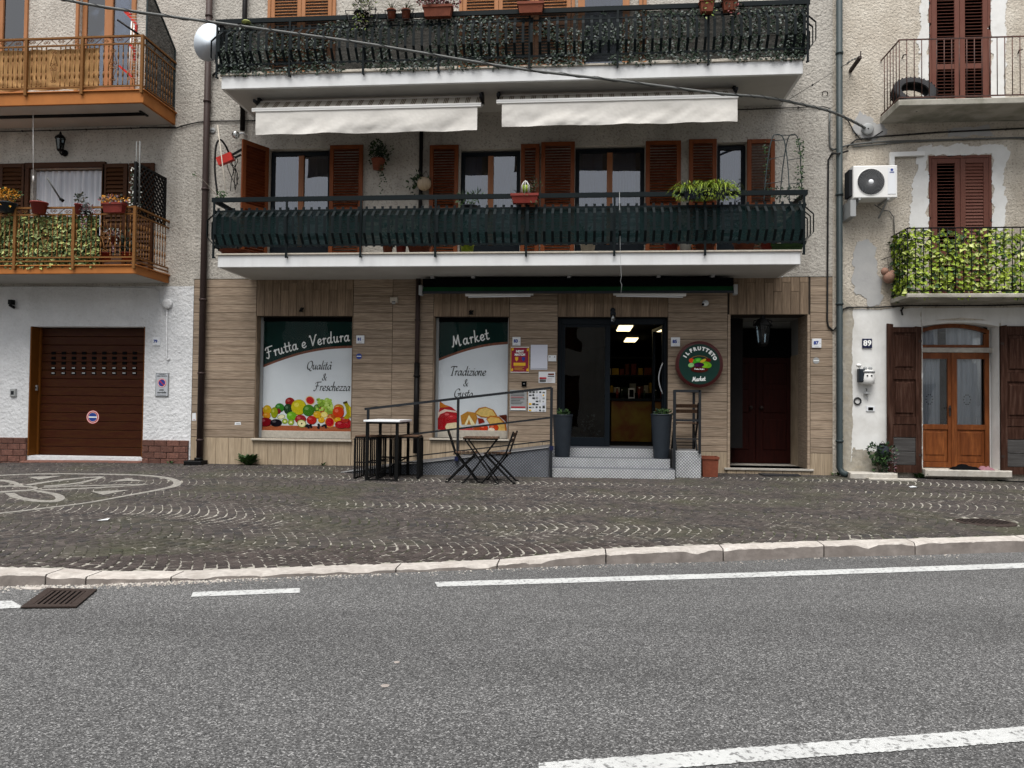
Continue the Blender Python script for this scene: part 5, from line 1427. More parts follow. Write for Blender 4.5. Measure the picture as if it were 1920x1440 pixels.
def orange_balcony(label, zb, zt, xe, hand, mid, low, post_px, skip, low2=None):
    """xe = corner pixel, rest = y pixels at the corner in the balcony front plane"""
    Yr = -DL - .02
    x0 = LX0 + 4; x1 = P(xe, (hand + low) / 2, Yr).x
    t = thing('orange_balcony', label, 'balcony', (x1, -DL, zb))
    b = MB(); b.cbox(x0, x1 + .02, -DL, -.011, zb, zt, .005); b.build('slab', M['orange_paint'], t)
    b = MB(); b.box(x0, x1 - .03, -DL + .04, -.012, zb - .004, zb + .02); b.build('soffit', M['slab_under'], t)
    b = MB(); b.cbox(x0, x1 + .05, -DL - .03, -.012, zt + .001, zt + .02); b.build('edge_tile', M['orange_paint'], t)
    Z = lambda y: P(xe, y, Yr).z
    hz, mz, lz = Z(hand), Z(mid), Z(low)
    xs0 = P(-40, 300, Yr).x
    b = MB(); b.box(xs0, x1 + .02, Yr - .022, Yr + .022, hz - .015, hz + .015); b.box(x1 - .022, x1 + .022, Yr + .023, -.012, hz - .015, hz + .015); b.build('handrail', M['rail_orange'], t)
    for z in [mz, lz] + ([Z(low2)] if low2 else []):
        b = MB(); b.box(xs0, x1, Yr - .012, Yr + .012, z - .012, z + .012); b.box(x1 - .012, x1 + .012, Yr + .013, -.012, z - .012, z + .012); b.build('rail', M['rail_orange'], t)
    for p in post_px:
        x = P(p, (hand + low) / 2, Yr).x
        b = MB(); b.box(x - .024, x + .024, Yr - .03, Yr + .02, zt - .05, hz - .016); b.build('post', M['rail_orange'], t)
    h = mz - lz
    s = MB(); s.tube([(0, 0, 0), (0, 0, h * .2)], .008, 6); s.tube([(0, 0, h * .2), (0, 0, h * .28), (0, 0, h * .36)], [.008, .016, .008], 6); s.tube([(0, 0, h * .36), (0, 0, h * .64)], .008, 6); s.tube([(0, 0, h * .64), (0, 0, h * .72), (0, 0, h * .8)], [.008, .016, .008], 6); s.tube([(0, 0, h * .8), (0, 0, h)], .008, 6)
    s.ball((0, 0, h * .05), .015, 6, 4); s.ball((0, 0, h * .95), .015, 6, 4)
    me = s.mesh('baluster', M['rail_orange'])
    posts = [P(p, (hand + low) / 2, Yr).x for p in post_px]
    pan = []
    for k in skip: pan.append(P(k, (hand + low) / 2, Yr).x)
    x = x1 - .085
    while x > xs0:
        if all(abs(x - c) > .035 for c in posts) and all(abs(x - c) > .075 for c in pan): piece('baluster', me, t, (x, Yr, lz))
        x -= .089
    for i in range(11):
        y = Yr + .1 + i * (DL - .12) / 11
        if i != 5: piece('baluster', me, t, (x1, y, lz))
    # wrought scroll panels in the front and along the top
    for c in pan:
        b = MB()
        for sx in (-1, 1):
            for sz in (-1, 1):
                zc = lz + h / 2 + sz * h * .34
                b.tube([(c + sx * .07, Yr, lz + h / 2 + sz * h * .02), (c + sx * .02, Yr, zc - sz * .06), (c + sx * .012, Yr, zc)], .006, 5)
                scroll(b, (c + sx * .03, zc), .026, 1.1, PI if sx > 0 else 0, -sx * sz, Yr, .006)
            scroll(b, (c + sx * .035, lz + h / 2 + .03), .036, 1.2, PI if sx > 0 else 0, -sx, Yr, .006); scroll(b, (c + sx * .035, lz + h / 2 - .03), .036, 1.2, PI if sx > 0 else 0, sx, Yr, .006)
        b.build('scroll_panel', M['rail_orange'], t)
    x = x1 - .12; hh = (hz + mz) / 2; k = 0
    while x > xs0:
        b = MB(); s_ = 1 if k % 2 else -1
        scroll(b, (x, hh), .032, 1.2, 0, s_, Yr, .006, 10); scroll(b, (x - .06, hh), .032, 1.2, PI, -s_, Yr, .006, 10)
        b.tube([(x - .10, Yr, mz + .01), (x - .22, Yr, hz - .02)] if s_ > 0 else [(x - .10, Yr, hz - .02), (x - .22, Yr, mz + .01)], .006, 5)
        b.build('scroll', M['rail_orange'], t); x -= .27; k += 1
    for i in range(4):
        b = MB(); y = Yr + .12 + i * .26
        pts = []
        for q_ in range(11):
            a = q_ / 10 * 2.4 * PI; r_ = .035 * (1 - q_ / 14); pts.append((x1, y + r_ * math.cos(a), hh + r_ * math.sin(a)))
        b.tube(pts, .006, 5); b.build('scroll', M['rail_orange'], t)
    return t, Yr, x1, xs0, hz, mz, lz, zt
O1 = orange_balcony('lower orange balcony with pale ivy screen and flower pots, over the garage', l1b, l1t, 253, 388, 401, 482, (29, 139, 253), (85, 198), 489)
O2 = orange_balcony('upper orange balcony hung with tan cloth, at the top left', l2b, l2t, 267, 67, 81, 160, (50, 155, 267), (-8, 101, 212))
# cloth on the upper balcony, ivy on the lower one
t_, Yr_, x1_, xs0_, hz_, mz_, lz_, zt_o = O2
cl = thing('tan_cloth', 'creased tan cloth sheet tied behind the bars of the upper orange balcony', 'cloth screen', (P(90, 120, Yr_).x, Yr_, lz_))
b = MB(); xa0, xa1 = P(-40, 120, Yr_).x, P(184, 120, Yr_).x; n, m_ = 120, 14
for i in range(n + 1):
    x = xa0 + (xa1 - xa0) * i / n
    for j in range(m_ + 1):
        z = lz_ - .02 + (mz_ - lz_ - .02) * j / m_
        y = Yr_ + .05 + .012 * math.sin(x * 21) + .016 * mnoise.noise((x * 5, z * 9, 2)) + (.018 * math.sin((z * 30 + x * 9)) if z < lz_ + .18 else 0)
        b.v.append((x, y, z - (.02 * mnoise.noise((x * 4, 1, 1)) if j == m_ else 0)))
for i in range(n):
    for j in range(m_): a = i * (m_ + 1) + j; b.f.append((a, a + m_ + 1, a + m_ + 2, a + 1)); b.m.append(0); b.sm.append(True)
b.build('sheet', M['cloth_tan'], cl)
t1_, Y1_, x11, xs1, hz1, mz1, lz1, zt1 = O1
iv = thing('ivy_screen', 'pale green artificial ivy screen tied inside the lower orange balcony rail', 'ivy screen', (P(90, 440, Y1_).x, Y1_, lz1))
leaf_screen(iv, P(-20, 440, Y1_).x, P(181, 440, Y1_).x, Y1_ + .05, P(90, 500, Y1_).z, mz1 + .0, 3000, .08, .055, ['leaf', 'leaf_pale', 'leaf_pale', 'leaf_cream', 'leaf_pale'], name='leaves')
b = MB(); b.box(P(-20, 440, Y1_).x, P(180, 440, Y1_).x, Y1_ + .085, Y1_ + .09, lz1 - .04, mz1 - .01); b.build('mesh_backing', M['net'], iv)
b = MB(); b.box(P(183, 440, Y1_).x, P(247, 440, Y1_).x, -.5, -.45, zt1 + .1, P(190, 412, Y1_).z); 
# awning roll under the upper balcony
aw = thing('rolled_awning', 'rolled up dark awning cassette under the upper orange balcony', 'awning', (P(130, 207, -.7).x, -.7, l2b - .1))
b = MB(); xe_ = P(262, 206, -.75).x; zz = P(262, 206, -.75).z
b.cbox(LX0 + 4, xe_, -.78, -.72, zz + .0, zz + .035); b.build('front_bar', M['grey_plastic'], aw); b = MB(); b.tube([(LX0 + 4, -.62, zz - .02), (xe_ + .01, -.62, zz - .02)], .035, 10); b.build('roller', M['iron'], aw)
b = MB(); b.box(xe_ - .02, xe_ + .02, -.74, -.5, zz - .03, l2b - .005); b.build('bracket', M['iron'], aw)
# trellis and dark screen at the balcony ends
tr = thing('trellis', 'black diagonal lattice trellis standing on the end of the lower orange balcony', 'trellis', (x11, -.5, hz1))
ya, yb = Y1_ + .03, -.12; zt0, zb0 = P(264, 302, Y1_).z, mz1
X = x11 - .03
b = MB(); b.box(X - .02, X + .02, ya - .02, ya + .02, zb0, zt0); b.box(X - .02, X + .02, yb - .02, yb + .02, zb0, zt0); b.box(X - .015, X + .015, ya + .021, yb - .021, zt0 - .035, zt0); b.box(X - .015, X + .015, ya + .021, yb - .021, zb0, zb0 + .03); b.build('frame', M['iron'], tr)
H_ = zt0 - zb0 - .06; W_ = yb - ya - .04
for d in (1, -1):
    for i in range(-8, 12):
        s0 = ya + .02 + i * .115
        y0_, y1_ = s0, s0 + H_
        lo, hi = max(y0_, ya + .02), min(y1_, yb - .02)
        if hi - lo < .05: continue
        za, zb3 = zb0 + .03 + (lo - y0_), zb0 + .03 + (hi - y0_)
        if d == -1: za, zb3 = zt0 - .035 - (lo - y0_), zt0 - .035 - (hi - y0_)
        b = MB(); b.bar((X + .006 * d, lo, za), (X + .006 * d, hi, zb3), .010, .034, up=(1, 0, 0)); b.build('lattice_slat', M['iron'], tr)
ds = thing('privacy_screen', 'dark green shade cloth screen on the end of the upper orange balcony', 'screen', (x1_, -.5, hz_))
b = MB(); Xs = x1_ - .0; zt2 = P(279, -30, -.95).z
b.add([(Xs, -.98, l2t + .03), (Xs, -.05, l2t + .03), (Xs, -.05, zt2 - .75), (Xs, -.98, zt2)], [(0, 1, 2, 3)]); b.build('cloth', M['net_dark'], ds)
b = MB(); b.bar((Xs, -.99, l2t + .03), (Xs, -.99, zt2), .025); b.bar((Xs, -.04, l2t + .03), (Xs, -.04, zt2 - .75), .025); b.bar((Xs, -.99, zt2), (Xs, -.04, zt2 - .75), .025); b.build('frame', M['pipe_green'], ds)
# drying rack, red and white
dr = thing('drying_rack', 'red and white folding drying rack standing on the upper orange balcony', 'drying rack', (P(250, 150, -.6).x, -.6, l2t))
def pY(x, y, Y=-.6): return P(x, y, Y)
b = MB()
for a, c in (((234, 22), (247, 35)), ((247, 35), (256, 46)), ((256, 46), (255, 62)), ((244, 84), (251, 92)), ((251, 92), (252, 114)), ((224, 124), (250, 146)), ((234, 22), (246, 27))): b.bar(pY(*a), pY(*c), .035)
b.build('red_frame', M['red_bright'], dr)
b = MB()
for i in range(24):
    y = 24 + i * 5.3
    b.tube([pY(242 + (i % 5) * 1.5, y, -.75), pY(275, y + 1, -.35)], .004, 5)
b.tube([pY(247, 40), pY(241, 150)], .012, 6); b.tube([pY(252, 40), pY(246, 150)], .012, 6); b.build('white_wires', M['white_plastic'], dr)
b = MB(); b.tube([P(220, 37, -1.25), P(262, 66, -1.1)], .018, 8)
po = thing('awning_crank_pole', 'dark pole leaning out over the corner of the upper orange balcony', 'pole', tuple(P(262, 66, -1.1))); b.build('pole', M['pipe_black'], po)
po = thing('flag_pole_stub', 'grey pole leaning in front of the lace curtain on the lower orange balcony', 'pole', tuple(P(120, 380, -1.0)))
b = MB(); b.tube([P(88, 333, -1.3), P(113, 373, -1.05)], .014, 8); b.build('pole', M['cable_grey'], po); b = MB(); b.tube([P(113, 373, -1.05), P(119, 377, -1.0)], .03, 8); b.build('holder', M['iron'], po)
for i, (xa2, ya2, yb2) in enumerate(((256, 265, 385), (262.5, 265, 388))):
    po = thing('washing_line_pole', ('left' if i == 0 else 'right') + ' of two thin pale upright rods beside the black trellis', 'pole', tuple(P(xa2, yb2, -1.05)), group='rods beside the trellis')
    b = MB(); b.tube([P(xa2, ya2, -1.05), P(xa2 - 1.5, yb2, -1.05)], .010 if i == 0 else .013, 6); b.build('rod', M['cable_grey'], po)
cd = thing('pull_cord', 'thin white cord hanging from the rolled awning over the lower left balcony', 'cord', tuple(P(62, 205, -.8)))
b = MB(); b.tube([P(62, 205, -.8), P(62.5, 330, -.8)], .006, 5); b.build('string', M['white_plastic'], cd)
b = MB(); b.tube([P(62.5, 330, -.8), P(62.5, 341, -.8)], .012, 6); b.build('pull', M['white_plastic'], cd)

# wall lanterns etc ----------------------------------------------
def coach_lamp(name, label, px, py, s=1.0, Y=-.02, mt='iron', down=False):
    p = P(px, py, Y - .14); t = thing(name, label, 'wall lamp', (p.x, Y, p.z))
    x, y, z = p.x, p.y, p.z
    b = MB(); b.lathe((x, Y - .0, z - .12 * s), [(.05 * s, 0), (.05 * s, -.02), (0, -.025)], 14, 'y'); b.tube([(x, Y - .02, z - .12 * s), (x, Y - .09, z - .17 * s), (x, y, z - .15 * s), (x, y, z - .10 * s)], .012 * s, 7); b.build('bracket', M[mt], t)
    b = MB()
    for i in range(6):
        a = i * PI / 3; b.bar((x + .045 * s * math.cos(a), y + .045 * s * math.sin(a), z - .10 * s), (x + .065 * s * math.cos(a), y + .065 * s * math.sin(a), z + .06 * s), .008 * s)
    b.lathe((x, y, z - .11 * s), [(.03 * s, -.02 * s), (.05 * s, 0), (.05 * s, .012 * s)], 6, smooth=False); b.build('cage', M[mt], t)
    b = MB(); b.lathe((x, y, z - .095 * s), [(.042 * s, 0), (.061 * s, .155 * s)], 6, smooth=False); b.build('glass', M['glass_door'], t)
    b = MB(); b.lathe((x, y, z + .062 * s), [(.085 * s, 0), (.078 * s, .015 * s), (.045 * s, .05 * s), (.02 * s, .07 * s), (.018 * s, .09 * s), (0, .12 * s)], 6, smooth=False); b.build('roof', M[mt], t)
    return t
coach_lamp('wall_lantern', 'black coach lantern on the stucco above the lace curtained window', 113, 268, 1.25)
# small fittings on the white ground floor wall
t = thing('motion_sensor', 'small dark floodlight on the white wall left of the garage door', 'sensor light', tuple(P(21, 572, -.05)))
p = P(21, 568, -.08); b = MB(); b.cbox(p.x - .045, p.x + .03, -.12, -.017, p.z - .03, p.z + .06, .01); b.build('housing', M['iron'], t); b = MB(); b.bar((p.x - .02, -.1, p.z - .04), (p.x + .06, -.06, p.z - .09), .05); b.build('sensor', M['iron'], t)
t, x0, x1, z0, z1 = small('key_box', 'small grey key switch box on the white wall left of the garage', 'switch box', (18, 729, 29, 744), -.05, '')
b = MB(); b.cbox(x0, x1, -.055, -.017, z0, z1, .012); b.build('case', M['grey_plastic'], t); b = MB(); b.cbox(x0 + .03, x1 - .03, -.06, -.056, z0 + .04, z1 - .04, .003); b.build('lid', M['iron_grey'], t)
t, x0, x1, z0, z1 = small('lock_plate', 'small steel lock plate on the orange garage jamb', 'lock', (58.5, 722, 68, 732), .05, '')
b = MB(); b.cbox(GA[0] + .0305, GA[0] + .06, .10, .14, z0, z1, .003); b.build('plate', M['steel'], t); b = MB(); b.ball((GA[0] + .05, .09, (z0 + z1) / 2), .014); b.build('keyhole', M['dark'], t)
# conduit with round junction box
cj = thing('conduit', 'white conduit with a round junction box beside the garage door', 'conduit', tuple(P(314, 570, -.05)))
Yc = -.035
b = MB(); b.tube([P(-10, 538, Yc), P(150, 538, Yc), P(290, 541, Yc), P(297, 545, Yc), P(298, 566, Yc), P(306, 573, Yc)], .011, 7); b.build('pipe', M['white_rough'], cj)
p = P(314, 570, Yc); b = MB(); b.lathe((p.x, -.017, p.z), [(.095, 0), (.095, -.045), (.08, -.055), (.05, -.06), (0, -.06)], 22, 'y'); b.build('junction_box', M['white_rough'], cj)
b = MB(); b.tube([P(313, 580, Yc), P(312, 670, Yc), P(314, 676, Yc), P(318, 672, Yc)], .013, 7); b.build('pipe', M['white_rough'], cj)

# number plates ---------------------------------------------------
def number_tile(num, label, px, Y=-.03, big=False, col='blue_ink', ground='tile_white'):
    x0, x1, z0, z1 = RC(*px, Y); t = thing('house_number', label, 'house number', ((x0 + x1) / 2, Y, z0), group='house number tiles')
    b = MB(); b.cbox(x0, x1, Y - .006, Y + .018, z0, z1, .003); b.build('tile', M[ground], t)
    h = z1 - z0
    o = text_obj(num, h * (.85 if big else .5), (x0 + x1) / 2 - (0 if big else h * .08), Y - .0085, (z0 + z1) / 2 + (0 if big else h * .02), col, t, name='digits', bold=.004)
    if not big:
        b = MB(); b.box(x1 - h * .22, x1 - h * .08, Y - .0075, Y - .0065, z0 + h * .45, z0 + h * .5); b.box(x0 + h * .3, x1 - h * .3, Y - .0075, Y - .0065, z0 + h * .12, z0 + h * .15); b.build('print_line', M['grey_plastic'], t)
    return t
number_tile('79', 'white house number tile 79 beside the garage door', (286, 633, 300, 648))
number_tile('81', 'white house number tile 81 right of the fruit window', (668, 629, 683, 644))
number_tile('83', 'white house number tile 83 above the red match poster', (961, 632, 976, 648))
number_tile('85', 'white house number tile 85 between the shop door and the round sign', (1258, 632.5, 1275, 649.5))
number_tile('87', 'white house number tile 87 right of the dark portal', (1522.5, 635, 1540, 652))
# parking sign
x0, x1, z0, z1 = RC(291.5, 699, 316.5, 744, -.03)
ps = thing('parking_sign', 'grey framed passage sign with a no parking disc, right of the garage door', 'sign', ((x0 + x1) / 2, -.03, z0))
b = MB(); b.cbox(x0, x1, -.035, -.017, z0, z1, .008); b.build('border', M['grey_plastic'], ps); b = MB(); b.box(x0 + .008, x1 - .008, -.0365, -.0355, z0 + .008, z1 - .008); b.build('edge_line', M['black_ink'], ps)
b = MB(); b.box(x0 + .014, x1 - .014, -.038, -.037, z0 + .014, z1 - .014); b.build('face', mat('sign_face', (.42, .44, .47), .4), ps)
cxx, czz = (x0 + x1) / 2, z0 + (z1 - z0) * .58
noparking(ps, cxx, -.0385, czz, .082)
b = MB(); b.lathe((cxx, -.0432, czz), [(.062, 0), (.062, -.0005), (0, -.0005)], 24, 'y', False); b.build('blue_field', M['blue_ink'], ps)
b = MB(); b.bar((cxx - .045, -.0442, czz + .045), (cxx + .045, -.0442, czz - .045), .016, .001, up=(0, 1, 0)); b.build('slash', M['red_bright'], ps)
h = z1 - z0
text_obj('COMUNE DI', h * .055, cxx, -.0388, z0 + h * .93, 'black_ink', ps, bold=.0008); text_obj('AREA PRIVATA', h * .065, cxx, -.0388, z0 + h * .86, 'black_ink', ps, bold=.0012)
text_obj('passo', h * .09, cxx, -.0388, z0 + h * .29, 'black_ink', ps, bold=.0015); text_obj('carrabile', h * .115, cxx, -.0388, z0 + h * .18, 'black_ink', ps, bold=.002)
b = MB(); b.box(x0 + .04, x1 - .04, -.0392, -.0384, z0 + h * .06, z0 + h * .08); b.build('print_line', M['black_ink'], ps)

# flower pots of the lower orange balcony -------------------------
def potplant(name, label, cat, px, py, Y, r, h, potm, mats, rad, n, L, W, up=.3, clump=7, kind='pot', dz=.0, grp=None, hang=0, pot_label=None):
    """px, py = foot of the pot"""
    p = P(px, py, Y); t = thing(name, label, cat, tuple(p), group=grp)
    b = MB()
    if kind == 'trough': trough_mesh(b, p.x - r, p.x + r, p.y - h * .45, p.y + h * .45, p.z, p.z + h)
    else: pot_mesh(b, p, r, h)
    b.build('pot', M[potm], t)
    b = MB(); bush(b, (p.x, p.y, p.z + h + rad[2] * .6 + dz), rad, n, L, W, len(mats), up, clump)
    for i in range(hang):
        q_ = Vector((p.x + U(-r, r), p.y - r * .9, p.z + h))
        for k in range(7):
            q_ += Vector((U(-.02, .02), U(-.012, .004), -.045)); b.mi = random.randrange(len(mats)); leaf(b, q_, rdir(), (0, -1, .3), L, W)
    b.mi = 0
    b.build('foliage', [M[m_] for m_ in mats], t, kind='stuff')
    return t
G1 = 'pots on the lower orange balcony'
potplant('flower_pot', 'pot overflowing with yellow flowers at the far left of the lower orange balcony', 'flower pot', 12, 398, -1.16, .16, .16, 'pot_grey', ['petal_yellow', 'petal_yellow', 'leaf'], (.27, .14, .15), 340, .05, .038, grp=G1, clump=12)
t = potplant('flower_pot', 'round red plastic pot without flowers on the lower orange balcony rail', 'flower pot', 73, 401, -1.2, .135, .20, 'pot_red', ['leaf_dark'], (.06, .06, .02), 8, .04, .03, grp=G1)
potplant('flower_pot', 'red pot with a dry grey succulent beside the lace curtain', 'flower pot', 147, 401, -1.18, .065, .17, 'pot_red', ['leaf_grey', 'leaf_dark', 'leaf_dry'], (.10, .08, .13), 110, .05, .03, grp=G1)
potplant('succulent', 'trailing grey succulent hanging over the lower orange balcony rail', 'plant', 163, 403, -1.2, .06, .06, 'iron', ['leaf_grey', 'leaf_grey', 'petal_pink'], (.13, .08, .10), 200, .035, .028, grp=G1, hang=4)
potplant('flower_trough', 'red trough of yellow and pink flowers on the lower orange balcony corner', 'flower pot', 214, 399, -1.18, .19, .17, 'pot_red', ['petal_yellow', 'petal_pink', 'leaf_grey', 'petal_yellow'], (.22, .12, .08), 240, .05, .035, kind='trough', grp=G1, clump=10)
potplant('flower_pot', 'brown hanging pot of white flowers inside the lower orange balcony', 'flower pot', 213, 457, -.75, .085, .12, 'terracotta', ['petal_white', 'leaf_dark', 'petal_pink'], (.14, .1, .09), 130, .05, .035, grp=G1, hang=2)
potplant('pot_plant', 'dark leafy plant in a red pot behind the lower orange balcony bars', 'pot plant', 240, 488, -.7, .12, .13, 'pot_red', ['leaf_dark', 'leaf_dark', 'leaf_grey'], (.17, .12, .24), 200, .08, .045, grp=G1)
potplant('pot_plant', 'dark low pot behind the lower orange balcony scroll panel', 'pot plant', 196, 490, -.75, .12, .15, 'pot_red', ['leaf_dark'], (.1, .08, .05), 40, .05, .03, grp=G1)
t = thing('climbing_plant', 'white flowering climber growing up beside the black trellis', 'plant', tuple(P(252, 388, -.95)))
b = MB()
for i in range(150):
    q_ = P(U(243, 262), U(312, 388), -.95); b.mi = random.randrange(3); leaf(b, q_, rdir(), (0, -1, .3), .05, .035)
b.mi = 0; b.build('foliage', [M['leaf_dark'], M['leaf_grey'], M['petal_white']], t, kind='stuff')
b = MB(); b.tube([P(253, 392, -.95), P(250, 350, -.95), P(254, 312, -.95)], .006, 5); b.build('stem', M['leaf_dry'], t)

# ================================================================== NUMBER 89 (right)
RX1 = 17.0
h89 = thing('old_house', 'old beige stucco house with weathered door number 89, at the right', 'building', (BXR, 0, 0))
DR1, DR2 = .80, .70
YR = -.002
r1b, r1t = P(1800, 196, -DR1).z, P(1800, 184, -DR1).z
r2b, r2t = P(1800, 558, -DR2).z, P(1800, 550, -DR2).z
D89 = RC(1728, 640, 1875, 880)
D89 = (P(1729, 760).x, P(1874, 760).x, P(1800, 880).z, P(1800, 603).z)
UR = (P(1741, 120).x, P(1858, 120).x, r1t, P(1800, -30).z); LR = (P(1741, 350).x, P(1859.5, 350).x, r2t, P(1800, 291).z)
zc89 = P(1700, 577).z
b = MB(); wall_holes(b, BXR, RX1, -.6, TOPZ, [D89, UR, LR], YR, .32); b.build('wall', M['stucco_right'], h89)
b = MB(); b.box(BXR + .01, RX1, 3.2, 3.3, -.6, TOPZ); b.box(BXR + .002, RX1, .6, 3.3, TOPZ, TOPZ + .1); b.build('rear_wall', M['dark_room'], h89)
def patch(pts, mt, Y, name='plaster_patch', jit=.02, sub=7, hole=None):
    """plaster coat with a broken edge"""
    W = [P(*p) for p in pts]; out = []
    for i in range(len(W)):
        a, c = W[i], W[(i + 1) % len(W)]; n = max(1, min(260, int((c - a).length / .018)))
        for k in range(n):
            p = a.lerp(c, k / n); j = mnoise.noise((p.x * 6, p.z * 6, Y * 100)) * jit * 2 + mnoise.noise((p.x * 19, p.z * 19, 3)) * jit * .9 + mnoise.noise((p.x * 47, p.z * 47, 8)) * jit * .6
            out.append((p.x + j, Y, p.z + j * .8))
    b = MB()
    from mathutils.geometry import tessellate_polygon
    tri = tessellate_polygon([[Vector(o) for o in out]])
    b.add(out, [tuple(t) for t in tri])
    n0 = len(out); b2 = [(x, Y + .006, z) for x, y, z in out]
    base = len(b.v); b.add(b2, []); 
    for i in range(n0):
        j = (i + 1) % n0; b.f.append((i, j, base + j, base + i)); b.m.append(0); b.sm.append(False)
    return b.build(name, M[mt], h89)
YA = -.010
# white ground floor coat, built round the door
patch([(1598, 580), (1727, 578), (1727, 878), (1700, 882), (1662, 868), (1640, 855), (1640, 880), (1590, 886), (1592, 800), (1594, 700)], 'white_plaster', YA, jit=.025)
patch([(1727.2, 578), (1876, 577), (1876, 606), (1840, 598.5), (1800, 596), (1760, 599), (1727.2, 607)], 'white_plaster', YA, jit=.0)
patch([(1876.2, 577), (2100, 574), (2100, 900), (1876.2, 880)], 'white_plaster', YA, jit=.0)
patch([(1597, 840), (1640, 850), (1662, 868), (1700, 882), (1700, 890), (1590, 892)], 'peeled', YA - .002, jit=.03)
patch([(1578, 560), (1600, 576), (1597, 700), (1598, 800), (1592, 892), (1580, 892)], 'peeled', YA - .0035, jit=.012)
# white bands round the upper windows and a cement patch
patch([(1728, -60), (1741, -60), (1741, 186), (1728, 186), (1722, 100)], 'white_plaster', YA, jit=.03)
patch([(1858, -60), (1884, -60), (1886, 90), (1884, 186), (1858, 186)], 'white_plaster', YA, jit=.03)
patch([(1722, 276), (1750, 274), (1885, 272), (1890, 290), (1882, 330), (1888, 400), (1882, 432), (1860.5, 432), (1860.5, 290), (1740, 290.5), (1740, 432), (1706, 432), (1708, 380), (1716, 330)], 'white_plaster', YA, jit=.035)
patch([(1604, 456), (1625, 448), (1637, 456), (1643, 490), (1656, 545), (1650, 572), (1630, 574), (1622, 558), (1604, 552), (1598, 510)], 'cement_patch', YA, jit=.03)
patch([(1612, 208), (1626, 220), (1650, 236), (1668, 248), (1640, 262), (1612, 262), (1598, 240)], 'cement_patch', YA, jit=.03)
patch([(1775, 242), (1850, 236), (1868, 252), (1780, 256)], 'cement_patch', YA, jit=.03)
# shutters
def shr(a, c, y0, zb, y_top=None, **k):
    x0, x1 = P(a, 300, .02).x, P(c, 300, .02).x
    return shutter(h89, x0, x1, zb + .01, P((a + c) / 2, y0, .02).z, .07, mt='shutter_r', pitch=.062, rails=k.pop('rails', (.0,)), **k)
def frame(x0, x1, z0, z1, Y, mt, w=.05):
    b = MB(); b.cbox(x0 + .002, x0 + w, Y, Y + .08, z0, z1 - .002); b.cbox(x1 - w, x1 - .002, Y, Y + .08, z0, z1 - .002); b.cbox(x0 + w + .001, x1 - w - .001, Y, Y + .08, z1 - w, z1 - .002); return b.build('window_frame', M[mt], h89)
frame(*UR[:2], UR[2] + .01, UR[3], -.01, 'shutter_r'); frame(*LR[:2], LR[2] + .01, LR[3], -.01, 'shutter_r')
for w, rl in ((UR, (.36,)), (LR, (.30,))):
    xm = (w[0] + w[1]) / 2; top = w[3] - .055
    for i, (a, c) in enumerate(((w[0] + .053, xm - .003), (xm + .003, w[1] - .053))):
        shutter(h89, a, c, w[2] + .012, top, .03, mt='shutter_r', pitch=.055, rails=rl, st=.085, tilt=12 if (w is UR or i == 0) else 62)
    room(h89, w[0] - .1, w[1] + .1, w[2], w[3] + .05, .31, 1.5, 'dark')
# balconies
def thin_balcony(label, zb, zt, D, pxl, hand_y, low_y, mt, sp, slabm, post=None):
    x0 = P(pxl, hand_y, -D).x; x1 = x0 + 3.3
    t = thing('iron_balcony', label, 'balcony', (x0, -D, zb))
    b = MB(); b.cbox(x0 - .02, x1, -D, -.003, zb, zt, .012); b.build('slab', M[slabm], t)
    Yr = -D + .03; hz = P(pxl, hand_y, Yr).z; lz = P(pxl, low_y, Yr).z
    b = MB(); b.box(x0 - .008, x1, Yr - .008, Yr + .008, hz - .01, hz + .01); b.box(x0 - .008, x0 + .008, Yr + .009, -.003, hz - .01, hz + .01); b.build('handrail', M[mt], t)
    b = MB(); b.box(x0 - .008, x1, Yr - .008, Yr + .008, lz - .01, lz + .01); b.box(x0 - .008, x0 + .008, Yr + .009, -.003, lz - .01, lz + .01); b.build('rail', M[mt], t)
    s = MB(); s.tube([(0, 0, lz), (0, 0, hz)], .0075, 6); me = s.mesh('baluster', M[mt])
    x = x0
    while x < x1: piece('baluster', me, t, (x, Yr, 0)); x += sp
    for i in range(1, 6): piece('baluster', me, t, (x0, Yr + i * (D - .06) / 6, 0))
    return t, x0, x1, Yr, hz, lz
M['old_slab'] = mat('old_slab', (.36, .34, .30), .9, col2=(.24, .23, .19), scale=3, dirt=.6, dscale=1.5, dirt_col=(.12, .12, .09), bump=.4, bscale=20, world=True)
T1 = thin_balcony('upper thin iron balcony with a tyre on it, worn concrete slab, on the beige house', r1b, r1t, DR1, 1687.5, 75, 183, 'rust_rail', .117, 'old_slab')
T2 = thin_balcony('lower iron balcony covered in bright green ivy above the weathered door', r2b, r2t, DR2, 1703, 428, 545, 'iron', .125, 'old_slab')
t, x0, x1, Yr, hz, lz = T2
iv = thing('ivy_screen', 'bright lime green artificial ivy screen wrapped round the balcony above door 89', 'ivy screen', (x0, Yr, lz))
leaf_screen(iv, x0 + .0, x1, Yr + .04, r2t - .02, hz - .04, 2500, .085, .07, ['leaf_lime', 'leaf_lime', 'leaf_yellow', 'leaf_cream', 'leaf'], rowp=.075, name='leaves')
leaf_screen(iv, Yr + .02, -.03, 0, r2t - .02, hz - .04, 600, .085, .07, ['leaf_lime', 'leaf_yellow', 'leaf'], rowp=.075, side=x0 + .02, name='leaves')
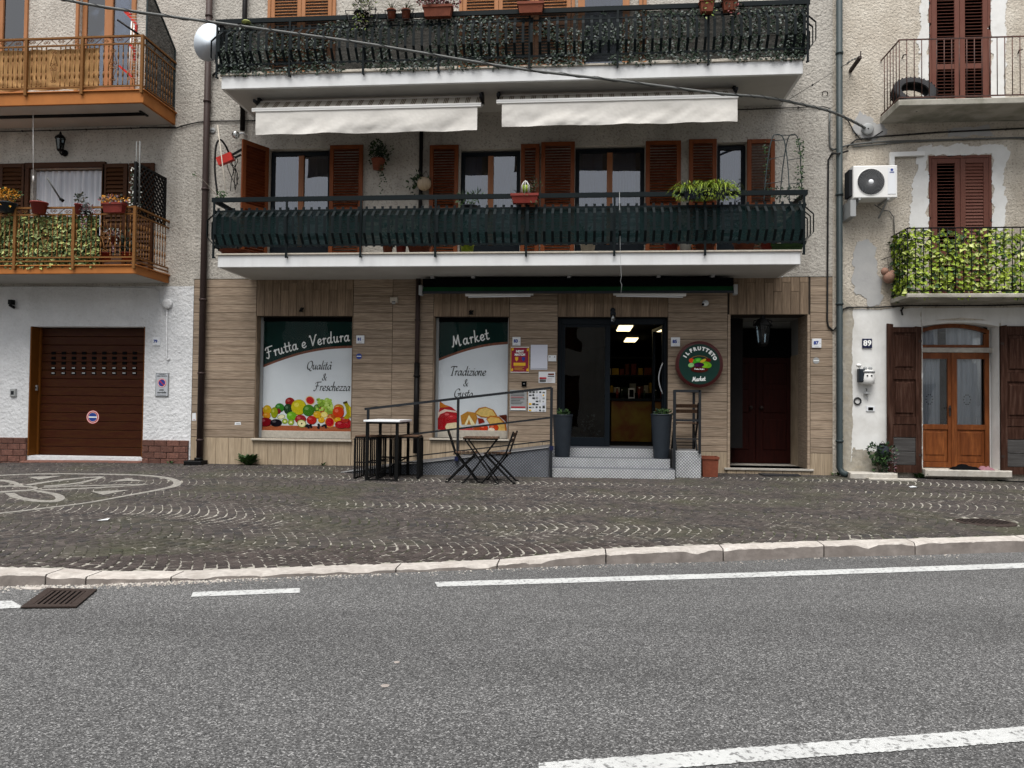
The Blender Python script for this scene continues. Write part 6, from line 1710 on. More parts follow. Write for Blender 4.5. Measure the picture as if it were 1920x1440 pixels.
# tyre
tp = P(1712, 190, -.40)
ty = thing('tyre', 'old black tyre leaning against the wall on the upper iron balcony', 'tyre', (tp.x, -.42, r1t))
b = MB(); prof = [(.22, -.085), (.30, -.10), (.335, -.09), (.345, -.05), (.345, .05), (.335, .09), (.30, .10), (.22, .085), (.21, .06), (.29, .05), (.29, -.05), (.21, -.06), (.22, -.085)]
o_ = MB(); o_.lathe((0, 0, 0), prof, 36, 'y')
o_.f = [f for f in o_.f if len(f) == 4]; o_.m = o_.m[:len(o_.f)]; o_.sm = o_.sm[:len(o_.f)]
me = o_.mesh('tread', M['rubber']); c_ = child('tread', me, ty, (0, 0, .235), (R(-33), 0, 0))
s = MB(); s.box(-.012, .012, -.095, .095, .344, .35); ms = s.mesh('tread_block', M['rubber'])
for i in range(30): child('tread_block', ms, c_, (0, 0, 0), (0, i * 2 * PI / 30, 0))

# weathered door 89 ------------------------------------------------
d0, d1, dz0, dz1 = D89
dd = thing('glazed_door', 'orange-brown wooden double door with lace curtained glass under an arched fanlight, number 89', 'door', ((d0 + d1) / 2, .2, dz0))
yd = .22
gx0, gx1 = P(1727, 760, yd).x, P(1855.5, 760, yd).x
fz0, fz1 = P(1790, 661, yd).z, P(1790, 652, yd).z    # transom
spring, crown = P(1790, 620, yd).z, P(1790, 608, yd).z
b = MB(); b.cbox(gx0 - .2, d1 + .0, yd - .02, yd + .05, fz0, fz1); b.build('transom', M['travertine'], dd)
xm = P(1786, 760, yd).x
def leafdoor(a, c):
    gz0, gz1 = P(1790, 796, yd).z, P(1790, 673, yd).z
    b = MB(); st = .075
    b.cbox(a, a + st, yd, yd + .05, dz0 + .01, fz0 - .002); b.cbox(c - st, c, yd, yd + .05, dz0 + .01, fz0 - .002)
    b.cbox(a + st, c - st, yd, yd + .05, gz1, fz0 - .002); b.cbox(a + st, c - st, yd, yd + .05, gz0 - .09, gz0); b.cbox(a + st, c - st, yd, yd + .05, dz0 + .01, dz0 + .10)
    o = b.build('door_leaf', M['door_wood'], dd)
    b = MB(); b.cbox(a + st, c - st, yd + .018, yd + .04, dz0 + .10, gz0 - .09, .01); b.cbox(a + st + .05, c - st - .05, yd + .004, yd + .017, dz0 + .22, gz0 - .13, .012); b.build('panel', M['door_wood'], o)
    b = MB(); b.box(a + st, c - st, yd + .02, yd + .026, gz0, gz1); b.build('pane', M['glass'], o)
    b = MB(); n = 30; x0, x1 = a + st + (.0), c - st
    for i in range(n + 1):
        x = x0 + (x1 - x0) * i / n * (.80 if a < xm - .2 else 1.0); yy = yd + .09 + .014 * math.sin(i * 1.3) ; b.v += [(x, yy, gz0 - .02), (x, yy, gz1 + .02)]
    for i in range(n): b.f.append((2 * i, 2 * i + 2, 2 * i + 3, 2 * i + 1)); b.m.append(0); b.sm.append(True)
    b.build('curtain', M['curtain'], o)
    b = MB(); ccx, ccz = x0 + (x1 - x0) * (.35 if a < xm - .2 else .42), gz0 + (gz1 - gz0) * .38
    for i in range(10):
        a_ = 2 * PI * i / 10; b.ball((ccx + .055 * math.cos(a_), yd + .062, ccz + .085 * math.sin(a_)), .012, 6, 4, (1, .3, 1))
    b.build('embroidery', M['cable_grey'], o)
leafdoor(gx0 - .06, xm - .003); leafdoor(xm + .003, gx1)
b = MB(); b.cbox(xm - .022, xm + .022, yd - .014, yd - .001, dz0 + .012, fz0 - .004); b.build('cover_strip', M['door_wood'], dd)
hp = P(1782, 770, yd - .03); b = MB(); b.tube([(hp.x, yd - .016, hp.z + .05), (hp.x, yd - .05, hp.z + .05), (hp.x - .05, yd - .05, hp.z + .04)], .009, 7); b.cbox(hp.x - .016, hp.x + .016, yd - .02, yd - .015, hp.z - .09, hp.z + .09); b.build('handle', M['cast_iron'], dd)
# fanlight
n = 14
def arch(x): u = (x - (gx0 - .06)) / (gx1 - gx0 + .06) * 2 - 1; return spring + (crown - spring) * (1 - u * u)
fr = MB(); xs = [gx0 - .06 + (gx1 - gx0 + .06) * i / n for i in range(n + 1)]
for a, c in zip(xs[:-1], xs[1:]): fr.add([(a, yd, arch(a) - .06), (c, yd, arch(c) - .06), (c, yd, arch(c) + .01), (a, yd, arch(a) + .01), (a, yd + .06, arch(a) - .06), (c, yd + .06, arch(c) - .06), (c, yd + .06, arch(c) + .01), (a, yd + .06, arch(a) + .01)], [(0, 1, 2, 3), (0, 4, 5, 1), (3, 2, 6, 7)])
fr.cbox(xs[0], xs[0] + .08, yd + .001, yd + .059, fz1 + .002, arch(xs[0]) - .05); fr.cbox(xs[-1] - .08, xs[-1], yd + .001, yd + .059, fz1 + .002, arch(xs[-1]) - .05); fr.cbox(xs[0] + .081, xs[-1] - .081, yd, yd + .06, fz1 + .002, fz1 + .05)
fo = fr.build('fanlight', M['door_wood'], dd)
b = MB(); b.box(xs[0] + .08, xs[-1] - .08, yd + .03, yd + .036, fz1 + .05, crown); b.build('pane', M['glass'], fo)
for a, c in ((xs[0] + .06, P(1762, 640, yd).x), (P(1778, 640, yd).x, xs[-1] - .06)):
    b = MB(); nn = 22
    for i in range(nn + 1):
        x = a + (c - a) * i / nn; yy = yd + .09 + .014 * math.sin(i * 1.3); b.v += [(x, yy, fz1 - .02), (x, yy, crown)]
    for i in range(nn): b.f.append((2 * i, 2 * i + 2, 2 * i + 3, 2 * i + 1)); b.m.append(0); b.sm.append(True)
    b.build('curtain', M['curtain'], fo)
# wall above the arch inside the reveal
b = MB(); xs2 = [d0 + (d1 - d0) * i / 16 for i in range(17)]
ax0, axs, axc = P(1800, 612).z, P(1800, 612).z, P(1800, 604.5).z
def arch2(x): u = (x - d0) / (d1 - d0) * 2 - 1; return axs + (axc - axs) * (1 - u * u)
for a, c in zip(xs2[:-1], xs2[1:]):
    b.add([(a, -.009, arch2(a)), (c, -.009, arch2(c)), (c, -.009, dz1 + .02), (a, -.009, dz1 + .02), (a, .31, arch2(a)), (c, .31, arch2(c))], [(0, 1, 2, 3), (0, 4, 5, 1)])
b.add([(xs[-1] - .005, yd + .05, dz0), (d1, yd + .05, dz0), (d1, yd + .05, dz1), (xs[-1] - .005, yd + .05, dz1)], [(0, 1, 2, 3)])
b.add([(xs[0], yd + .058, crown - .02), (d1, yd + .058, crown - .02), (d1, yd + .058, dz1 + .02), (xs[0], yd + .058, dz1 + .02)], [(0, 1, 2, 3)]); b.build('arch', M['white_plaster'], h89)
b = MB(); b.box(d0 + .001, d0 + .006, -.008, .31, dz0, dz1); b.box(d1 - .006, d1 - .001, -.008, .31, dz0, dz1); b.build('reveal', M['white_plaster'], h89)
room(h89, d0 - .1, d1 + .1, dz0, dz1, .315, 2.0)
# old outer shutters, standing open against the wall
def old_shutter(label, xa_, xb_, Y, zb3, zt_l, zt_r):
    t = thing('old_shutter', label, 'door shutter', ((xa_ + xb_) / 2, Y, zb3), group='weathered outer shutters of door 89')
    w = xb_ - xa_; H = zt_l - zb3
    def ztop(x): return zt_l + (zt_r - zt_l) * (x - xa_) / w
    b = MB(); st = w * .17
    for a, c in ((xa_, xa_ + st), (xb_ - st, xb_)):
        b.add([(a, Y, zb3), (c, Y, zb3), (c, Y, ztop(c)), (a, Y, ztop(a)), (a, Y + .045, zb3), (c, Y + .045, zb3), (c, Y + .045, ztop(c)), (a, Y + .045, ztop(a))], [(0, 1, 2, 3), (0, 3, 7, 4), (1, 5, 6, 2), (3, 2, 6, 7), (0, 4, 5, 1), (4, 7, 6, 5)])
    zr = [0, .075, .345, .405, .62, .695, .93]
    rails = [(.0, .05), (.325, .375), (.625, .685), (.94, 1.0)]
    for k, (a, c) in enumerate(rails):
        zz1 = zb3 + c * H if k < 3 else min(ztop(xa_), ztop(xb_)) - .002
        b.box(xa_ + st + .001, xb_ - st - .001, Y + .002, Y + .043, zb3 + a * H, zz1)
    b.build('frame', M['old_wood'], t)
    for k, (a, c) in enumerate(((.05, .325), (.375, .625), (.685, .94))):
        z0_, z1_ = zb3 + a * H, zb3 + c * H
        if k == 0:
            for q_ in range(3):
                hh = (z1_ - z0_) / 3; bb = MB(); bb.cbox(xa_ + st, xb_ - st, Y + .012, Y + .035, z0_ + q_ * hh + .004, z0_ + (q_ + 1) * hh - .004, .006); bb.build('board', M['grey_wood'] if q_ < 2 else M['old_wood'], t)
        else:
            bb = MB(); bb.cbox(xa_ + st, xb_ - st, Y + .024, Y + .04, z0_, z1_, .004); bb.cbox(xa_ + st + .03, xb_ - st - .03, Y + .004, Y + .023, z0_ + .05, z1_ - .05, .018); bb.build('panel', M['old_wood'], t)
    for z in (zb3 + .3, zt_l - .3):
        bb = MB(); bb.box(xa_ - .004 if label.startswith('right') else xb_ - .05, (xa_ + .05) if label.startswith('right') else xb_ + .004, Y - .006, Y - .001, z - .02, z + .02); bb.build('hinge', M['cast_iron'], t)
M['grey_wood'] = mat('grey_wood', (.034, .031, .029), .85, spec=.1, col2=(.085, .082, .08), scale=5, stretch=(.6, 1, 8), var=.35, bump=.3)
zs0 = P(1690, 886, -.08).z
old_shutter('left weathered brown panelled shutter of door 89, grey at its foot', P(1664, 750, -.08).x, P(1728, 750, -.08).x, -.085, zs0, P(1664, 606.5, -.08).z, P(1728, 613, -.08).z)
old_shutter('right weathered brown panelled shutter of door 89, cut by the picture edge', P(1877, 750, -.08).x, P(1944, 750, -.08).x, -.085, zs0, P(1877, 611, -.08).z, P(1944, 601, -.08).z)
# sill, step
b = MB(); b.cbox(d0 - .02, d1 + .12, -.16, .3, dz0 - .12, dz0 - .001, .015); b.build('door_sill', M['travertine'], h89)
stp = thing('stone_step', 'worn white stone slab lying on the cobbles below the number 89', 'stone slab', tuple(P(1640, 890, -.2)))
g_ = pg(1650, 893)
b = MB(); xa2, xb2 = P(1592, 888, -.3).x, P(1681, 888, -.3).x; b.cbox(xa2, xb2, -.36, -.015, g_.z - .04, g_.z + .085, .015); b.build('slab', M['travertine'], stp)
b = MB(); b.cbox(xa2 + .25, xb2 + .25, -.50, -.365, g_.z - .04, g_.z + .012, .01); b.build('lower_slab', M['travertine'], stp)
# small things by the door
t = number_tile('89', 'dark blue house number plate 89 on the white wall by the old door', (1617, 635, 1635, 652.5), big=True, col='white_ink', ground='blue_dark') if 'blue_dark' in M else None
M['blue_dark'] = mat('blue_dark', (.010, .013, .045), .4)
if t is None: number_tile('89', 'dark blue house number plate 89 on the white wall by the old door', (1617, 635, 1635, 652.5), big=True, col='white_ink', ground='blue_dark')
x0, x1, z0, z1 = RC(1612, 682, 1643, 721, -.12)
mb = thing('mailbox', 'little grey sculpted mailbox with two ears on the white wall', 'mailbox', ((x0 + x1) / 2, -.1, z0))
xc, w, h = (x0 + x1) / 2, x1 - x0, z1 - z0
b = MB(); b.lathe((xc, -.07, z0), [(w * .30, 0), (w * .44, .02), (w * .46, h * .25), (w * .42, h * .62), (w * .36, h * .70), (0, h * .72)], 16); b.build('body', M['white_plastic'], mb)
b = MB(); b.lathe((xc, -.07, z0 + h * .56), [(w * .46, 0), (w * .48, .02), (w * .46, .035)], 16); b.build('rim', M['grey_plastic'], mb)
for dx in (-.12, .14):
    b = MB(); b.ball((xc + dx * w * 1.2, -.10, z0 + h * .78), w * .13, 8, 6); b.build('ear', M['grey_plastic'], mb)
    b = MB(); b.ball((xc + dx * w, -.07 - w * .43, z0 + h * .42), w * .055, 8, 6); b.build('eye', M['iron_grey'], mb)
b = MB(); b.cbox(x0 - .02, x0 + w * .3, -.16, -.05, z0 + h * .1, z0 + h * .75, .02); b.build('side_wing', M['pot_grey'], mb)
b = MB(); b.ball((x0 - .01, -.1, z0 + h * .92), w * .15, 8, 6, (1.2, 1, .8)); b.bar((x0, -.1, z0 + h * .85), (x0 + .08, -.1, z0 + h * .6), .03); b.build('crest', M['white_plastic'], mb)
t = thing('door_ring', 'small dark metal ring fixed to the white wall below the mailbox', 'ring', tuple(P(1608, 752, -.02))); p = P(1608, 752, -.025)
b = MB(); b.tube([(p.x + .055 * math.cos(2 * PI * i / 20), -.025, p.z + .055 * math.sin(2 * PI * i / 20)) for i in range(21)], .012, 7, False); b.build('ring', M['iron_grey'], t)
t = thing('wall_bell', 'little grey bell hanging from a hook on the white wall', 'bell', tuple(P(1625, 735, -.04))); p = P(1625, 737, -.05)
b = MB(); b.lathe((p.x, -.05, p.z - .02), [(.05, 0), (.045, .02), (.02, .045), (0, .05)], 14); b.build('bell', M['grey_plastic'], t); b = MB(); b.tube([(p.x, -.05, p.z + .03), (p.x, -.05, p.z + .07), (p.x, -.012, p.z + .08)], .006, 6); b.build('hook', M['iron_grey'], t)
b = MB(); b.tube([(p.x, -.05, p.z - .02), (p.x + .02, -.05, p.z - .14)], .003, 5); b.build('chain', M['grey_plastic'], t)
t, x0, x1, z0, z1 = small('door_bell', 'white doorbell plate with black buttons low on the white wall', 'doorbell', (1624.5, 761.5, 1640.5, 771.5), -.03, '')
b = MB(); b.cbox(x0, x1, -.028, -.011, z0, z1, .004); b.build('plate', M['tile_white'], t); b = MB(); b.box(x0 + .03, x1 - .03, -.032, -.0285, z0 + .02, z1 - .02); b.build('button', M['dark'], t)
t = thing('wire_lantern', 'small dark glass lantern hanging beside the old shutter', 'lantern', tuple(P(1654, 835, -.2))); p = P(1655, 842, -.16)
b = MB(); b.lathe((p.x, -.16, p.z - .13), [(.08, 0), (.10, .05), (.095, .16), (.05, .20)], 14); b.build('glass', M['pot_grey'], t); b = MB(); b.tube([(p.x - .05, -.16, p.z + .07), (p.x, -.16, p.z + .14), (p.x + .05, -.16, p.z + .07)], .005, 6); b.lathe((p.x, -.16, p.z + .07), [(.055, 0), (.05, .02), (0, .03)], 12); b.build('lid', M['iron'], t)
gp = P(1650, 886, -.2)
t = thing('wall_shrub', 'leafy green weed bush growing at the wall foot beside the old shutter', 'shrub', tuple(gp))
b = MB(); bush(b, (gp.x + .03, -.2, gp.z + .22), (.18, .11, .22), 420, .06, .045, 2, clump=14); b.build('foliage', [M['leaf'], M['leaf_dark']], t, kind='stuff')
b = MB()
for k in range(5): b.tube([(gp.x, -.18, gp.z - .03), (gp.x + U(-.06, .06), -.18, gp.z + .15), (gp.x + U(-.12, .12), -.2, gp.z + .36)], .005, 5)
b.build('stem', M['leaf_dry'], t)
t = thing('lavender', 'grey-mauve low plant leaning on the foot of the old shutter', 'plant', tuple(P(1675, 880, -.2))); p = P(1674, 882, -.22)
b = MB(); bush(b, (p.x, -.2, p.z + .18), (.08, .06, .2), 130, .045, .02, 2, clump=8); b.build('foliage', [M['leaf_grey'], M['petal_pink']], t, kind='stuff')
b = MB(); b.tube([(p.x, -.2, p.z - .02), (p.x, -.2, p.z + .3)], .005, 5); b.build('stem', M['leaf_dry'], t)
t = thing('doormat_cloth', 'black rag bundled on the stone door sill of number 89', 'cloth', tuple(P(1810, 878, -.08)))
def ragmesh(px0, px1, py, Y, hh, mt, name, parent):
    b = MB(); n, m_ = 20, 8; x0, x1 = P(px0, py, Y).x, P(px1, py, Y).x; z0 = dz0 + .002
    for i in range(n + 1):
        for j in range(m_ + 1):
            u, v = i / n, j / m_; e = math.sin(PI * u) ** .5 * math.sin(PI * v)
            b.v.append((x0 + (x1 - x0) * u, Y - .1 + .2 * v, z0 + e * hh * (.6 + .8 * abs(mnoise.noise((u * 4 + px0, v * 3, 1))))))
    for i in range(n):
        for j in range(m_): a = i * (m_ + 1) + j; b.f.append((a, a + m_ + 1, a + m_ + 2, a + 1)); b.m.append(0); b.sm.append(True)
    return b.build(name, M[mt], parent)
ragmesh(1782, 1836, 878, -.03, .09, 'dark', 'cloth', t)
t = thing('pink_cloth', 'pink rag beside the black rag on the stone door sill', 'cloth', tuple(P(1848, 878, -.05))); ragmesh(1834, 1862, 878, -.03, .07, 'petal_pink', 'cloth', t)
t = thing('garden_hose', 'thin black hose lying on the cobbles at the right edge', 'hose', tuple(P(1880, 900, -.3)))
b = MB(); b.tube([tuple(pg(x, y) + Vector((0, 0, .012))) for x, y in ((1860, 897), (1872, 902), (1900, 904), (1960, 905))], .010, 6); b.build('hose', M['iron'], t)

# air conditioner -------------------------------------------------
ac = thing('air_conditioner', 'white air conditioner with round fan grille on the wall right of the green drainpipe', 'air conditioner', tuple(P(1640, 372, -.3)))
Ya = -.42
x0, x1, z0, z1 = RC(1600, 310, 1683, 371, Ya)
b = MB(); b.cbox(x0, x1, Ya, -.12, z0, z1, .014); body = b.build('casing', M['white_plastic'], ac)
fc = P(1633, 341, Ya); fr_ = P(1659.5, 341, Ya).x - fc.x
b = MB(); b.lathe((fc.x, Ya - .001, fc.z), [(fr_, 0), (fr_, -.006), (fr_ * .97, -.010), (fr_ * .96, -.002)], 32, 'y', True, False); b.build('fan_ring', M['white_plastic'], ac)
b = MB(); b.lathe((fc.x, Ya - .0015, fc.z), [(fr_ * .96, -.0004), (0, -.0005)], 32, 'y', False); b.build('fan_opening', M['iron_grey'], ac)
for i in range(32):
    a = 2 * PI * i / 32; b = MB(); pts = []
    for k in range(6):
        r_ = fr_ * (.2 + .75 * k / 5); aa = a + .9 * (k / 5) ** 1.3; pts.append((fc.x + r_ * math.cos(aa), Ya - .007, fc.z + r_ * math.sin(aa)))
    b.tube(pts, .0032, 4); b.build('grille_wire', M['grille_grey'], ac)
b = MB(); b.lathe((fc.x, Ya - .008, fc.z), [(fr_ * .19, 0), (fr_ * .18, -.006), (0, -.008)], 20, 'y'); b.build('hub', M['tile_white'], ac)
a_, c_, d_, e_ = RC(1664.5, 314, 1679.5, 364, Ya); b = MB(); b.cbox(a_, c_, Ya - .006, Ya - .0005, d_, e_, .003); b.build('side_panel', M['tile_white'], ac)
lp = P(1672, 318.5, Ya); b = MB(); b.lathe((lp.x, Ya - .0065, lp.z), [(.022, 0), (.022, -.001), (0, -.001)], 14, 'y', False); b.build('logo', M['blue_ink'], ac)
text_obj('GREE', .032, lp.x, Ya - .0075, lp.z - .042, 'blue_ink', ac, bold=.001)
b = MB(); b.cbox(x0 - .05, x0 - .001, Ya + .05, -.14, z0 + .05, z1 - .05); b.build('side_vent', M['iron_grey'], ac)
b = MB()
for xx in (x0 + .1, x1 - .15):
    b.bar((xx, Ya - .01, z0 - .02), (xx, -.004, z0 - .02), .03); b.bar((xx, Ya + .05, z0 - .03), (xx, -.006, z0 - .24), .025)
b.build('bracket', M['grey_plastic'], ac)
b = MB(); b.box(x0 - .04, x0 + .05, Ya + .02, -.004, z0 - .30, z0 - .02); b.build('side_shield', M['grey_plastic'], ac)
b = MB(); Yt = -.05
b.bar(P(1672, 312, Yt), P(1672, 290, Yt), .075, .06); b.bar(P(1668, 290.5, Yt), P(1733, 288, Yt), .06, .075); b.build('pipe_cover', M['white_plastic'], ac)
b = MB(); b.tube([P(1640, 384, -.2), P(1655, 394, -.03), P(1668, 396, -.03), P(1676, 408, -.03), P(1677, 440, -.03)], .009, 6); b.build('drain_hose', M['cable_grey'], ac)

# cables on the walls ---------------------------------------------
def cable(label, pts, r=.008, Y=-.03, mt='cable', name='wall_cable', grp='cables on the facades'):
    W = [P(p[0], p[1], p[2] if len(p) > 2 else Y) for p in pts]; t = thing(name, label, 'cable', tuple(W[0]), group=grp)
    b = MB(); b.tube(W, r, 6); b.build('sheath', M[mt], t)
    k = max(2, int(sum((W[i + 1] - W[i]).length for i in range(len(W) - 1)) / .7))
    for i in range(1, k):
        f = i / k * (len(W) - 1); a = int(f); p = W[a].lerp(W[min(a + 1, len(W) - 1)], f - a)
        b = MB(); b.box(p.x - .012, p.x + .012, p.y - r - .004, min(p.y + .03, -.002), p.z - .012, p.z + .012); b.build('clip', M[mt], t)
    return t
cable('black cable bundle running level from the left drainpipe under the balconies', [(262, 239), (330, 240), (345, 235), (372, 229), (400, 227), (500, 226)], .011)
cable('thin cable along the top of the left wall under the upper orange balcony', [(-10, 247), (120, 244), (330, 238)], .009)
cable('cable level under the upper balcony right end, going down beside the green pipe', [(1380, 206), (1450, 203), (1545, 200), (1558, 204)], .008)
cable('thick grey cable bundle dropping beside the green pipe below the tie cable', [(1556, 204), (1555, 240), (1556, 276), (1562, 281), (1590, 272), (1640, 266), (1920, 258), (2300, 247)], .016, mt='cable_grey')
cable('black cable running down the stucco left of the green drainpipe', [(1590, 283), (1572, 288, -.17), (1560, 288), (1553, 300), (1552, 420), (1551.5, 520), (1551, 600), (1553, 612), (1562, 620), (1570, 612)], .016)
cable('cable bundle above the air conditioner running to the right', [(1588, 276), (1605, 262), (1650, 256), (1760, 248), (1930, 240), (2300, 226)], .013)
cable('lowest grey cable over the shuttered window at the right', [(1600, 275), (1700, 266), (1800, 262), (1905, 258), (1930, 262), (2300, 252)], .012, mt='cable_grey')
cable('black cable along the top of the white ground floor wall at the right', [(1579, 590), (1580, 580), (1590, 576), (1650, 576), (1700, 573), (1850, 573), (1960, 570), (2300, 564)], .012)
cable('short black cable end hanging from the cable over door 89', [(1694, 576), (1690, 582), (1692, 591)], .014)
cable('two cables looping round the round junction box at the right', [(1568, 212), (1590, 226), (1600, 245), (1612, 260), (1630, 262), (1655, 246)], .010)
cable('thin wire tied from the upper balcony corner to the hook on the beige wall', [(1480, 186, -1.2), (1564, 134)], .004)
cable('drop wire from the wall bracket to the green drainpipe', [(1612, 105, -.35), (1590, 118, -.2), (1570, 130, -.12)], .007, mt='cable_grey')
jb = thing('junction_box', 'round grey junction box where the cables meet on the beige wall', 'junction box', tuple(P(1626, 243, -.02))); p = P(1626, 243, -.02)
b = MB(); b.lathe((p.x, -.010, p.z), [(.10, 0), (.10, -.05), (.085, -.06), (0, -.062)], 24, 'y'); b.build('cover', M['grey_plastic'], jb); b = MB(); b.ball((p.x, -.072, p.z), .012); b.build('screw', M['iron_grey'], jb)
wb = thing('wall_bracket', 'rusty slanted iron bracket with insulators on the beige wall near the green pipe', 'bracket', tuple(P(1600, 130, -.05)))
b = MB(); b.bar(P(1594, 134, -.02), P(1613, 107, -.38), .05); b.bar(P(1614, 96, -.37), P(1613.5, 108, -.37), .015); b.build('arm', M['cast_iron'], wb)
for i, (x, y) in enumerate(((1592, 116), (1598, 112), (1603, 110))):
    b = MB(); b.ball(P(x, y, -.25), .018, 8, 6); b.build('insulator', M['cable_grey'], wb)
for i, (x, y, lb) in enumerate(((1696, 105, 'dark iron shutter hook left of the upper red-brown shutters'), (1913, 96, 'dark iron shutter hook right of the upper red-brown shutters'))):
    t = thing('shutter_hook', lb, 'hook', tuple(P(x, y, -.03))); b = MB(); b.tube([P(x - 4, y + 4, -.01), P(x - 2, y - 2, -.06), P(x + 4, y - 3, -.06)], .012, 6); b.build('hook', M['cast_iron'], t)
t = thing('wall_staple', 'small black iron staple in the stucco left of the green pipe', 'staple', tuple(P(1547, 173, -.02))); b = MB(); b.tube([P(1542, 177, -.02), P(1543, 172, -.06), P(1551, 172, -.06), P(1552, 177, -.02)], .009, 6); b.build('staple', M['cast_iron'], t)
# the heavy cable slung across the picture
pts2 = [(100, -5, -2.9), (200, 14, -2.8), (400, 42, -2.6), (560, 64, -2.4), (700, 84, -2.2), (960, 127, -1.9), (1150, 150, -1.7), (1345, 175, -1.55), (1430, 182, -1.2), (1500, 195, -.8), (1560, 210, -.45), (1600, 228, -.2), (1622, 240, -.08)]
W = catmull([P(*p) for p in pts2], 8)
t = thing('overhead_cable', 'thick grey overhead cable sloping across the facade from top left to the beige wall', 'cable', tuple(W[-1]))
b = MB(); b.tube(W, .022, 8); b.build('sheath', M['cable_grey'], t)
b = MB()
for i in range(0, 4 * len(W) - 8):
    p = W[i // 4].lerp(W[min(i // 4 + 1, len(W) - 1)], (i % 4) / 4); a = i * .55
    b.v.append(tuple(p + Vector((0, math.cos(a), math.sin(a))) * .024))
sp_ = MB(); sp_.tube([Vector(v) for v in b.v], .005, 4); sp_.build('lashing_wire', M['iron_grey'], t)

# ================================================================== ENTRANCE STEPS, RAMP, RAILS
def diamond(name, col, metal=.5):
    m = mat(name, col, .42, metal=metal, var=.2, scale=3, dirt=.3, dscale=5, dirt_col=tuple(c * .45 for c in col))
    nt = m.node_tree; N = nt.nodes; L = nt.links; b = N['Principled BSDF']
    geo = N.new('ShaderNodeNewGeometry'); sep = N.new('ShaderNodeSeparateXYZ'); L.new(geo.outputs['Position'], sep.inputs[0])
    yz = N.new('ShaderNodeMath'); yz.operation = 'ADD'; L.new(sep.outputs[1], yz.inputs[0]); L.new(sep.outputs[2], yz.inputs[1])
    def mth(op, a, c=None, k=None):
        n = N.new('ShaderNodeMath'); n.operation = op; L.new(a, n.inputs[0])
        if c is not None: L.new(c, n.inputs[1])
        if k is not None: n.inputs[1].default_value = k
        return n.outputs[0]
    s1 = mth('ADD', sep.outputs[0], yz.outputs[0]); s2 = mth('SUBTRACT', sep.outputs[0], yz.outputs[0])
    w1 = mth('SINE', mth('MULTIPLY', s1, k=62.0)); w2 = mth('SINE', mth('MULTIPLY', s2, k=62.0))
    h = mth('MULTIPLY', w1, w2); h1 = mth('ABSOLUTE', h)
    mr = N.new('ShaderNodeMapRange'); mr.inputs[1].default_value = .25; mr.inputs[2].default_value = .6; L.new(h1, mr.inputs[0])
    bp = N.new('ShaderNodeBump'); bp.inputs['Strength'].default_value = .9; bp.inputs['Distance'].default_value = .006; L.new(mr.outputs[0], bp.inputs['Height']); L.new(bp.outputs[0], b.inputs['Normal'])
    mx = N.new('ShaderNodeMix'); mx.data_type = 'RGBA'; mx.blend_type = 'MULTIPLY'; mx.inputs[0].default_value = 1
    L.new(b.inputs['Base Color'].links[0].from_socket, mx.inputs[6])
    cc = N.new('ShaderNodeCombineColor'); m2 = N.new('ShaderNodeMapRange'); m2.inputs[3].default_value = .62; m2.inputs[4].default_value = 1.3; L.new(mr.outputs[0], m2.inputs[0])
    for i in range(3): L.new(m2.outputs[0], cc.inputs[i])
    L.new(cc.outputs[0], mx.inputs[7]); L.new(mx.outputs[2], b.inputs['Base Color'])
    return m
M['plate'] = diamond('plate', (.50, .515, .53)); M['plate_dark'] = diamond('plate_dark', (.15, .16, .18), .3)
st = thing('entrance_steps', 'three chequer plate metal steps in front of the shop door', 'steps', (P(1147, 895, -1).x, -1.0, 0))
sx0, sx1 = P(1029.8, 886, -1.0).x, P(1265.5, 892, -1.0).x
for i, (y0, y1, zt) in enumerate(((-1.0, .0, .155), (-.70, .0, .31), (-.40, .0, .462))):
    b = MB(); ins = .012 * i; a_ = sx0 + ins; c_ = sx1 - ins - (.03 if i else 0)
    b.cbox(a_, c_, y0, y1 - .016, (-.1 if i == 0 else (.155, .31)[i - 1]), zt, .004); b.build('step', M['plate'], st)
    b = MB(); b.box(a_ + .002, c_ - .002, y0 + .002, -.016, zt + .0005, zt + .0035); b.build('tread', M['plate_dark'], st)
b = MB(); b.box(DOOR[0] + .01, DOOR[1] - .01, -.012, .5, .40, .462); b.build('landing', M['plate_dark'], st)
sp2 = P(1314.5, 870, -.75).x
b = MB(); b.cbox(sx1 + .012, sp2, -.76, -.016, -.1, .455, .004); b.build('side_platform', M['plate'], st)
# ramp
rp = thing('ramp', 'grey metal wheelchair ramp rising from the left to the shop door', 'ramp', (P(850, 880, -1).x, -1.0, 0))
rx0, rx1 = P(640, 880, -1.0).x, sx0 - .012; rz0, rz1 = pz(rx0, -1) + .005, P(1030, 838.5, -1.0).z
b = MB(); b.add([(rx0, -1.0, -.15), (rx1, -1.0, -.15), (rx1, -1.0, rz1), (rx0, -1.0, rz0), (rx0, -.016, -.15), (rx1, -.016, -.15), (rx1, -.016, rz1), (rx0, -.016, rz0)], [(0, 1, 2, 3), (3, 2, 6, 7), (1, 5, 6, 2)]); b.build('deck', M['plate_dark'], rp)
b = MB(); b.bar((rx0, -1.008, rz0), (rx1, -1.008, rz1 + .0), .012, .03, up=(0, 1, 0)); b.build('edge_trim', M['steel'], rp)
Yr = -1.04
rr_ = thing('ramp_railing', 'dark grey steel handrail sloping along the ramp', 'handrail', (P(860, 800, Yr).x, Yr, 0))
def vpost(px_, y0, y1, par, w=.04, Y=Yr):
    x = P(px_, (y0 + y1) / 2, Y).x; b = MB(); b.box(x - w / 2, x + w / 2, Y - w / 2, Y + w / 2, P(px_, y1, Y).z, P(px_, y0, Y).z); b.build('post', M['iron_grey'], par); return x
vpost(1033.5, 727, 897, rr_, .045); vpost(858.5, 749, 868, rr_); vpost(689.5, 768, 880, rr_)
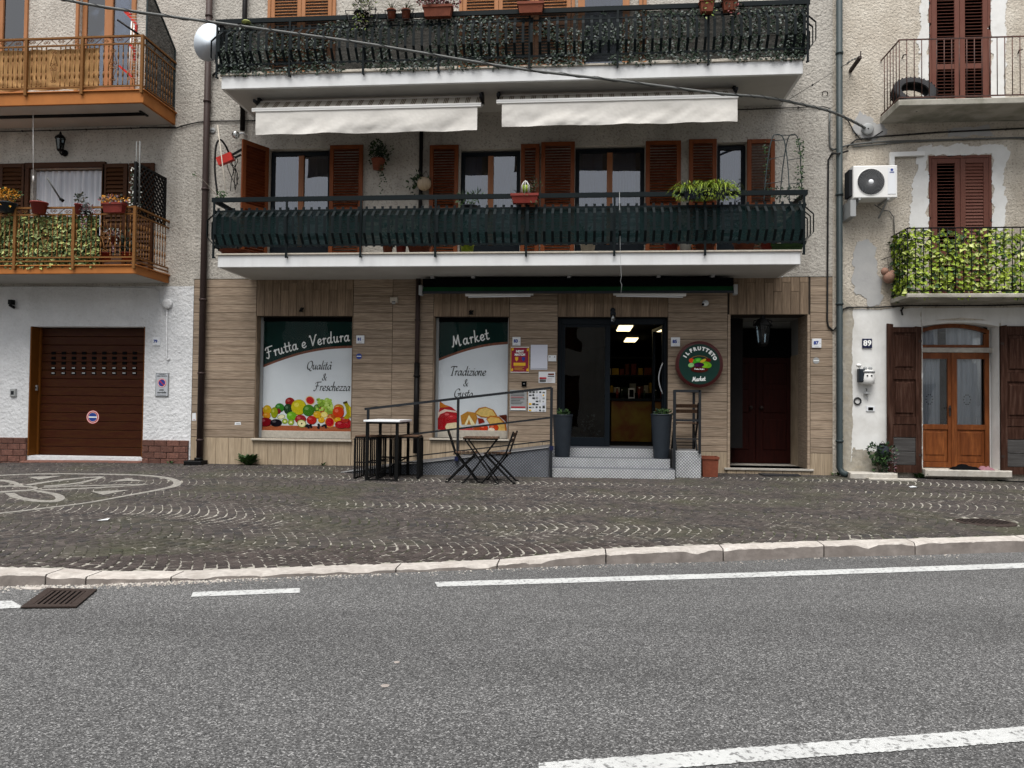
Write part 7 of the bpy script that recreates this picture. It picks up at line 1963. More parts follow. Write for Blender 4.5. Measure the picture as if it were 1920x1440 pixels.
for (a, c, w) in (((684, 767), (1034.5, 727), .04), ((690, 824), (1032, 783), .03), ((690, 865), (1032, 826), .02)):
    b = MB(); b.bar(P(a[0], a[1], Yr), P(c[0], c[1], Yr), w, w); b.build('rail', M['iron_grey'], rr_)
for x, y in ((1034, 840), (856, 860)):
    b = MB(); p = P(x, y, Yr); b.box(p.x - .03, p.x + .03, Yr - .028, Yr + .03, p.z - .035, p.z + .035); b.build('clamp', M['blue_dark'], rr_)
rr2 = thing('side_railing', 'short dark steel railing round the platform right of the steps', 'handrail', (P(1290, 800, -.8).x, -.8, 0))
Y2 = -.80
xA = vpost(1264.5, 731, 896, rr2, .045, Y2); xB = vpost(1312, 731, 851, rr2, .04, Y2); xC = P(1300, 760, -.12).x
b = MB(); zt_ = P(1290, 733, Y2).z; b.box(xA, xB, Y2 - .02, Y2 + .02, zt_ - .02, zt_ + .02); b.build('rail', M['iron_grey'], rr2)
b = MB(); b.box(xB - .02, xB + .02, Y2 + .021, -.10, zt_ - .02, zt_ + .02); b.box(xB - .02, xB + .02, -.14, -.10, .46, zt_ - .021); b.build('rail', M['iron_grey'], rr2)
b = MB(); z_ = P(1290, 788, Y2).z; b.box(xA + .023, xB - .021, Y2 - .015, Y2 + .015, z_ - .018, z_ + .018); b.build('rail', M['iron_grey'], rr2)
b = MB(); z_ = P(1290, 823, Y2).z; b.box(xA + .023, xB - .021, Y2 - .01, Y2 + .01, z_ - .01, z_ + .01); b.build('rail', M['iron_grey'], rr2)

# ================================================================== POTS BY THE DOOR
def ribbed_planter(label, px, Y, z0, r0, r1, h):
    x = P(px, 820, Y).x; t = thing('tall_planter', label, 'planter', (x, Y, z0), group='tall grey planters on the steps')
    b = MB(); n = 44; vs = []; R_ = 26
    for i in range(R_ * 2 + 1):
        u = i / (R_ * 2); rr = r0 + (r1 - r0) * u + (.0035 if i % 2 else -.003)
        for k in range(n):
            a = 2 * PI * k / n; zz = z0 + h * u + .006 * math.sin(a * 3 + i * .35) * (1 if 0 < i < R_ * 2 else 0)
            vs.append((x + rr * math.cos(a), Y + rr * math.sin(a), zz))
    fs = [(i * n + k, i * n + (k + 1) % n, (i + 1) * n + (k + 1) % n, (i + 1) * n + k) for i in range(R_ * 2) for k in range(n)]
    b.smooth = True; b.add(vs, fs); b.smooth = False
    b.lathe((x, Y, z0 + h - .004), [(r1, 0), (r1 + .008, .004), (r1 + .008, .024), (r1 - .012, .024), (r1 - .016, -.02), (0, -.02)], n)
    b.build('pot', M['pot_grey'], t)
    b = MB(); bush(b, (x, Y, z0 + h + .035), (r1 * .75, r1 * .7, .055), 170, .05, .035, 2, clump=9); b.build('foliage', [M['leaf_dark'], M['leaf']], t, kind='stuff')
ribbed_planter('tall ribbed dark grey planter on the left of the steps by the ramp', 1054.5, -.555, .312, .125, .168, .70)
ribbed_planter('tall ribbed dark grey planter on the right of the steps by the short railing', 1240, -.555, .312, .125, .178, .73)
g_ = pg(1332, 893); tb = thing('terracotta_box', 'empty square terracotta planter on the cobbles right of the steps', 'planter', tuple(g_))
x0, x1 = P(1316, 880, -.62).x, P(1348.5, 880, -.62).x
b = MB(); trough_mesh(b, x0, x1, -.62, -.32, pz(x0, -.6), pz(x0, -.6) + .335, taper=.02); b.build('pot', M['terracotta'], tb)
b = MB(); b.box(x0 + .03, x1 - .03, -.59, -.35, pz(x0, -.6) + .28, pz(x0, -.6) + .29); b.build('soil', M['soil'], tb)

# ================================================================== FURNITURE
def bistro_chair(name='folding_chair'):
    t = thing(name, 'x', 'chair', (0, 0, 0), group='folding bistro chairs')
    W = .19; k = .024
    def leg(a, c, s):
        b = MB(); b.bar((a[0], s * a[2], a[1]), (c[0], s * c[2], c[1]), k, .026, up=(0, 1, 0)); return b
    for s in (-1, 1):
        b = MB(); b.bar((-.235, s * W, .80), (-.12, s * W, .46), k, .028, up=(0, 1, 0)); b.bar((-.12, s * W, .46), (.235, s * W, .012), k, .028, up=(0, 1, 0)); b.bar((.235, s * W, .008), (.275, s * W, .008), k, .014, up=(0, 1, 0)); b.build('long_leg', M['iron'], t)
        b = MB(); b.bar((-.225, s * (W - .022), .012), (.205, s * (W - .022), .43), k, .028, up=(0, 1, 0)); b.bar((-.27, s * (W - .022), .008), (-.225, s * (W - .022), .008), k, .014, up=(0, 1, 0)); b.build('short_leg', M['iron'], t)
        b = MB(); b.bar((-.15, s * (W - .03), .436), (.21, s * (W - .03), .436), .014, .02, up=(0, 1, 0)); b.build('seat_rail', M['iron'], t)
    for xx, zz in ((.15, .12), (-.15, .085)):
        b = MB(); b.bar((xx, -W + .01, zz), (xx, W - .01, zz), .012, .012); b.build('stretcher', M['iron'], t)
    for i in range(6):
        b = MB(); xx = -.145 + i * .066; b.cbox(xx, xx + .05, -W + .005, W - .005, .448, .463, .003); b.build('seat_slat', M['wood_slat'], t)
    for i, (xx, zz) in enumerate(((-.19, .655), (-.218, .745))):
        b = MB(); b.bar((xx, -W + .012, zz), (xx, W - .012, zz), .012, .06, up=(-.35, 0, 1)); b.build('back_slat', M['wood_slat'], t)
    return t
ch0 = bistro_chair()
def at_ground(px, py):
    return pg(px, py)
ch1, ch2, tabx = P(868, 850, -1.68), P(938, 850, -1.68), P(903, 850, -1.70)
ch0.location = (ch1.x, -1.68, pz(ch1.x, -1.68)); ch0['label'] = 'folding slatted bistro chair on the left of the small table, facing right'
ch0.rotation_euler = (0, 0, R(8))
c2 = copy_tree(ch0); c2.location = (ch2.x, -1.66, pz(ch2.x, -1.66)); c2.rotation_euler = (0, 0, R(176)); c2['label'] = 'folding slatted bistro chair on the right of the small table, facing left'
c3 = copy_tree(ch0); c3.location = (P(1284, 830, -.42).x, -.42, .457); c3.rotation_euler = (0, 0, R(90)); c3['label'] = 'folding slatted chair standing on the platform behind the short railing'
tt = thing('bistro_table', 'small folding bistro table with slatted wooden top between the two folding chairs', 'table', (0, 0, 0))
for i in range(8):
    b = MB(); xx = -.275 + i * .069; b.cbox(xx, xx + .058, -.275, .275, .688, .705, .003); b.build('top_slat', M['wood_slat'], tt)
b = MB(); b.box(-.27, .27, -.25, -.228, .668, .687); b.box(-.27, .27, .228, .25, .668, .687); b.build('top_frame', M['iron'], tt)
for s in (-1, 1):
    for d in (-1, 1):
        y = s * (.235 if d > 0 else .205)
        b = MB(); b.bar((-.24 * d, y, .668), (.25 * d, y, .012), .02, .03, up=(0, 1, 0)); b.bar((.25 * d, y, .008), (.29 * d, y, .008), .02, .014, up=(0, 1, 0)); b.build('leg', M['iron'], tt)
for xx, zz in ((.16, .13), (-.16, .13)):
    b = MB(); b.bar((xx, -.2, zz), (xx, .2, zz), .014, .014); b.build('stretcher', M['iron'], tt)
tt.location = (tabx.x, -1.70, pz(tabx.x, -1.7)); tt.rotation_euler = (0, 0, R(3))
# bar table and stools
bx0_, bx1_ = P(685, 850, -1.92).x, P(746, 850, -1.92).x
bt_ = thing('bar_table', 'tall narrow bar table with white top and black bar frame', 'table', ((bx0_ + bx1_) / 2, -1.4, pz(bx0_, -1.4)))
gz_ = pz(bx0_, -1.7); ty0, ty1 = -1.92, -1.10; H_ = .915
b = MB(); b.cbox(bx0_ - .03, bx1_ + .03, ty0 - .03, ty1 + .03, gz_ + H_ + .001, gz_ + H_ + .03, .004); b.build('top', M['tile_white'], bt_)
for x in (bx0_, bx1_ - .042):
    for y in (ty0, ty1 - .035):
        b = MB(); b.box(x, x + .042, y, y + .042, gz_ + .001, gz_ + H_ - .031); b.build('leg', M['iron'], bt_)
b = MB(); b.box(bx0_, bx1_, ty0, ty0 + .035, gz_ + H_ - .03, gz_ + H_); b.box(bx0_, bx1_, ty1 - .035, ty1, gz_ + H_ - .03, gz_ + H_); b.box(bx0_, bx0_ + .035, ty0 + .036, ty1 - .036, gz_ + H_ - .03, gz_ + H_); b.box(bx1_ - .035, bx1_, ty0 + .036, ty1 - .036, gz_ + H_ - .03, gz_ + H_); b.build('apron', M['iron'], bt_)
b = MB(); b.box(bx0_ + .036, bx1_ - .036, ty0 + .005, ty0 + .03, gz_ + .002, gz_ + .027); b.build('base_bar', M['iron'], bt_)
b = MB(); b.box(bx0_ + .036, bx1_ - .036, ty1 - .03, ty1 - .005, gz_ + .30, gz_ + .325); b.build('base_bar', M['iron'], bt_)
b = MB(); b.bar((bx0_ + .02, ty0 + .04, gz_ + .02), (bx1_ - .02, ty1 - .04, gz_ + .32), .02); b.build('base_bar', M['iron'], bt_)
def stool():
    t = thing('bar_stool', 'x', 'stool', (0, 0, 0), group='bar stools by the tall table')
    w, d, h = .18, .23, .66
    b = MB(); b.cbox(-w, w, -d, d, h, h + .022, .004); b.build('seat', M['wood_slat'], t)
    for sx in (-1, 1):
        for sy in (-1, 1):
            b = MB(); b.box(sx * w - .015, sx * w + .015, sy * d - .015, sy * d + .015, 0, h - .021); b.build('leg', M['iron'], t)
        for k in (-.11, .0, .11):
            b = MB(); b.box(sx * w - .009, sx * w + .009, k - .011, k + .011, .021, h - .021); b.build('side_bar', M['iron'], t)
        b = MB(); b.box(sx * w - .012, sx * w + .012, -d + .013, d - .013, 0, .02); b.box(sx * w - .012, sx * w + .012, -d + .013, d - .013, h - .02, h - .001); b.build('side_frame', M['iron'], t)
    b = MB(); b.box(-w + .013, w - .013, -d - .01, -d + .01, h - .02, h - .001); b.box(-w + .013, w - .013, d - .01, d + .01, h - .02, h - .001); b.build('front_frame', M['iron'], t)
    b = MB(); b.box(-w + .013, w - .013, -d - .008, -d + .008, .25, .27); b.build('foot_rest', M['iron'], t)
    b = MB(); b.box(-w + .013, w - .013, d - .01, d + .01, 0, .02); b.build('base_bar', M['iron'], t)
    return t
s0 = stool(); xx = P(700, 860, -1.5).x - .05
s0.location = (xx, -1.50, pz(xx, -1.5)); s0['label'] = 'black bar stool on the left side of the tall white topped table'; s0.rotation_euler = (0, 0, R(-2))
s1 = copy_tree(s0); xx = P(768, 860, -1.32).x; s1.location = (xx, -1.36, pz(xx, -1.36)); s1['label'] = 'black bar stool on the right side of the tall white topped table'; s1.rotation_euler = (0, 0, R(3))
s2 = copy_tree(s0); xx = P(728, 860, -1.2).x - .06; s2.location = (xx - .02, -.96 - .0, pz(xx, -1.0)); s2['label'] = 'black bar stool tucked behind, farthest under the tall table'; s2.location.y = -1.27; s2.location.x = P(722, 860, -1.2).x; s2.scale = (.9, .9, .96)

# ================================================================== SIGNS AND NOTICES
sc_ = P(1311.5, 683, -.14); sr = (P(1355.5, 683, -.14).x - P(1267.5, 683, -.14).x) / 2
rs = thing('round_sign', 'round green sign with dark red rim and fruit basket, right of the shop door', 'sign', (sc_.x, -.14, sc_.z))
b = MB(); b.lathe((sc_.x, -.02, sc_.z), [(sr * .97, 0), (sr, -.01), (sr, -.112), (sr * .985, -.118)], 64, 'y'); b.build('rim', mat('sign_rim', (.06, .012, .012), .4), rs)
b = MB(); b.lathe((sc_.x, -.02, sc_.z), [(sr * .984, -.117), (0, -.117)], 64, 'y', False); b.build('face_rim', mat('sign_face_rim', (.085, .012, .012), .4, var=.4, scale=6), rs)
b = MB(); b.lathe((sc_.x, -.02, sc_.z), [(sr * .875, -.1175), (sr * .875, -.119), (0, -.119)], 64, 'y', False); b.build('face', mat('sign_green', (.006, .034, .026), .4), rs)
b = MB(); b.lathe((sc_.x, -.02, sc_.z), [(sr * 1.003, -.10), (sr * 1.012, -.104), (sr * 1.003, -.108)], 64, 'y', True, False); b.build('edge_ring', mat('sign_edge', (.3, .09, .07), .4), rs)
YS = -.1415
word = 'IL FRUTTETO'; angs = [151, 137, None, 121, 106.5, 91, 76, 62.5, 49, 36.5, 23]
for ch_, a in zip(word, angs):
    if a is None: continue
    a = R(a); rr = sr * .70; text_obj(ch_, sr * .205, sc_.x + rr * math.cos(a), YS, sc_.z + rr * math.sin(a) * .97, 'white_ink', rs, bold=.006, roll=a - PI / 2, name='letter')
stroke_text('Market', sr * .095, sc_.x - sr * .02, YS, sc_.z - sr * .72, 'white_ink', rs, pen=.34, slope=.06, sp=1.12, shear=.08)
def sdisc(x, y, rx, ry, col, rot=0, n=14):
    _lay[0] += 1; Y = YS - .001 - (_lay[0] % 200) * .00003; b = MB()
    b.poly([(sc_.x + sr * (x + rx * math.cos(2 * PI * i / n) * math.cos(rot) - ry * math.sin(2 * PI * i / n) * math.sin(rot)), Y, sc_.z + sr * (y + rx * math.cos(2 * PI * i / n) * math.sin(rot) + ry * math.sin(2 * PI * i / n) * math.cos(rot))) for i in range(n)])
    b.build('basket_print', flatmat(col), rs)
b = MB(); pts = [(sc_.x + sr * .42 * math.cos(a), YS, sc_.z + sr * (.14 + .22 * math.sin(a))) for a in [PI * (i / 14) for i in range(15)]]; b.tube(pts, .008, 4); b.build('basket_handle', flatmat('#8a6a3a'), rs)
sdisc(0, -.22, .38, .14, '#4a1814'); sdisc(-.35, .16, .11, .10, '#d0451e'); sdisc(.36, .18, .13, .08, '#6a1410'); sdisc(-.36, -.04, .13, .10, '#8ac07a', .2); sdisc(.28, -.02, .24, .14, '#6aa81e', -.2); sdisc(.22, -.05, .13, .10, '#7fbf2a', .3); sdisc(-.10, .14, .20, .13, '#3ea028', .3); sdisc(-.06, .18, .09, .06, '#6cc040', .3); sdisc(.15, .15, .15, .06, '#c8b030', .5); sdisc(-.02, -.02, .22, .10, '#3a1238'); sdisc(-.12, -.05, .07, .06, '#4a1a4c'); sdisc(.06, -.04, .07, .06, '#2a0c2c'); sdisc(-.2, -.13, .12, .04, '#1e5a2a'); sdisc(0, -.21, .34, .045, '#b8a090', 0); sdisc(.02, -.25, .2, .05, '#c0402a')
stroke_text('Frutta e Verdura', sr * .034, sc_.x, YS - .008, sc_.z - sr * .235, 'white_ink', rs, pen=.3)
def sheet(name, label, cat, px, mt, Y=-.02, extra=None, t=.003):
    x0, x1, z0, z1 = RC(*px, Y); t_ = thing(name, label, cat, ((x0 + x1) / 2, Y, z0), group='notices on the tiled wall')
    b = MB(); n = 6
    for i in range(n + 1):
        for j in range(n + 1): b.v.append((x0 + (x1 - x0) * i / n, Y + mnoise.noise((x0 * 7 + i * .5, j * .5, 1)) * .002, z0 + (z1 - z0) * j / n))
    for i in range(n):
        for j in range(n): a = i * (n + 1) + j; b.f.append((a, a + n + 1, a + n + 2, a + 1)); b.m.append(0); b.sm.append(True)
    b.build('sheet', M[mt], t_)
    if extra: extra(t_, x0, x1, z0, z1, Y - .004)
    return t_
M['poster_red'] = mat('poster_red', (.26, .016, .04), .5); M['yellow'] = mat('yellow', (.72, .42, .03), .5)
def rect(t, x0, x1, z0, z1, Y, mt, name='print'):
    b = MB(); b.box(x0, x1, Y - .0004, Y, z0, z1); return b.build(name, M[mt], t)
def match(t, x0, x1, z0, z1, Y):
    w, h = x1 - x0, z1 - z0
    rect(t, x0 - .004, x1 + .004, z0 - .004, z0 + .006, Y - .001, 'white_ink', 'border'); rect(t, x0 - .004, x1 + .004, z1 - .006, z1 + .004, Y - .001, 'white_ink', 'border'); rect(t, x0 - .004, x0 + .006, z0 + .007, z1 - .007, Y - .001, 'yellow', 'border'); rect(t, x1 - .006, x1 + .004, z0 + .007, z1 - .007, Y - .001, 'yellow', 'border')
    text_obj('NEXT', h * .12, x0 + w * .5, Y - .002, z0 + h * .83, 'white_ink', t, bold=.003); text_obj('MATCH', h * .12, x0 + w * .5, Y - .002, z0 + h * .70, 'white_ink', t, bold=.003)
    rect(t, x0 + w * .15, x0 + w * .82, z0 + h * .26, z0 + h * .38, Y - .002, 'yellow', 'banner')
    for cx in (.32, .7):
        b = MB(); c0, d0_ = x0 + w * cx, z0 + h * .53; b.poly([(c0 - .028, Y - .002, d0_ + .035), (c0 - .028, Y - .002, d0_ - .01), (c0, Y - .002, d0_ - .045), (c0 + .028, Y - .002, d0_ - .01), (c0 + .028, Y - .002, d0_ + .035)]); b.build('crest', M['yellow'] if cx < .5 else M['blue_ink'], t)
    for k in range(3): rect(t, x0 + w * .2, x0 + w * (.75 - .1 * (k % 2)), z0 + h * (.20 - k * .055), z0 + h * (.215 - k * .055), Y - .002, 'yellow', 'text_line')
    for cx, cz in ((.1, .92), (.93, .9), (.08, .1), (.92, .1)):
        b = MB(); c0, d0_ = x0 + w * cx, z0 + h * cz; b.poly([(c0 - .012, Y - .0025, d0_ - .03), (c0 + .018, Y - .0025, d0_ - .015), (c0 + .012, Y - .0025, d0_ + .03), (c0 - .016, Y - .0025, d0_ + .012)]); b.build('ornament', M['yellow'], t)
sheet('match_poster', 'red and yellow next match poster on the tiled wall', 'poster', (958, 651, 991.5, 698), 'poster_red', extra=match)
def lines(cols_, rows_, ink='cable_grey', z0_=.08, z1_=.92, fill=.8):
    def f(t, x0, x1, z0, z1, Y):
        w, h = x1 - x0, z1 - z0
        for r_ in range(rows_):
            for c in range(cols_):
                a = x0 + w * (.06 + .88 * c / cols_); e = a + w * .88 / cols_ * U(.5, fill)
                z = z0 + h * (z0_ + (z1_ - z0_) * (r_ + .5) / rows_)
                rect(t, a, e, z - h * .012, z + h * .012, Y - .001, ink if rnd() < .8 else 'red', 'text_line')
    return f
def blank(t, x0, x1, z0, z1, Y): rect(t, x0 + .01, x1 - .01, z0 + .018, z0 + .022, Y - .001, 'cable_grey', 'fold')
sheet('paper_sheet', 'blank pale blue paper sheet right of the red poster', 'notice', (995, 646.5, 1026.5, 693), 'paper', extra=blank)
def flyer(t, x0, x1, z0, z1, Y):
    w, h = x1 - x0, z1 - z0
    rect(t, x0 + w * .05, x0 + w * .47, z0 + h * .35, z0 + h * .5, Y - .001, 'red', 'print'); rect(t, x0 + w * .05, x0 + w * .45, z0 + h * .08, z0 + h * .3, Y - .001, 'cable_grey', 'print'); rect(t, x0 + w * .55, x0 + w * .95, z0 + h * .55, z0 + h * .62, Y - .001, 'black_ink', 'print'); rect(t, x0 + w * .57, x0 + w * .93, z0 + h * .7, z0 + h * .85, Y - .001, 'terracotta', 'print'); lines(2, 5)(t, x0, x1, z0, z1 - h * .5, Y)
sheet('flyer', 'small landscape flyer with red print under the blank sheet', 'flyer', (1010, 697, 1041, 718), 'tile_white', extra=flyer)
def collage(t, x0, x1, z0, z1, Y):
    w, h = x1 - x0, z1 - z0
    for i in range(5):
        for j in range(7):
            a, c = x0 + w * (.04 + i * .19), z0 + h * (.03 + j * .138)
            if rnd() < .75: rect(t, a, a + w * U(.08, .16), c, c + h * U(.05, .11), Y - .001 - .0005 * rnd(), random.choice(['black_ink', 'cable_grey', 'black_ink', 'grey_plastic', 'yellow', 'paper']), 'card')
sheet('card_collage', 'white board covered with small black and white cards behind the ramp rail', 'notice board', (990.5, 731, 1024, 772), 'tile_white', extra=collage)
def menu(t, x0, x1, z0, z1, Y):
    w, h = x1 - x0, z1 - z0
    lines(1, 8, z0_=.3, fill=.98)(t, x0, x1, z0, z1, Y); rect(t, x0 + w * .08, x0 + w * .92, z0 + h * .14, z0 + h * .2, Y - .001, 'red', 'print'); rect(t, x0 + w * .06, x0 + w * .94, z0 + h * .04, z0 + h * .1, Y - .001, 'white_ink', 'print')
sheet('menu_board', 'grey framed printed sheet left of the card covered board', 'notice', (956, 731, 987.5, 770), 'grey_plastic', extra=menu)
t, x0, x1, z0, z1 = small('intercom', 'small white two button bell plate by the shop door', 'doorbell', (1028, 666, 1043, 677.5), -.03, '')
b = MB(); b.cbox(x0, x1, -.03, -.013, z0, z1, .003); b.build('plate', M['tile_white'], t)
for k in (.2, .8):
    b = MB(); b.ball((x0 + (x1 - x0) * k, -.032, z0 + (z1 - z0) * .72), .010, 8, 6); b.build('button', M['black_ink'], t)
t, x0, x1, z0, z1 = small('key_safe', 'small black square box on the tiles above the ramp rail', 'box', (978, 715, 987, 724.5), -.05, '')
b = MB(); b.cbox(x0, x1, -.05, -.013, z0, z1, .008); b.build('case', M['dark'], t); b = MB(); b.ball(((x0 + x1) / 2, -.052, (z0 + z1) / 2), .012, 8, 6); b.build('lens', M['grey_plastic'], t)
for lb, x, y, r_, m1 in (('small round blue and red sticker right of the fruit window', 673, 668, 5.2, 'blue_ink'), ('small round blue-grey plate under tile 87', 1530.5, 676, 6.2, 'grey_plastic')):
    p = P(x, y, -.02); rr = P(x + r_, y, -.02).x - p.x; t = thing('round_plate', lb, 'plate', tuple(p))
    b = MB(); b.lathe((p.x, -.0135, p.z), [(rr, 0), (rr, -.005), (0, -.005)], 20, 'y', False); b.build('disc', M[m1], t); b = MB(); b.box(p.x - rr * .8, p.x + rr * .8, -.0195, -.0188, p.z - rr * .12, p.z + rr * .12); b.build('band', M['white_ink'], t)
for lb, px in (('torn white sticker on the tiles left of the fruit window', (440, 791, 452, 797)), ('small pale sticker on the corner tiles beside the brown drainpipe', (360, 774, 368, 789))):
    x0, x1, z0, z1 = RC(*px, -.014); t = thing('sticker', lb, 'sticker', (x0, -.014, z0)); b = MB(); b.poly([(x0, -.0155, z0), (x1, -.0155, z0 + .006), (x1 - .01, -.0155, z1), (x0 + .004, -.0155, z1 - .008)], .001); b.build('paper', M['tile_white'], t)
    b = MB(); b.box(x0 + .03, x1 - .02, -.0172, -.0165, z0 + .02, z0 + .028); b.build('print', M['red' if px[0] < 400 else 'black_ink'], t)
# door lamp, camera, sensor, window lamps
t = thing('bulkhead_lamp', 'caged glass lamp hanging over the shop door', 'wall lamp', tuple(P(1149, 595, -.12))); p = P(1149.5, 590, -.14)
b = MB(); b.lathe((p.x, -.014, p.z + .09), [(.045, 0), (.045, -.02), (0, -.025)], 14, 'y'); b.tube([(p.x, -.03, p.z + .09), (p.x, -.13, p.z + .09), (p.x, -.14, p.z + .06)], .016, 8); b.lathe((p.x, -.14, p.z), [(.05, 0), (.05, .03), (.03, .06), (0, .065)], 14); b.build('holder', M['pot_grey'], t)
b = MB(); b.lathe((p.x, -.14, p.z - .13), [(0, 0), (.03, .01), (.042, .05), (.042, .128)], 14); b.build('glass', glass('lamp_glass', (.85, .88, .88), 3.0), t)
b = MB(); b.ball((p.x, -.14, p.z - .05), .022, 8, 6, (1, 1, 1.5)); b.build('bulb', M['tile_white'], t)
for k in range(4):
    a = k * PI / 2 + .4; b = MB(); b.tube([(p.x + .047 * math.cos(a), -.14 + .047 * math.sin(a), p.z), (p.x + .047 * math.cos(a), -.14 + .047 * math.sin(a), p.z - .10), (p.x, -.14, p.z - .145)], .004, 5); b.build('cage_bar', M['iron_grey'], t)
t = thing('security_camera', 'small white dome camera on the tiles above the round sign', 'camera', tuple(P(1320, 570, -.08))); p = P(1321, 569, -.06)
b = MB(); b.lathe((p.x + .02, -.013, p.z + .01), [(.055, 0), (.055, -.03), (.04, -.04), (0, -.04)], 16, 'y'); b.build('base', M['tile_white'], t); b = MB(); b.ball((p.x - .01, -.085, p.z - .01), .042, 12, 8); b.build('ball', M['tile_white'], t); b = MB(); b.ball((p.x - .035, -.118, p.z - .022), .022, 10, 6); b.build('lens', M['dark'], t)
for lb, x, y in (('small black wall lamp above the fruit window', 564, 579), ('small dark wall lamp above the second shop window', 882, 584)):
    t = thing('spot_lamp', lb, 'wall lamp', tuple(P(x, y, -.06))); p = P(x, y, -.07)
    b = MB(); b.lathe((p.x, -.013, p.z), [(.03, 0), (.03, -.02), (0, -.022)], 12, 'y'); b.tube([(p.x, -.03, p.z), (p.x + .05, -.08, p.z + .012), (p.x + .03, -.09, p.z - .03)], .012, 7); b.build('arm', M['iron'], t)
    b = MB(); b.lathe((p.x + .01, -.08, p.z - .055), [(.045, 0), (.03, .03), (.015, .045), (0, .046)], 12); b.build('shade', M['iron'], t)
t, x0, x1, z0, z1 = small('alarm_sensor', 'small beige alarm box on the tiles beside the black downpipe', 'sensor', (731, 557, 745, 567), -.07, '')
b = MB(); b.cbox(x0, x1, -.07, -.013, z0, z1, .01); b.build('case', M['marble_edge'], t); b = MB(); b.bar(((x0 + x1) / 2, -.06, z0 - .02), ((x0 + x1) / 2 + .01, -.10, z0 + .01), .06, .03); b.build('lens', M['grey_plastic'], t)
# portal lantern
t = coach_lamp('hanging_lantern', 'black wrought lantern hanging in the portal opening', 1430, 623, 1.9, Y=.20); 
for ch_ in list(t.children):
    if ch_.name.startswith('bracket'): bpy.data.objects.remove(ch_)
p = P(1430, 623, .06)
b = MB(); b.tube([(p.x, p.y, p.z + .25), (p.x, p.y, PORT[3] - .001)], .008, 6)
for s_ in (-1, 1): b.tube([(p.x + s_ * .02, p.y, p.z + .24), (p.x + s_ * .15, p.y, p.z + .20), (p.x + s_ * .16, p.y, p.z + .10), (p.x + s_ * .12, p.y, p.z + .12)], .010, 6)
b.build('hanger', M['iron'], t)
# doormat
t = thing('doormat', 'black doormat on the cobbles before the dark portal', 'doormat', tuple(pg(1450, 889)))
q4 = [pg(1416, 886.5), pg(1490, 887), pg(1502, 893.5), pg(1432, 893)]
b = MB(); b.add([tuple(p + Vector((0, 0, .004))) for p in q4] + [tuple(p + Vector((0, 0, .018))) for p in q4], [(4, 5, 6, 7), (0, 1, 5, 4), (1, 2, 6, 5), (2, 3, 7, 6), (3, 0, 4, 7)]); b.build('mat', M['rubber'], t)

# ================================================================== AWNINGS
def stripes():
    m = mat('stripes', (.62, .58, .52), .85); nt = m.node_tree; N = nt.nodes; L = nt.links; b = N['Principled BSDF']
    geo = N.new('ShaderNodeNewGeometry'); sep = N.new('ShaderNodeSeparateXYZ'); L.new(geo.outputs['Position'], sep.inputs[0])
    mu = N.new('ShaderNodeMath'); mu.operation = 'MULTIPLY'; mu.inputs[1].default_value = 1 / .185; L.new(sep.outputs[0], mu.inputs[0])
    fr = N.new('ShaderNodeMath'); fr.operation = 'FRACT'; L.new(mu.outputs[0], fr.inputs[0])
    cr = N.new('ShaderNodeValToRGB'); cr.color_ramp.interpolation = 'CONSTANT'; L.new(fr.outputs[0], cr.inputs[0])
    e = cr.color_ramp.elements; e[0].position = 0; e[0].color = (.46, .43, .375, 1); e[1].position = .42; e[1].color = (.12, .09, .055, 1)  # stripe tones darkened so the colour carries the fabric's shade
    for p_, c in ((.50, (.42, .39, .33)), (.57, (.12, .09, .055)), (.66, (.4, .36, .31)), (.73, (.12, .09, .055)), (.82, (.46, .43, .375))):
        k = e.new(p_); k.color = (*c, 1)
    L.new(cr.outputs[0], b.inputs['Base Color']); return m
M['stripes'] = stripes()
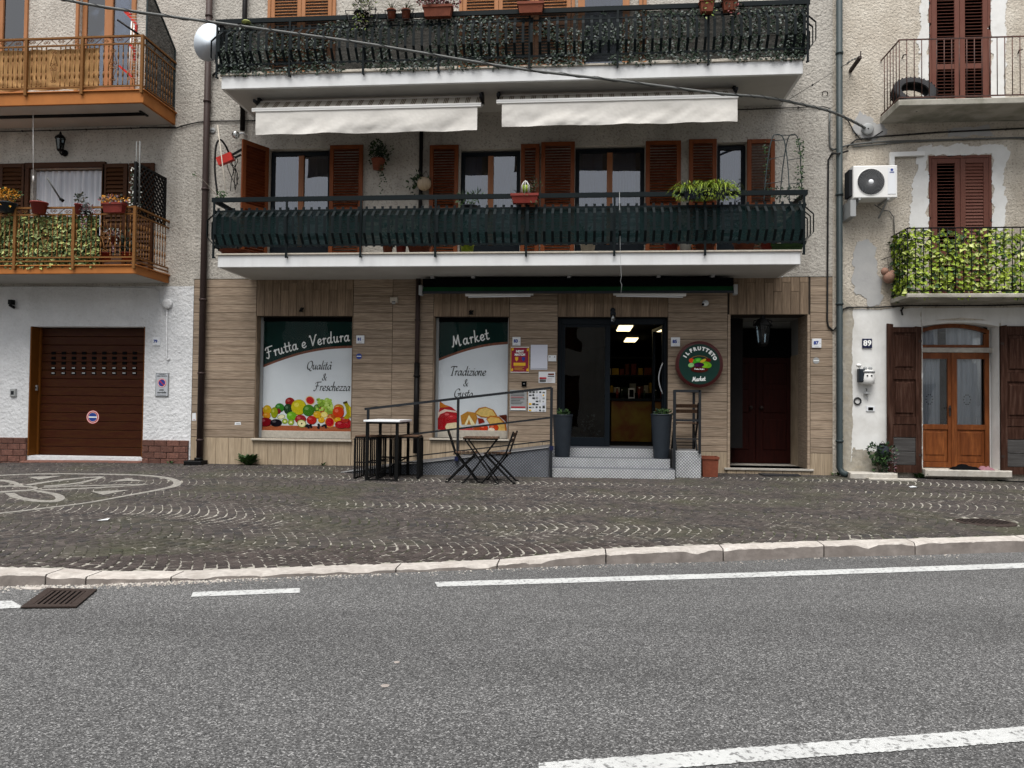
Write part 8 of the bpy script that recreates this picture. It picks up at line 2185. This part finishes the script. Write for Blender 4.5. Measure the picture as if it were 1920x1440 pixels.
def awning(label, pl, pr, yl, yr, vl, vr, x_in, seams):
    """bar ends pl/pr with heights yl/yr; valance bottom vl/vr"""
    Y = -1.12; A, B = P(pl, yl, Y), P(pr, yr, Y); A = Vector((A.x, Y, (A.z + B.z) / 2)); B = Vector((B.x, Y, A.z))
    t = thing('awning', label, 'awning', tuple(A), group='cream awnings under the upper balcony')
    zt = z2b - .06; n = 60
    b = MB()
    for i in range(n + 1):
        x = A.x + .03 + (B.x - A.x - .06) * i / n
        b.v += [(x, Y + .01, A.z + .03), (x, Y + .24, zt)]
    for i in range(n): b.f.append((2 * i, 2 * i + 2, 2 * i + 3, 2 * i + 1)); b.m.append(0); b.sm.append(True)
    b.build('striped_fabric', M['stripes'], t)
    b = MB(); b.tube([(A.x + .03, Y + .26, zt - .03), (B.x - .03, Y + .26, zt - .03)], .05, 12); b.build('roller', M['canvas'], t)
    b = MB(); b.tube([A, B], .035, 12); b.box(A.x, B.x, Y - .03, Y + .03, A.z - .035, A.z - .01); b.build('front_bar', M['white_plastic'], t)
    zb4 = P((pl + pr) / 2, (vl + vr) / 2, Y).z; x0, x1 = P(x_in[0], 220, Y).x, P(x_in[1], 220, Y).x
    b = MB(); n, m_ = 110, 10
    for i in range(n + 1):
        x = x0 + (x1 - x0) * i / n
        for j in range(m_ + 1):
            v = j / m_; z = A.z - .03 + (zb4 - A.z + .03) * v
            y = Y - .012 + mnoise.noise((x * 1.6, v * 1.5, 3)) * .05 * v + mnoise.noise((x * 5 + v * 3, v * 2, 7)) * .022 * v
            b.v.append((x, y, z + (mnoise.noise((x * 2, 1, 1)) * .02 if j == m_ else 0)))
    for i in range(n):
        for j in range(m_): a = i * (m_ + 1) + j; b.f.append((a, a + m_ + 1, a + m_ + 2, a + 1)); b.m.append(0); b.sm.append(True)
    b.build('valance', M['canvas'], t)
    for s_ in seams:
        x = P(s_, 220, Y).x; b = MB(); b.box(x - .004, x + .004, Y - .06, Y - .03, zb4 + .02, A.z - .05); b.build('seam', M['canvas'], t)
    for x in (A.x + .015, B.x - .015):
        b = MB(); b.box(x - .02, x + .02, Y + .02, Y + .42, zt - .09, zt - .04); b.box(x - .025, x + .025, Y + .2, Y + .35, zt - .04, z2b - .004); b.build('bracket', M['iron_grey'], t)
        b = MB(); b.bar((x, Y + .05, A.z - .01), (x, Y + .40, zt - .08), .03); b.build('arm', M['white_plastic'], t)
awning('left cream awning with striped roll and plain valance under the upper balcony', 473.5, 902, 204, 199, 250, 247.5, (480, 895), ())
awning('right cream awning with striped roll and plain valance under the upper balcony', 931, 1384, 191, 180, 238, 229, (941, 1382.5), ())
ga = thing('green_awning', 'retracted dark green awning over the shop windows and door', 'awning', (P(1080, 540, -.4).x, -.4, P(1080, 548, -.4).z))
Y = -.42; xa3, xb3 = P(789, 548, Y).x, P(1379, 548, Y).x; zbar = P(1080, 547.5, Y).z
M['green_cloth'] = mat('green_cloth', (.006, .070, .022), .8, var=.3, scale=4)
b = MB(); b.box(xa3 + .02, xb3 - .02, -.36, -.06, zbar + .09, z1b - .05); b.build('cassette', M['dark'], ga)
b = MB(); b.add([(xa3 + .02, Y, zbar + .02), (xb3 - .02, Y, zbar + .02), (xb3 - .02, Y + .05, zbar + .10), (xa3 + .02, Y + .05, zbar + .10)], [(0, 1, 2, 3)]); b.build('cloth', M['green_cloth'], ga)
b = MB(); b.cbox(xa3, xb3, Y - .03, Y + .03, zbar - .022, zbar + .018, .006); b.build('front_bar', M['pot_grey'], ga)
for x in (xa3, xb3):
    b = MB(); b.box(x - .03, x + .03, Y - .04, Y + .1, zbar - .05, zbar + .12); b.build('end_cap', M['grey_plastic'], ga)
for px_ in (812, 888, 1067, 1234, 1335):
    x = P(px_, 530, -.3).x; b = MB(); b.box(x - .03, x + .03, -.40, -.1, z1b - .049, z1b - .006); b.build('bracket', M['grey_plastic'], ga)
for i, (a, c, y0, y1, lb) in enumerate(((873, 1000, 553, 551, 'left white tube light under the green awning'), (1150, 1286, 551, 553, 'right white tube light under the green awning'))):
    A, B = P(a, y0, -.34), P(c, y1, -.34); t = thing('tube_light', lb, 'tube light', tuple(A), group='tube lights under the green awning')
    b = MB(); b.bar(A, B, .07, .045); b.build('housing', M['white_plastic'], t); b = MB(); b.tube([A + Vector((.05, 0, -.036)), B + Vector((-.05, 0, -.036))], .013, 8); b.build('tube', M['tile_white'], t)
cd = thing('awning_crank', 'thin white crank cord hanging from the lower balcony above the shop door', 'cord', tuple(P(1165, 480, -1.4)))
b = MB(); b.tube([P(1161.5, 360, -1.42), P(1163, 475, -1.42), P(1165, 520, -1.42), P(1163, 527, -1.42), P(1166, 534, -1.42), P(1164, 552, -1.42)], .003, 5); b.build('string', M['grey_plastic'], cd)

# ================================================================== SATELLITE DISH AND BALCONY THINGS
sd_ = thing('satellite_dish', 'white satellite dish at the left end of the upper balcony', 'satellite dish', tuple(P(388, 83, -1.0)))
c = P(399, 83, -1.02); Rd = .315
b = MB(); prof = [(Rd * i / 8, -.10 * (i / 8) ** 2) for i in range(9)][::-1]; prof2 = [(r_, h - .006) for r_, h in prof][::-1]
b.lathe((0, 0, 0), prof + prof2, 32, 'y'); me = b.mesh('reflector', mat('dish_white', (.60, .66, .72), .9, spec=.05))
child('reflector', me, sd_, c - ORG[sd_.name], (R(8), R(0), R(-14)))
b = MB(); b.tube([c + Vector((.02, .05, -.05)), c + Vector((.15, .35, -.1)), (P(400, 100, -.02).x, -.015, c.z - .1)], .02, 8); b.tube([c + Vector((.05, .03, -.30)), c + Vector((.16, .12, -.48))], .012, 6); b.build('mount', M['iron_grey'], sd_)
GB = 'flower pots on the upper balcony rail'
def wire_holder(px, py, w, Y, lb):
    t = thing('pot_holder', lb, 'pot holder', tuple(P(px, py, Y)), group='wire pot holders on the upper rail')
    p = P(px, py, Y); b = MB()
    for s_ in (-1, 1):
        b.tube([(p.x + s_ * w, Y, p.z + .16), (p.x + s_ * w * .85, Y, p.z), (p.x + s_ * w * .85, Y + .12, p.z), (p.x + s_ * w, Y + .12, p.z + .16)], .008, 5)
    for y in (0, .06, .12): b.tube([(p.x - w * .85, Y + y, p.z), (p.x + w * .85, Y + y, p.z)], .006, 5)
    b.tube([(p.x - w, Y, p.z + .15), (p.x + w, Y, p.z + .15)], .006, 5); b.build('wire', M['iron'], t)
wire_holder(676, 36, .26, -1.50, 'black wire pot holder round the dry plant on the upper rail'); wire_holder(748, 36, .24, -1.50, 'black wire pot holder round the two terracotta pots')
Yh = -1.43
t = potplant('dry_plant', 'tangled dry plant in a holder on the upper balcony rail', 'plant', 678, 34, Yh, .12, .08, 'iron', ['leaf_dry', 'leaf_dry', 'leaf_grey', 'leaf_yellow'], (.24, .12, .15), 420, .055, .018, grp=GB, hang=9, clump=12)
for px_, lb in ((734, 'left small terracotta pot with thin grassy leaves on the upper rail'), (761, 'small terracotta pot with a spider plant on the upper rail')):
    p = P(px_, 36, Yh); t = thing('pot_plant', lb, 'pot plant', tuple(p), group=GB); b = MB(); pot_mesh(b, p, .075, .15); b.build('pot', M['terracotta'], t)
    b = MB(); strands(b, (p.x, p.y, p.z + .14), 34 if px_ > 740 else 16, .26, .28, .016, .9, 2); b.build('foliage', [M['leaf_pale'], M['leaf']], t, kind='stuff')
potplant('flower_trough', 'terracotta trough full of dark red flowers on the upper rail', 'flower pot', 821, 33, Yh, .24, .18, 'terracotta', ['petal_red', 'petal_red', 'petal_pink', 'leaf_dry'], (.29, .13, .09), 420, .05, .04, kind='trough', grp=GB, clump=14)
potplant('flower_trough', 'plain terracotta trough on the middle of the upper rail', 'flower pot', 995, 26, Yh, .21, .17, 'terracotta', ['leaf_dry'], (.14, .08, .02), 14, .04, .02, kind='trough', grp=GB)
potplant('flower_pot', 'left square red-brown pot of pale greenery on the right of the upper rail', 'flower pot', 1325, 24, Yh, .115, .19, 'terracotta', ['leaf_pale', 'leaf_yellow', 'leaf'], (.14, .1, .12), 130, .06, .03, kind='trough', grp=GB, hang=2)
potplant('flower_pot', 'rightmost red-brown pot with drooping dark leaves on the upper rail', 'flower pot', 1368, 21, Yh, .12, .19, 'terracotta', ['leaf_dark', 'petal_red', 'leaf_dry'], (.16, .1, .12), 130, .06, .03, kind='trough', grp=GB, hang=4)
t = thing('yellow_dish', 'upturned pale yellow dish on the left end of the upper rail', 'dish', tuple(P(462, 42, Yh))); p = P(462, 42, Yh - .0)
b = MB(); b.lathe(p, [(.08, 0), (.06, .02), (.0, .028)], 16); b.build('bowl', M['leaf_cream'], t)
# first floor: hanging plants, fern troughs, little lantern, trellis arch
p = P(709, 318, -.16); t = thing('hanging_plant', 'hanging pot with a dark trailing plant between the left shutters', 'hanging plant', tuple(p))
b = MB(); pot_mesh(b, p, .12, .19); b.build('pot', M['terracotta'], t); b = MB(); 
for s_ in (-1, 1): b.tube([(p.x + s_ * .1, p.y, p.z + .18), (p.x, -.02, p.z + .48)], .004, 5)
b.build('chain', M['iron'], t)
b = MB(); bush(b, (p.x + .02, p.y, p.z + .27), (.20, .12, .2), 420, .05, .035, 3, clump=14)
for k in range(5):
    q_ = Vector((p.x + U(-.05, .18), p.y - .08, p.z + .1))
    for j in range(random.choice((6, 9, 14))): q_ += Vector((U(-.02, .03), 0, -.04)); b.mi = random.randrange(3); leaf(b, q_, rdir(), (0, -1, .3), .045, .03)
b.mi = 0; b.build('foliage', [M['leaf_dark'], M['leaf_dark'], M['leaf']], t, kind='stuff')
p = P(795, 358, -.2); t = thing('hanging_basket', 'round woven hanging basket on the black downpipe with a leafy shoot', 'hanging basket', tuple(p))
b = MB(); b.ball((p.x, p.y, p.z + .13), .13, 16, 10, (1, 1, .95)); b.build('basket', M['plinth_tile'], t)
b = MB(); b.tube([(p.x - .1, p.y, p.z + .2), (p.x, -.02, p.z + .42), (p.x + .1, p.y, p.z + .2)], .005, 5); b.build('handle', M['iron'], t)
b = MB(); bush(b, (p.x - .12, p.y, p.z + .16), (.17, .1, .18), 130, .07, .035, 2, clump=8); b.build('foliage', [M['leaf_dark'], M['leaf']], t, kind='stuff')
GF = 'plants on the first floor balcony rail'
Y1h = -1.40
def fern(label, px, py, n, L, w, mats, pot='pot_grey', potw=.16):
    p = P(px, py, Y1h); t = thing('fern_trough', label, 'pot plant', tuple(p), group=GF)
    b = MB(); trough_mesh(b, p.x - potw, p.x + potw, p.y - .08, p.y + .08, p.z - .05, p.z + .10); b.build('pot', M[pot], t)
    b = MB()
    for k in range(7): strands(b, (p.x + U(-w, w) * .6, p.y, p.z + .1), n // 7, L, .62, .018, 1.2, len(mats))
    b.mi = 0
    for k in range(n):
        v = rdir(); b.mi = random.randrange(len(mats)); leaf(b, (p.x + v.x * w, p.y - .03 + v.y * .1, p.z + .08 + v.z * .12 - abs(v.x) * .05), v + Vector((0, 0, -.4)), (0, -1, .5), .06, .018)
    b.build('foliage', [M[m_] for m_ in mats], t, kind='stuff')
fern('left yellow-green fern spilling over the first floor rail', 1300, 368, 190, .36, .30, ['leaf_yellow', 'leaf_lime', 'leaf_yellow', 'leaf'])
fern('right taller yellow-green fern hanging over the first floor rail', 1344, 366, 260, .42, .32, ['leaf_yellow', 'leaf_lime', 'leaf_yellow'])
fern('small red trough of thin grassy plants on the middle of the first floor rail', 984, 376, 18, .2, .2, ['leaf', 'leaf_dry'], 'pot_red', .22)
p = P(985, 363, -1.42); t = thing('candle_lantern', 'tiny white wire lantern with a lime green candle on the first floor rail', 'lantern', tuple(p), group=None)
b = MB(); b.lathe((p.x, p.y, p.z + .03), [(.045, 0), (.045, .10), (0, .10)], 12); b.build('candle', M['leaf_lime'], t)
b = MB()
for k in range(8):
    a = k * PI / 4; b.tube([(p.x + .065 * math.cos(a), p.y + .065 * math.sin(a), p.z), (p.x + .065 * math.cos(a), p.y + .065 * math.sin(a), p.z + .13), (p.x + .03 * math.cos(a), p.y + .03 * math.sin(a), p.z + .19), (p.x, p.y, p.z + .21)], .004, 4)
b.build('wire', M['white_plastic'], t)
potplant('pot_plant', 'wispy green plant beside the lime candle lantern', 'pot plant', 1003, 374, -1.3, .07, .06, 'pot_red', ['leaf', 'leaf_dry'], (.09, .08, .22), 90, .05, .02, grp=GF)
potplant('pot_plant', 'grassy green plants behind the rail below the second window', 'pot plant', 880, 400, -1.1, .14, .12, 'pot_grey', ['leaf', 'leaf_dark'], (.24, .1, .14), 200, .08, .02, grp=GF)
t = thing('trellis_arch', 'dark arched wire plant trellis at the right end of the first floor balcony', 'trellis', tuple(P(1475, 370, -1.0)))
def q2(x, y, Y): return P(x, y, Y)
for (xa4, xb4, Y) in ((1441, 1466, -1.15), (1466, 1503, -.55)):
    pass
b = MB()
for Y, dx in ((-1.2, 0), (-.75, 30)):
    b.tube(catmull([P(1432 + dx, 380, Y), P(1437 + dx, 320, Y), (P(1446 + dx, 265, Y)), P(1455 + dx, 252, Y), P(1470 + dx * .9, 262, Y), P(1478 + dx * .8, 320, Y), P(1480 + dx * .8, 380, Y)], 5), .009, 6)
b.build('hoop', M['pipe_green'], t)
for x0_, y0_, x1_2, y1_2 in ((1440, 300, 1470, 292), (1446, 264, 1478, 262), (1455, 253, 1488, 254), (1478, 300, 1504, 296), (1478, 345, 1506, 342), (1436, 345, 1468, 340)):
    b = MB(); b.tube([P(x0_, y0_, -1.2), P(x1_2, y1_2, -.75)], .006, 5); b.build('cross_wire', M['pipe_green'], t)
b = MB()
for k in range(150):
    u = rnd(); q_ = P(1436 + U(-3, 3) if rnd() < .35 else U(1492, 1506), 262 + 105 * u, -1.1 if rnd() < .4 else -.8); b.mi = random.randrange(2); leaf(b, q_, rdir(), (0, -1, .2), .045, .03)
for k in range(90): q_ = P(U(1438, 1500), U(352, 376), -1.1); leaf(b, q_, rdir(), (0, -1, .2), .05, .03)
b.mi = 0; b.build('vine', [M['leaf_dark'], M['leaf']], t, kind='stuff')
# pots standing on the first floor balcony, glimpsed under the screen
for i, (px_, r_, h_, mt_, mm, lb) in enumerate(((440, .24, .10, 'terracotta', None, 'wide shallow terracotta bowl at the left end of the first floor balcony floor'), (727, .09, .2, 'terracotta', 'leaf_dark', 'first small terracotta pot behind the lower balcony screen'), (752, .09, .2, 'pot_red', 'leaf', 'small red pot beside the first terracotta pot behind the screen'),
    (786, .20, .18, 'terracotta', 'leaf_dark', 'long terracotta trough behind the lower balcony screen'), (876, .12, .2, 'leaf_lime', 'leaf', 'lime green pot behind the lower balcony screen'), (1102, .13, .22, 'marble_edge', 'leaf_dark', 'beige pot behind the lower balcony screen'), (1258, .12, .2, 'pot_red', 'leaf_dark', 'dark red pot behind the lower balcony screen'), (1285, .10, .18, 'white_plastic', 'leaf', 'white pot behind the lower balcony screen'),
    (1322, .17, .2, 'terracotta', 'leaf_dark', 'broad terracotta pot behind the fern end of the screen'), (1395, .18, .2, 'terracotta', 'leaf_dark', 'terracotta pot with a drooping plant near the right end of the screen'), (1440, .13, .16, 'pot_red', 'leaf', 'low red pot near the trellis arch'), (1478, .22, .12, 'leaf', None, 'bright green watering tray at the right end of the balcony floor'))):
    p = P(px_, 471, -1.02); p.z = z1t + .03; t = thing('balcony_pot', lb, 'flower pot', tuple(p), group='pots on the first floor balcony floor')
    b = MB(); pot_mesh(b, p, r_, h_) if px_ != 1478 else trough_mesh(b, p.x - .3, p.x + .2, p.y - .15, p.y + .15, p.z, p.z + .13); b.build('pot', M[mt_], t)
    if mm:
        b = MB(); bush(b, (p.x, p.y, p.z + h_ + .16), (.16, .12, .2), 110, .08, .035, 1, clump=6); b.build('foliage', M[mm], t, kind='stuff')
    else:
        b = MB(); b.box(p.x - .06, p.x + .06, p.y - .06, p.y + .06, p.z + h_ * .87, p.z + h_ * .9); b.build('soil', M['soil'], t)
# things at the left end of the first floor balcony
t = thing('tool_rack', 'red tool with a black hoop and hanging tangle on the wall behind the open shutter', 'tools', tuple(P(430, 300, -.3)))
b = MB(); b.bar(P(409, 304, -.35), P(436, 293, -.35), .09, .15); b.build('red_casing', M['red_bright'], t)
b = MB(); b.tube(catmull([P(408, 365, -.6), P(403, 320, -.55), P(405, 275, -.5), P(413, 262, -.45), P(424, 275, -.4), P(430, 290, -.35)], 6), .018, 7); b.bar(P(436, 290, -.35), P(454, 280, -.3), .035); b.bar(P(440, 296, -.35), P(452, 290, -.3), .03); b.build('hoop', M['iron'], t)
b = MB()
for k in range(6): b.tube(catmull([P(U(420, 448), U(292, 300), -.3) for _ in range(2)] + [P(U(424, 450), U(310, 330), -.25), P(U(430, 450), U(335, 360), -.25)], 4), .007, 5)
b.build('tangle', M['iron'], t)
t = thing('wall_hoop_stick', 'pale thin cane leaning at the left end of the first floor balcony', 'cane', tuple(P(418, 362, -.8))); b = MB(); b.tube([P(408, 235, -.4), P(424, 362, -.9)], .010, 6); b.build('cane', M['marble_edge'], t)
t = thing('globe_lamp', 'round glass globe lamp on the wall above the open shutter', 'wall lamp', tuple(P(442, 252, -.15))); p = P(442, 253, -.16)
b = MB(); b.ball(p, .075, 16, 10); b.build('globe', glass('globe', (.8, .82, .82), 5), t); b = MB(); b.tube([p + Vector((.04, .02, .03)), p + Vector((.12, .06, .05)), (p.x + .14, -.02, p.z + .02)], .018, 8); b.build('arm', M['tile_white'], t); b = MB(); b.ball(p, .03, 8, 6); b.build('bulb', M['tile_white'], t)
t = thing('vent_cap', 'small round grey vent cap on the stucco right of the brown drainpipe', 'vent', tuple(P(399, 245, -.02))); p = P(399, 245, -.02)
b = MB(); b.lathe((p.x, -.013, p.z), [(.055, 0), (.055, -.012), (.04, -.02), (0, -.02)], 18, 'y'); b.build('cap', M['grey_plastic'], t); b = MB(); b.box(p.x - .03, p.x + .03, -.036, -.0335, p.z - .004, p.z + .004); b.build('slot', M['iron_grey'], t)
t = thing('twig_plant', 'thin bare twig with a green tip reaching out over the brown drainpipe', 'plant', tuple(P(395, 360, -.6))); b = MB(); b.tube(catmull([P(412, 372, -.9), P(392, 350, -.8), (P(378, 335, -.75)), P(366, 328, -.7)], 5), .005, 5); b.build('stem', M['leaf_dry'], t)
b = MB(); 
for k in range(10): leaf(b, P(366 + U(-4, 4), 327 + U(-4, 4), -.7), rdir(), (0, -1, .2), .04, .02)
for k in range(40): leaf(b, P(412 + U(-7, 12), 366 + U(-6, 8), -.95), rdir(), (0, -1, .2), .06, .03)
b.build('foliage', M['leaf'], t, kind='stuff')
# clay figures by the right lower balcony
t = thing('clay_pots', 'cluster of rounded clay jugs hanging at the left of the lime ivy balcony', 'clay jugs', tuple(P(1664, 515, -.1)))
for x, y, r_ in ((1659, 509, .065), (1667, 520, .10), (1673, 512, .05)):
    b = MB(); b.ball(P(x, y, -.12), r_, 12, 8, (1, 1, 1.05)); b.build('jug', M['terracotta_pale'] if 'terracotta_pale' in M else M.setdefault('terracotta_pale', mat('terracotta_pale', (.33, .19, .14), .8, var=.2)), t)
b = MB(); b.bar(P(1653, 487, -.1), P(1678, 478, -.1), .012); b.tube([P(1664, 484, -.1), P(1666, 505, -.1)], .004, 5); b.build('hanger', M['iron'], t)
# weeds along the wall foot
for lb, x, y, s_, n in (('big leafy weed at the foot of the wall left of the fruit window', 466, 872, 1.55, 30), ('small weed sprouting by the tiled wall under the fruit window', 601, 873, .45, 8), ('small weed at the foot of the garage house wall', 323, 869, .45, 9), ('weed sprouting at the foot of the green drainpipe', 1563, 890, .5, 12), ('low weeds on the stone slab edge under the old shutter', 1700, 891, .7, 26)):
    g_ = pg(x, y); t = thing('weed', lb, 'weed', tuple(g_), group='weeds at the wall foot'); b = MB()
    for k in range(n):
        a = U(0, PI * 2); e = U(.3, 1.4); leaf(b, (g_.x + U(-.05, .05) * (1 if s_ > .6 else 1.6), min(g_.y, -.05) + U(-.03, .02), g_.z), (math.cos(a), math.sin(a) * .6, e), (math.cos(a), math.sin(a), -.5) if False else (-math.cos(a), -math.sin(a), 1), .22 * s_ * U(.6, 1), .085 * s_)
    b.build('leaves', M['leaf'], t, kind='stuff')
# litter
for lb, x, y in (('white scrap of paper on the cobbles near the inlaid emblem', 195, 976), ('small white scrap on the cobbles before the old door', 1711, 914)):
    g_ = pg(x, y); t = thing('paper_scrap', lb, 'litter', tuple(g_)); b = MB(); b.add([(g_.x - .05, g_.y - .05, g_.z + .006), (g_.x + .06, g_.y - .03, g_.z + .012), (g_.x + .03, g_.y + .06, g_.z + .02), (g_.x - .04, g_.y + .04, g_.z + .008)], [(0, 1, 2), (0, 2, 3)]); b.build('scrap', M['tile_white'], t)
for i, (x, y) in enumerate(((744, 1242), (722, 1286))):
    g_ = G(x, y, ROADZ); t = thing('road_stain', ('farther' if i == 0 else 'nearer') + ' pale flattened spot on the asphalt in front of the shop', 'stain', tuple(g_)); b = MB(); b.lathe((g_.x, g_.y, ROADZ + .002), [(.018 + .006 * i, 0), (.012, .002), (0, .002)], 9, smooth=False); b.build('spot', M['kerb'], t)

# grit and crumbs of mortar washed along the kerb foot
b = MB()
for k in range(1500):
    px_ = random.choice((U(-20, 700), U(-20, 420), U(0, 1920))); x = G(px_, 1090, ROADZ).x; y = ky(x) - abs(random.gauss(0, .07)) - .01
    r_ = U(.003, .012) * (1.5 if px_ < 420 and rnd() < .2 else 1); a = U(0, PI)
    b.mi = random.randrange(3)
    pts = [(x + r_ * math.cos(a + q_ * PI * .5) * U(.6, 1.2), y + r_ * math.sin(a + q_ * PI * .5) * U(.6, 1.2), ROADZ + .001) for q_ in range(4)]
    b.add(pts + [(x, y, ROADZ + r_ * .8)], [(0, 1, 4), (1, 2, 4), (2, 3, 4), (3, 0, 4)])
b.mi = 0
tag(b.build('grit', [M['kerb_white'], M['kerb'], M['travertine']]), 'pale grit and mortar crumbs along the foot of the kerb', 'grit', kind='stuff')
b = MB()
for (x_, y_, w_, h_) in ((395, 1081, 26, 6), (60, 1104, 40, 5), (230, 1094, 45, 4)):
    c = G(x_, y_, ROADZ); pts = []
    for i in range(18):
        a = 2 * PI * i / 18; rr = 1 + .5 * mnoise.noise((math.cos(a) * 2, math.sin(a) * 2, x_)); pts.append((c.x + w_ / 210 * .5 * rr * math.cos(a), min(c.y + h_ / 50 * .35 * rr * math.sin(a), ky(c.x) - .004), ROADZ + .006))
    b.poly(pts, -.005, (0, 0, 1))
tag(b.build('mortar_splash', M['kerb_white']), 'lumps of pale mortar spilled at the left kerb foot', 'mortar', kind='stuff')
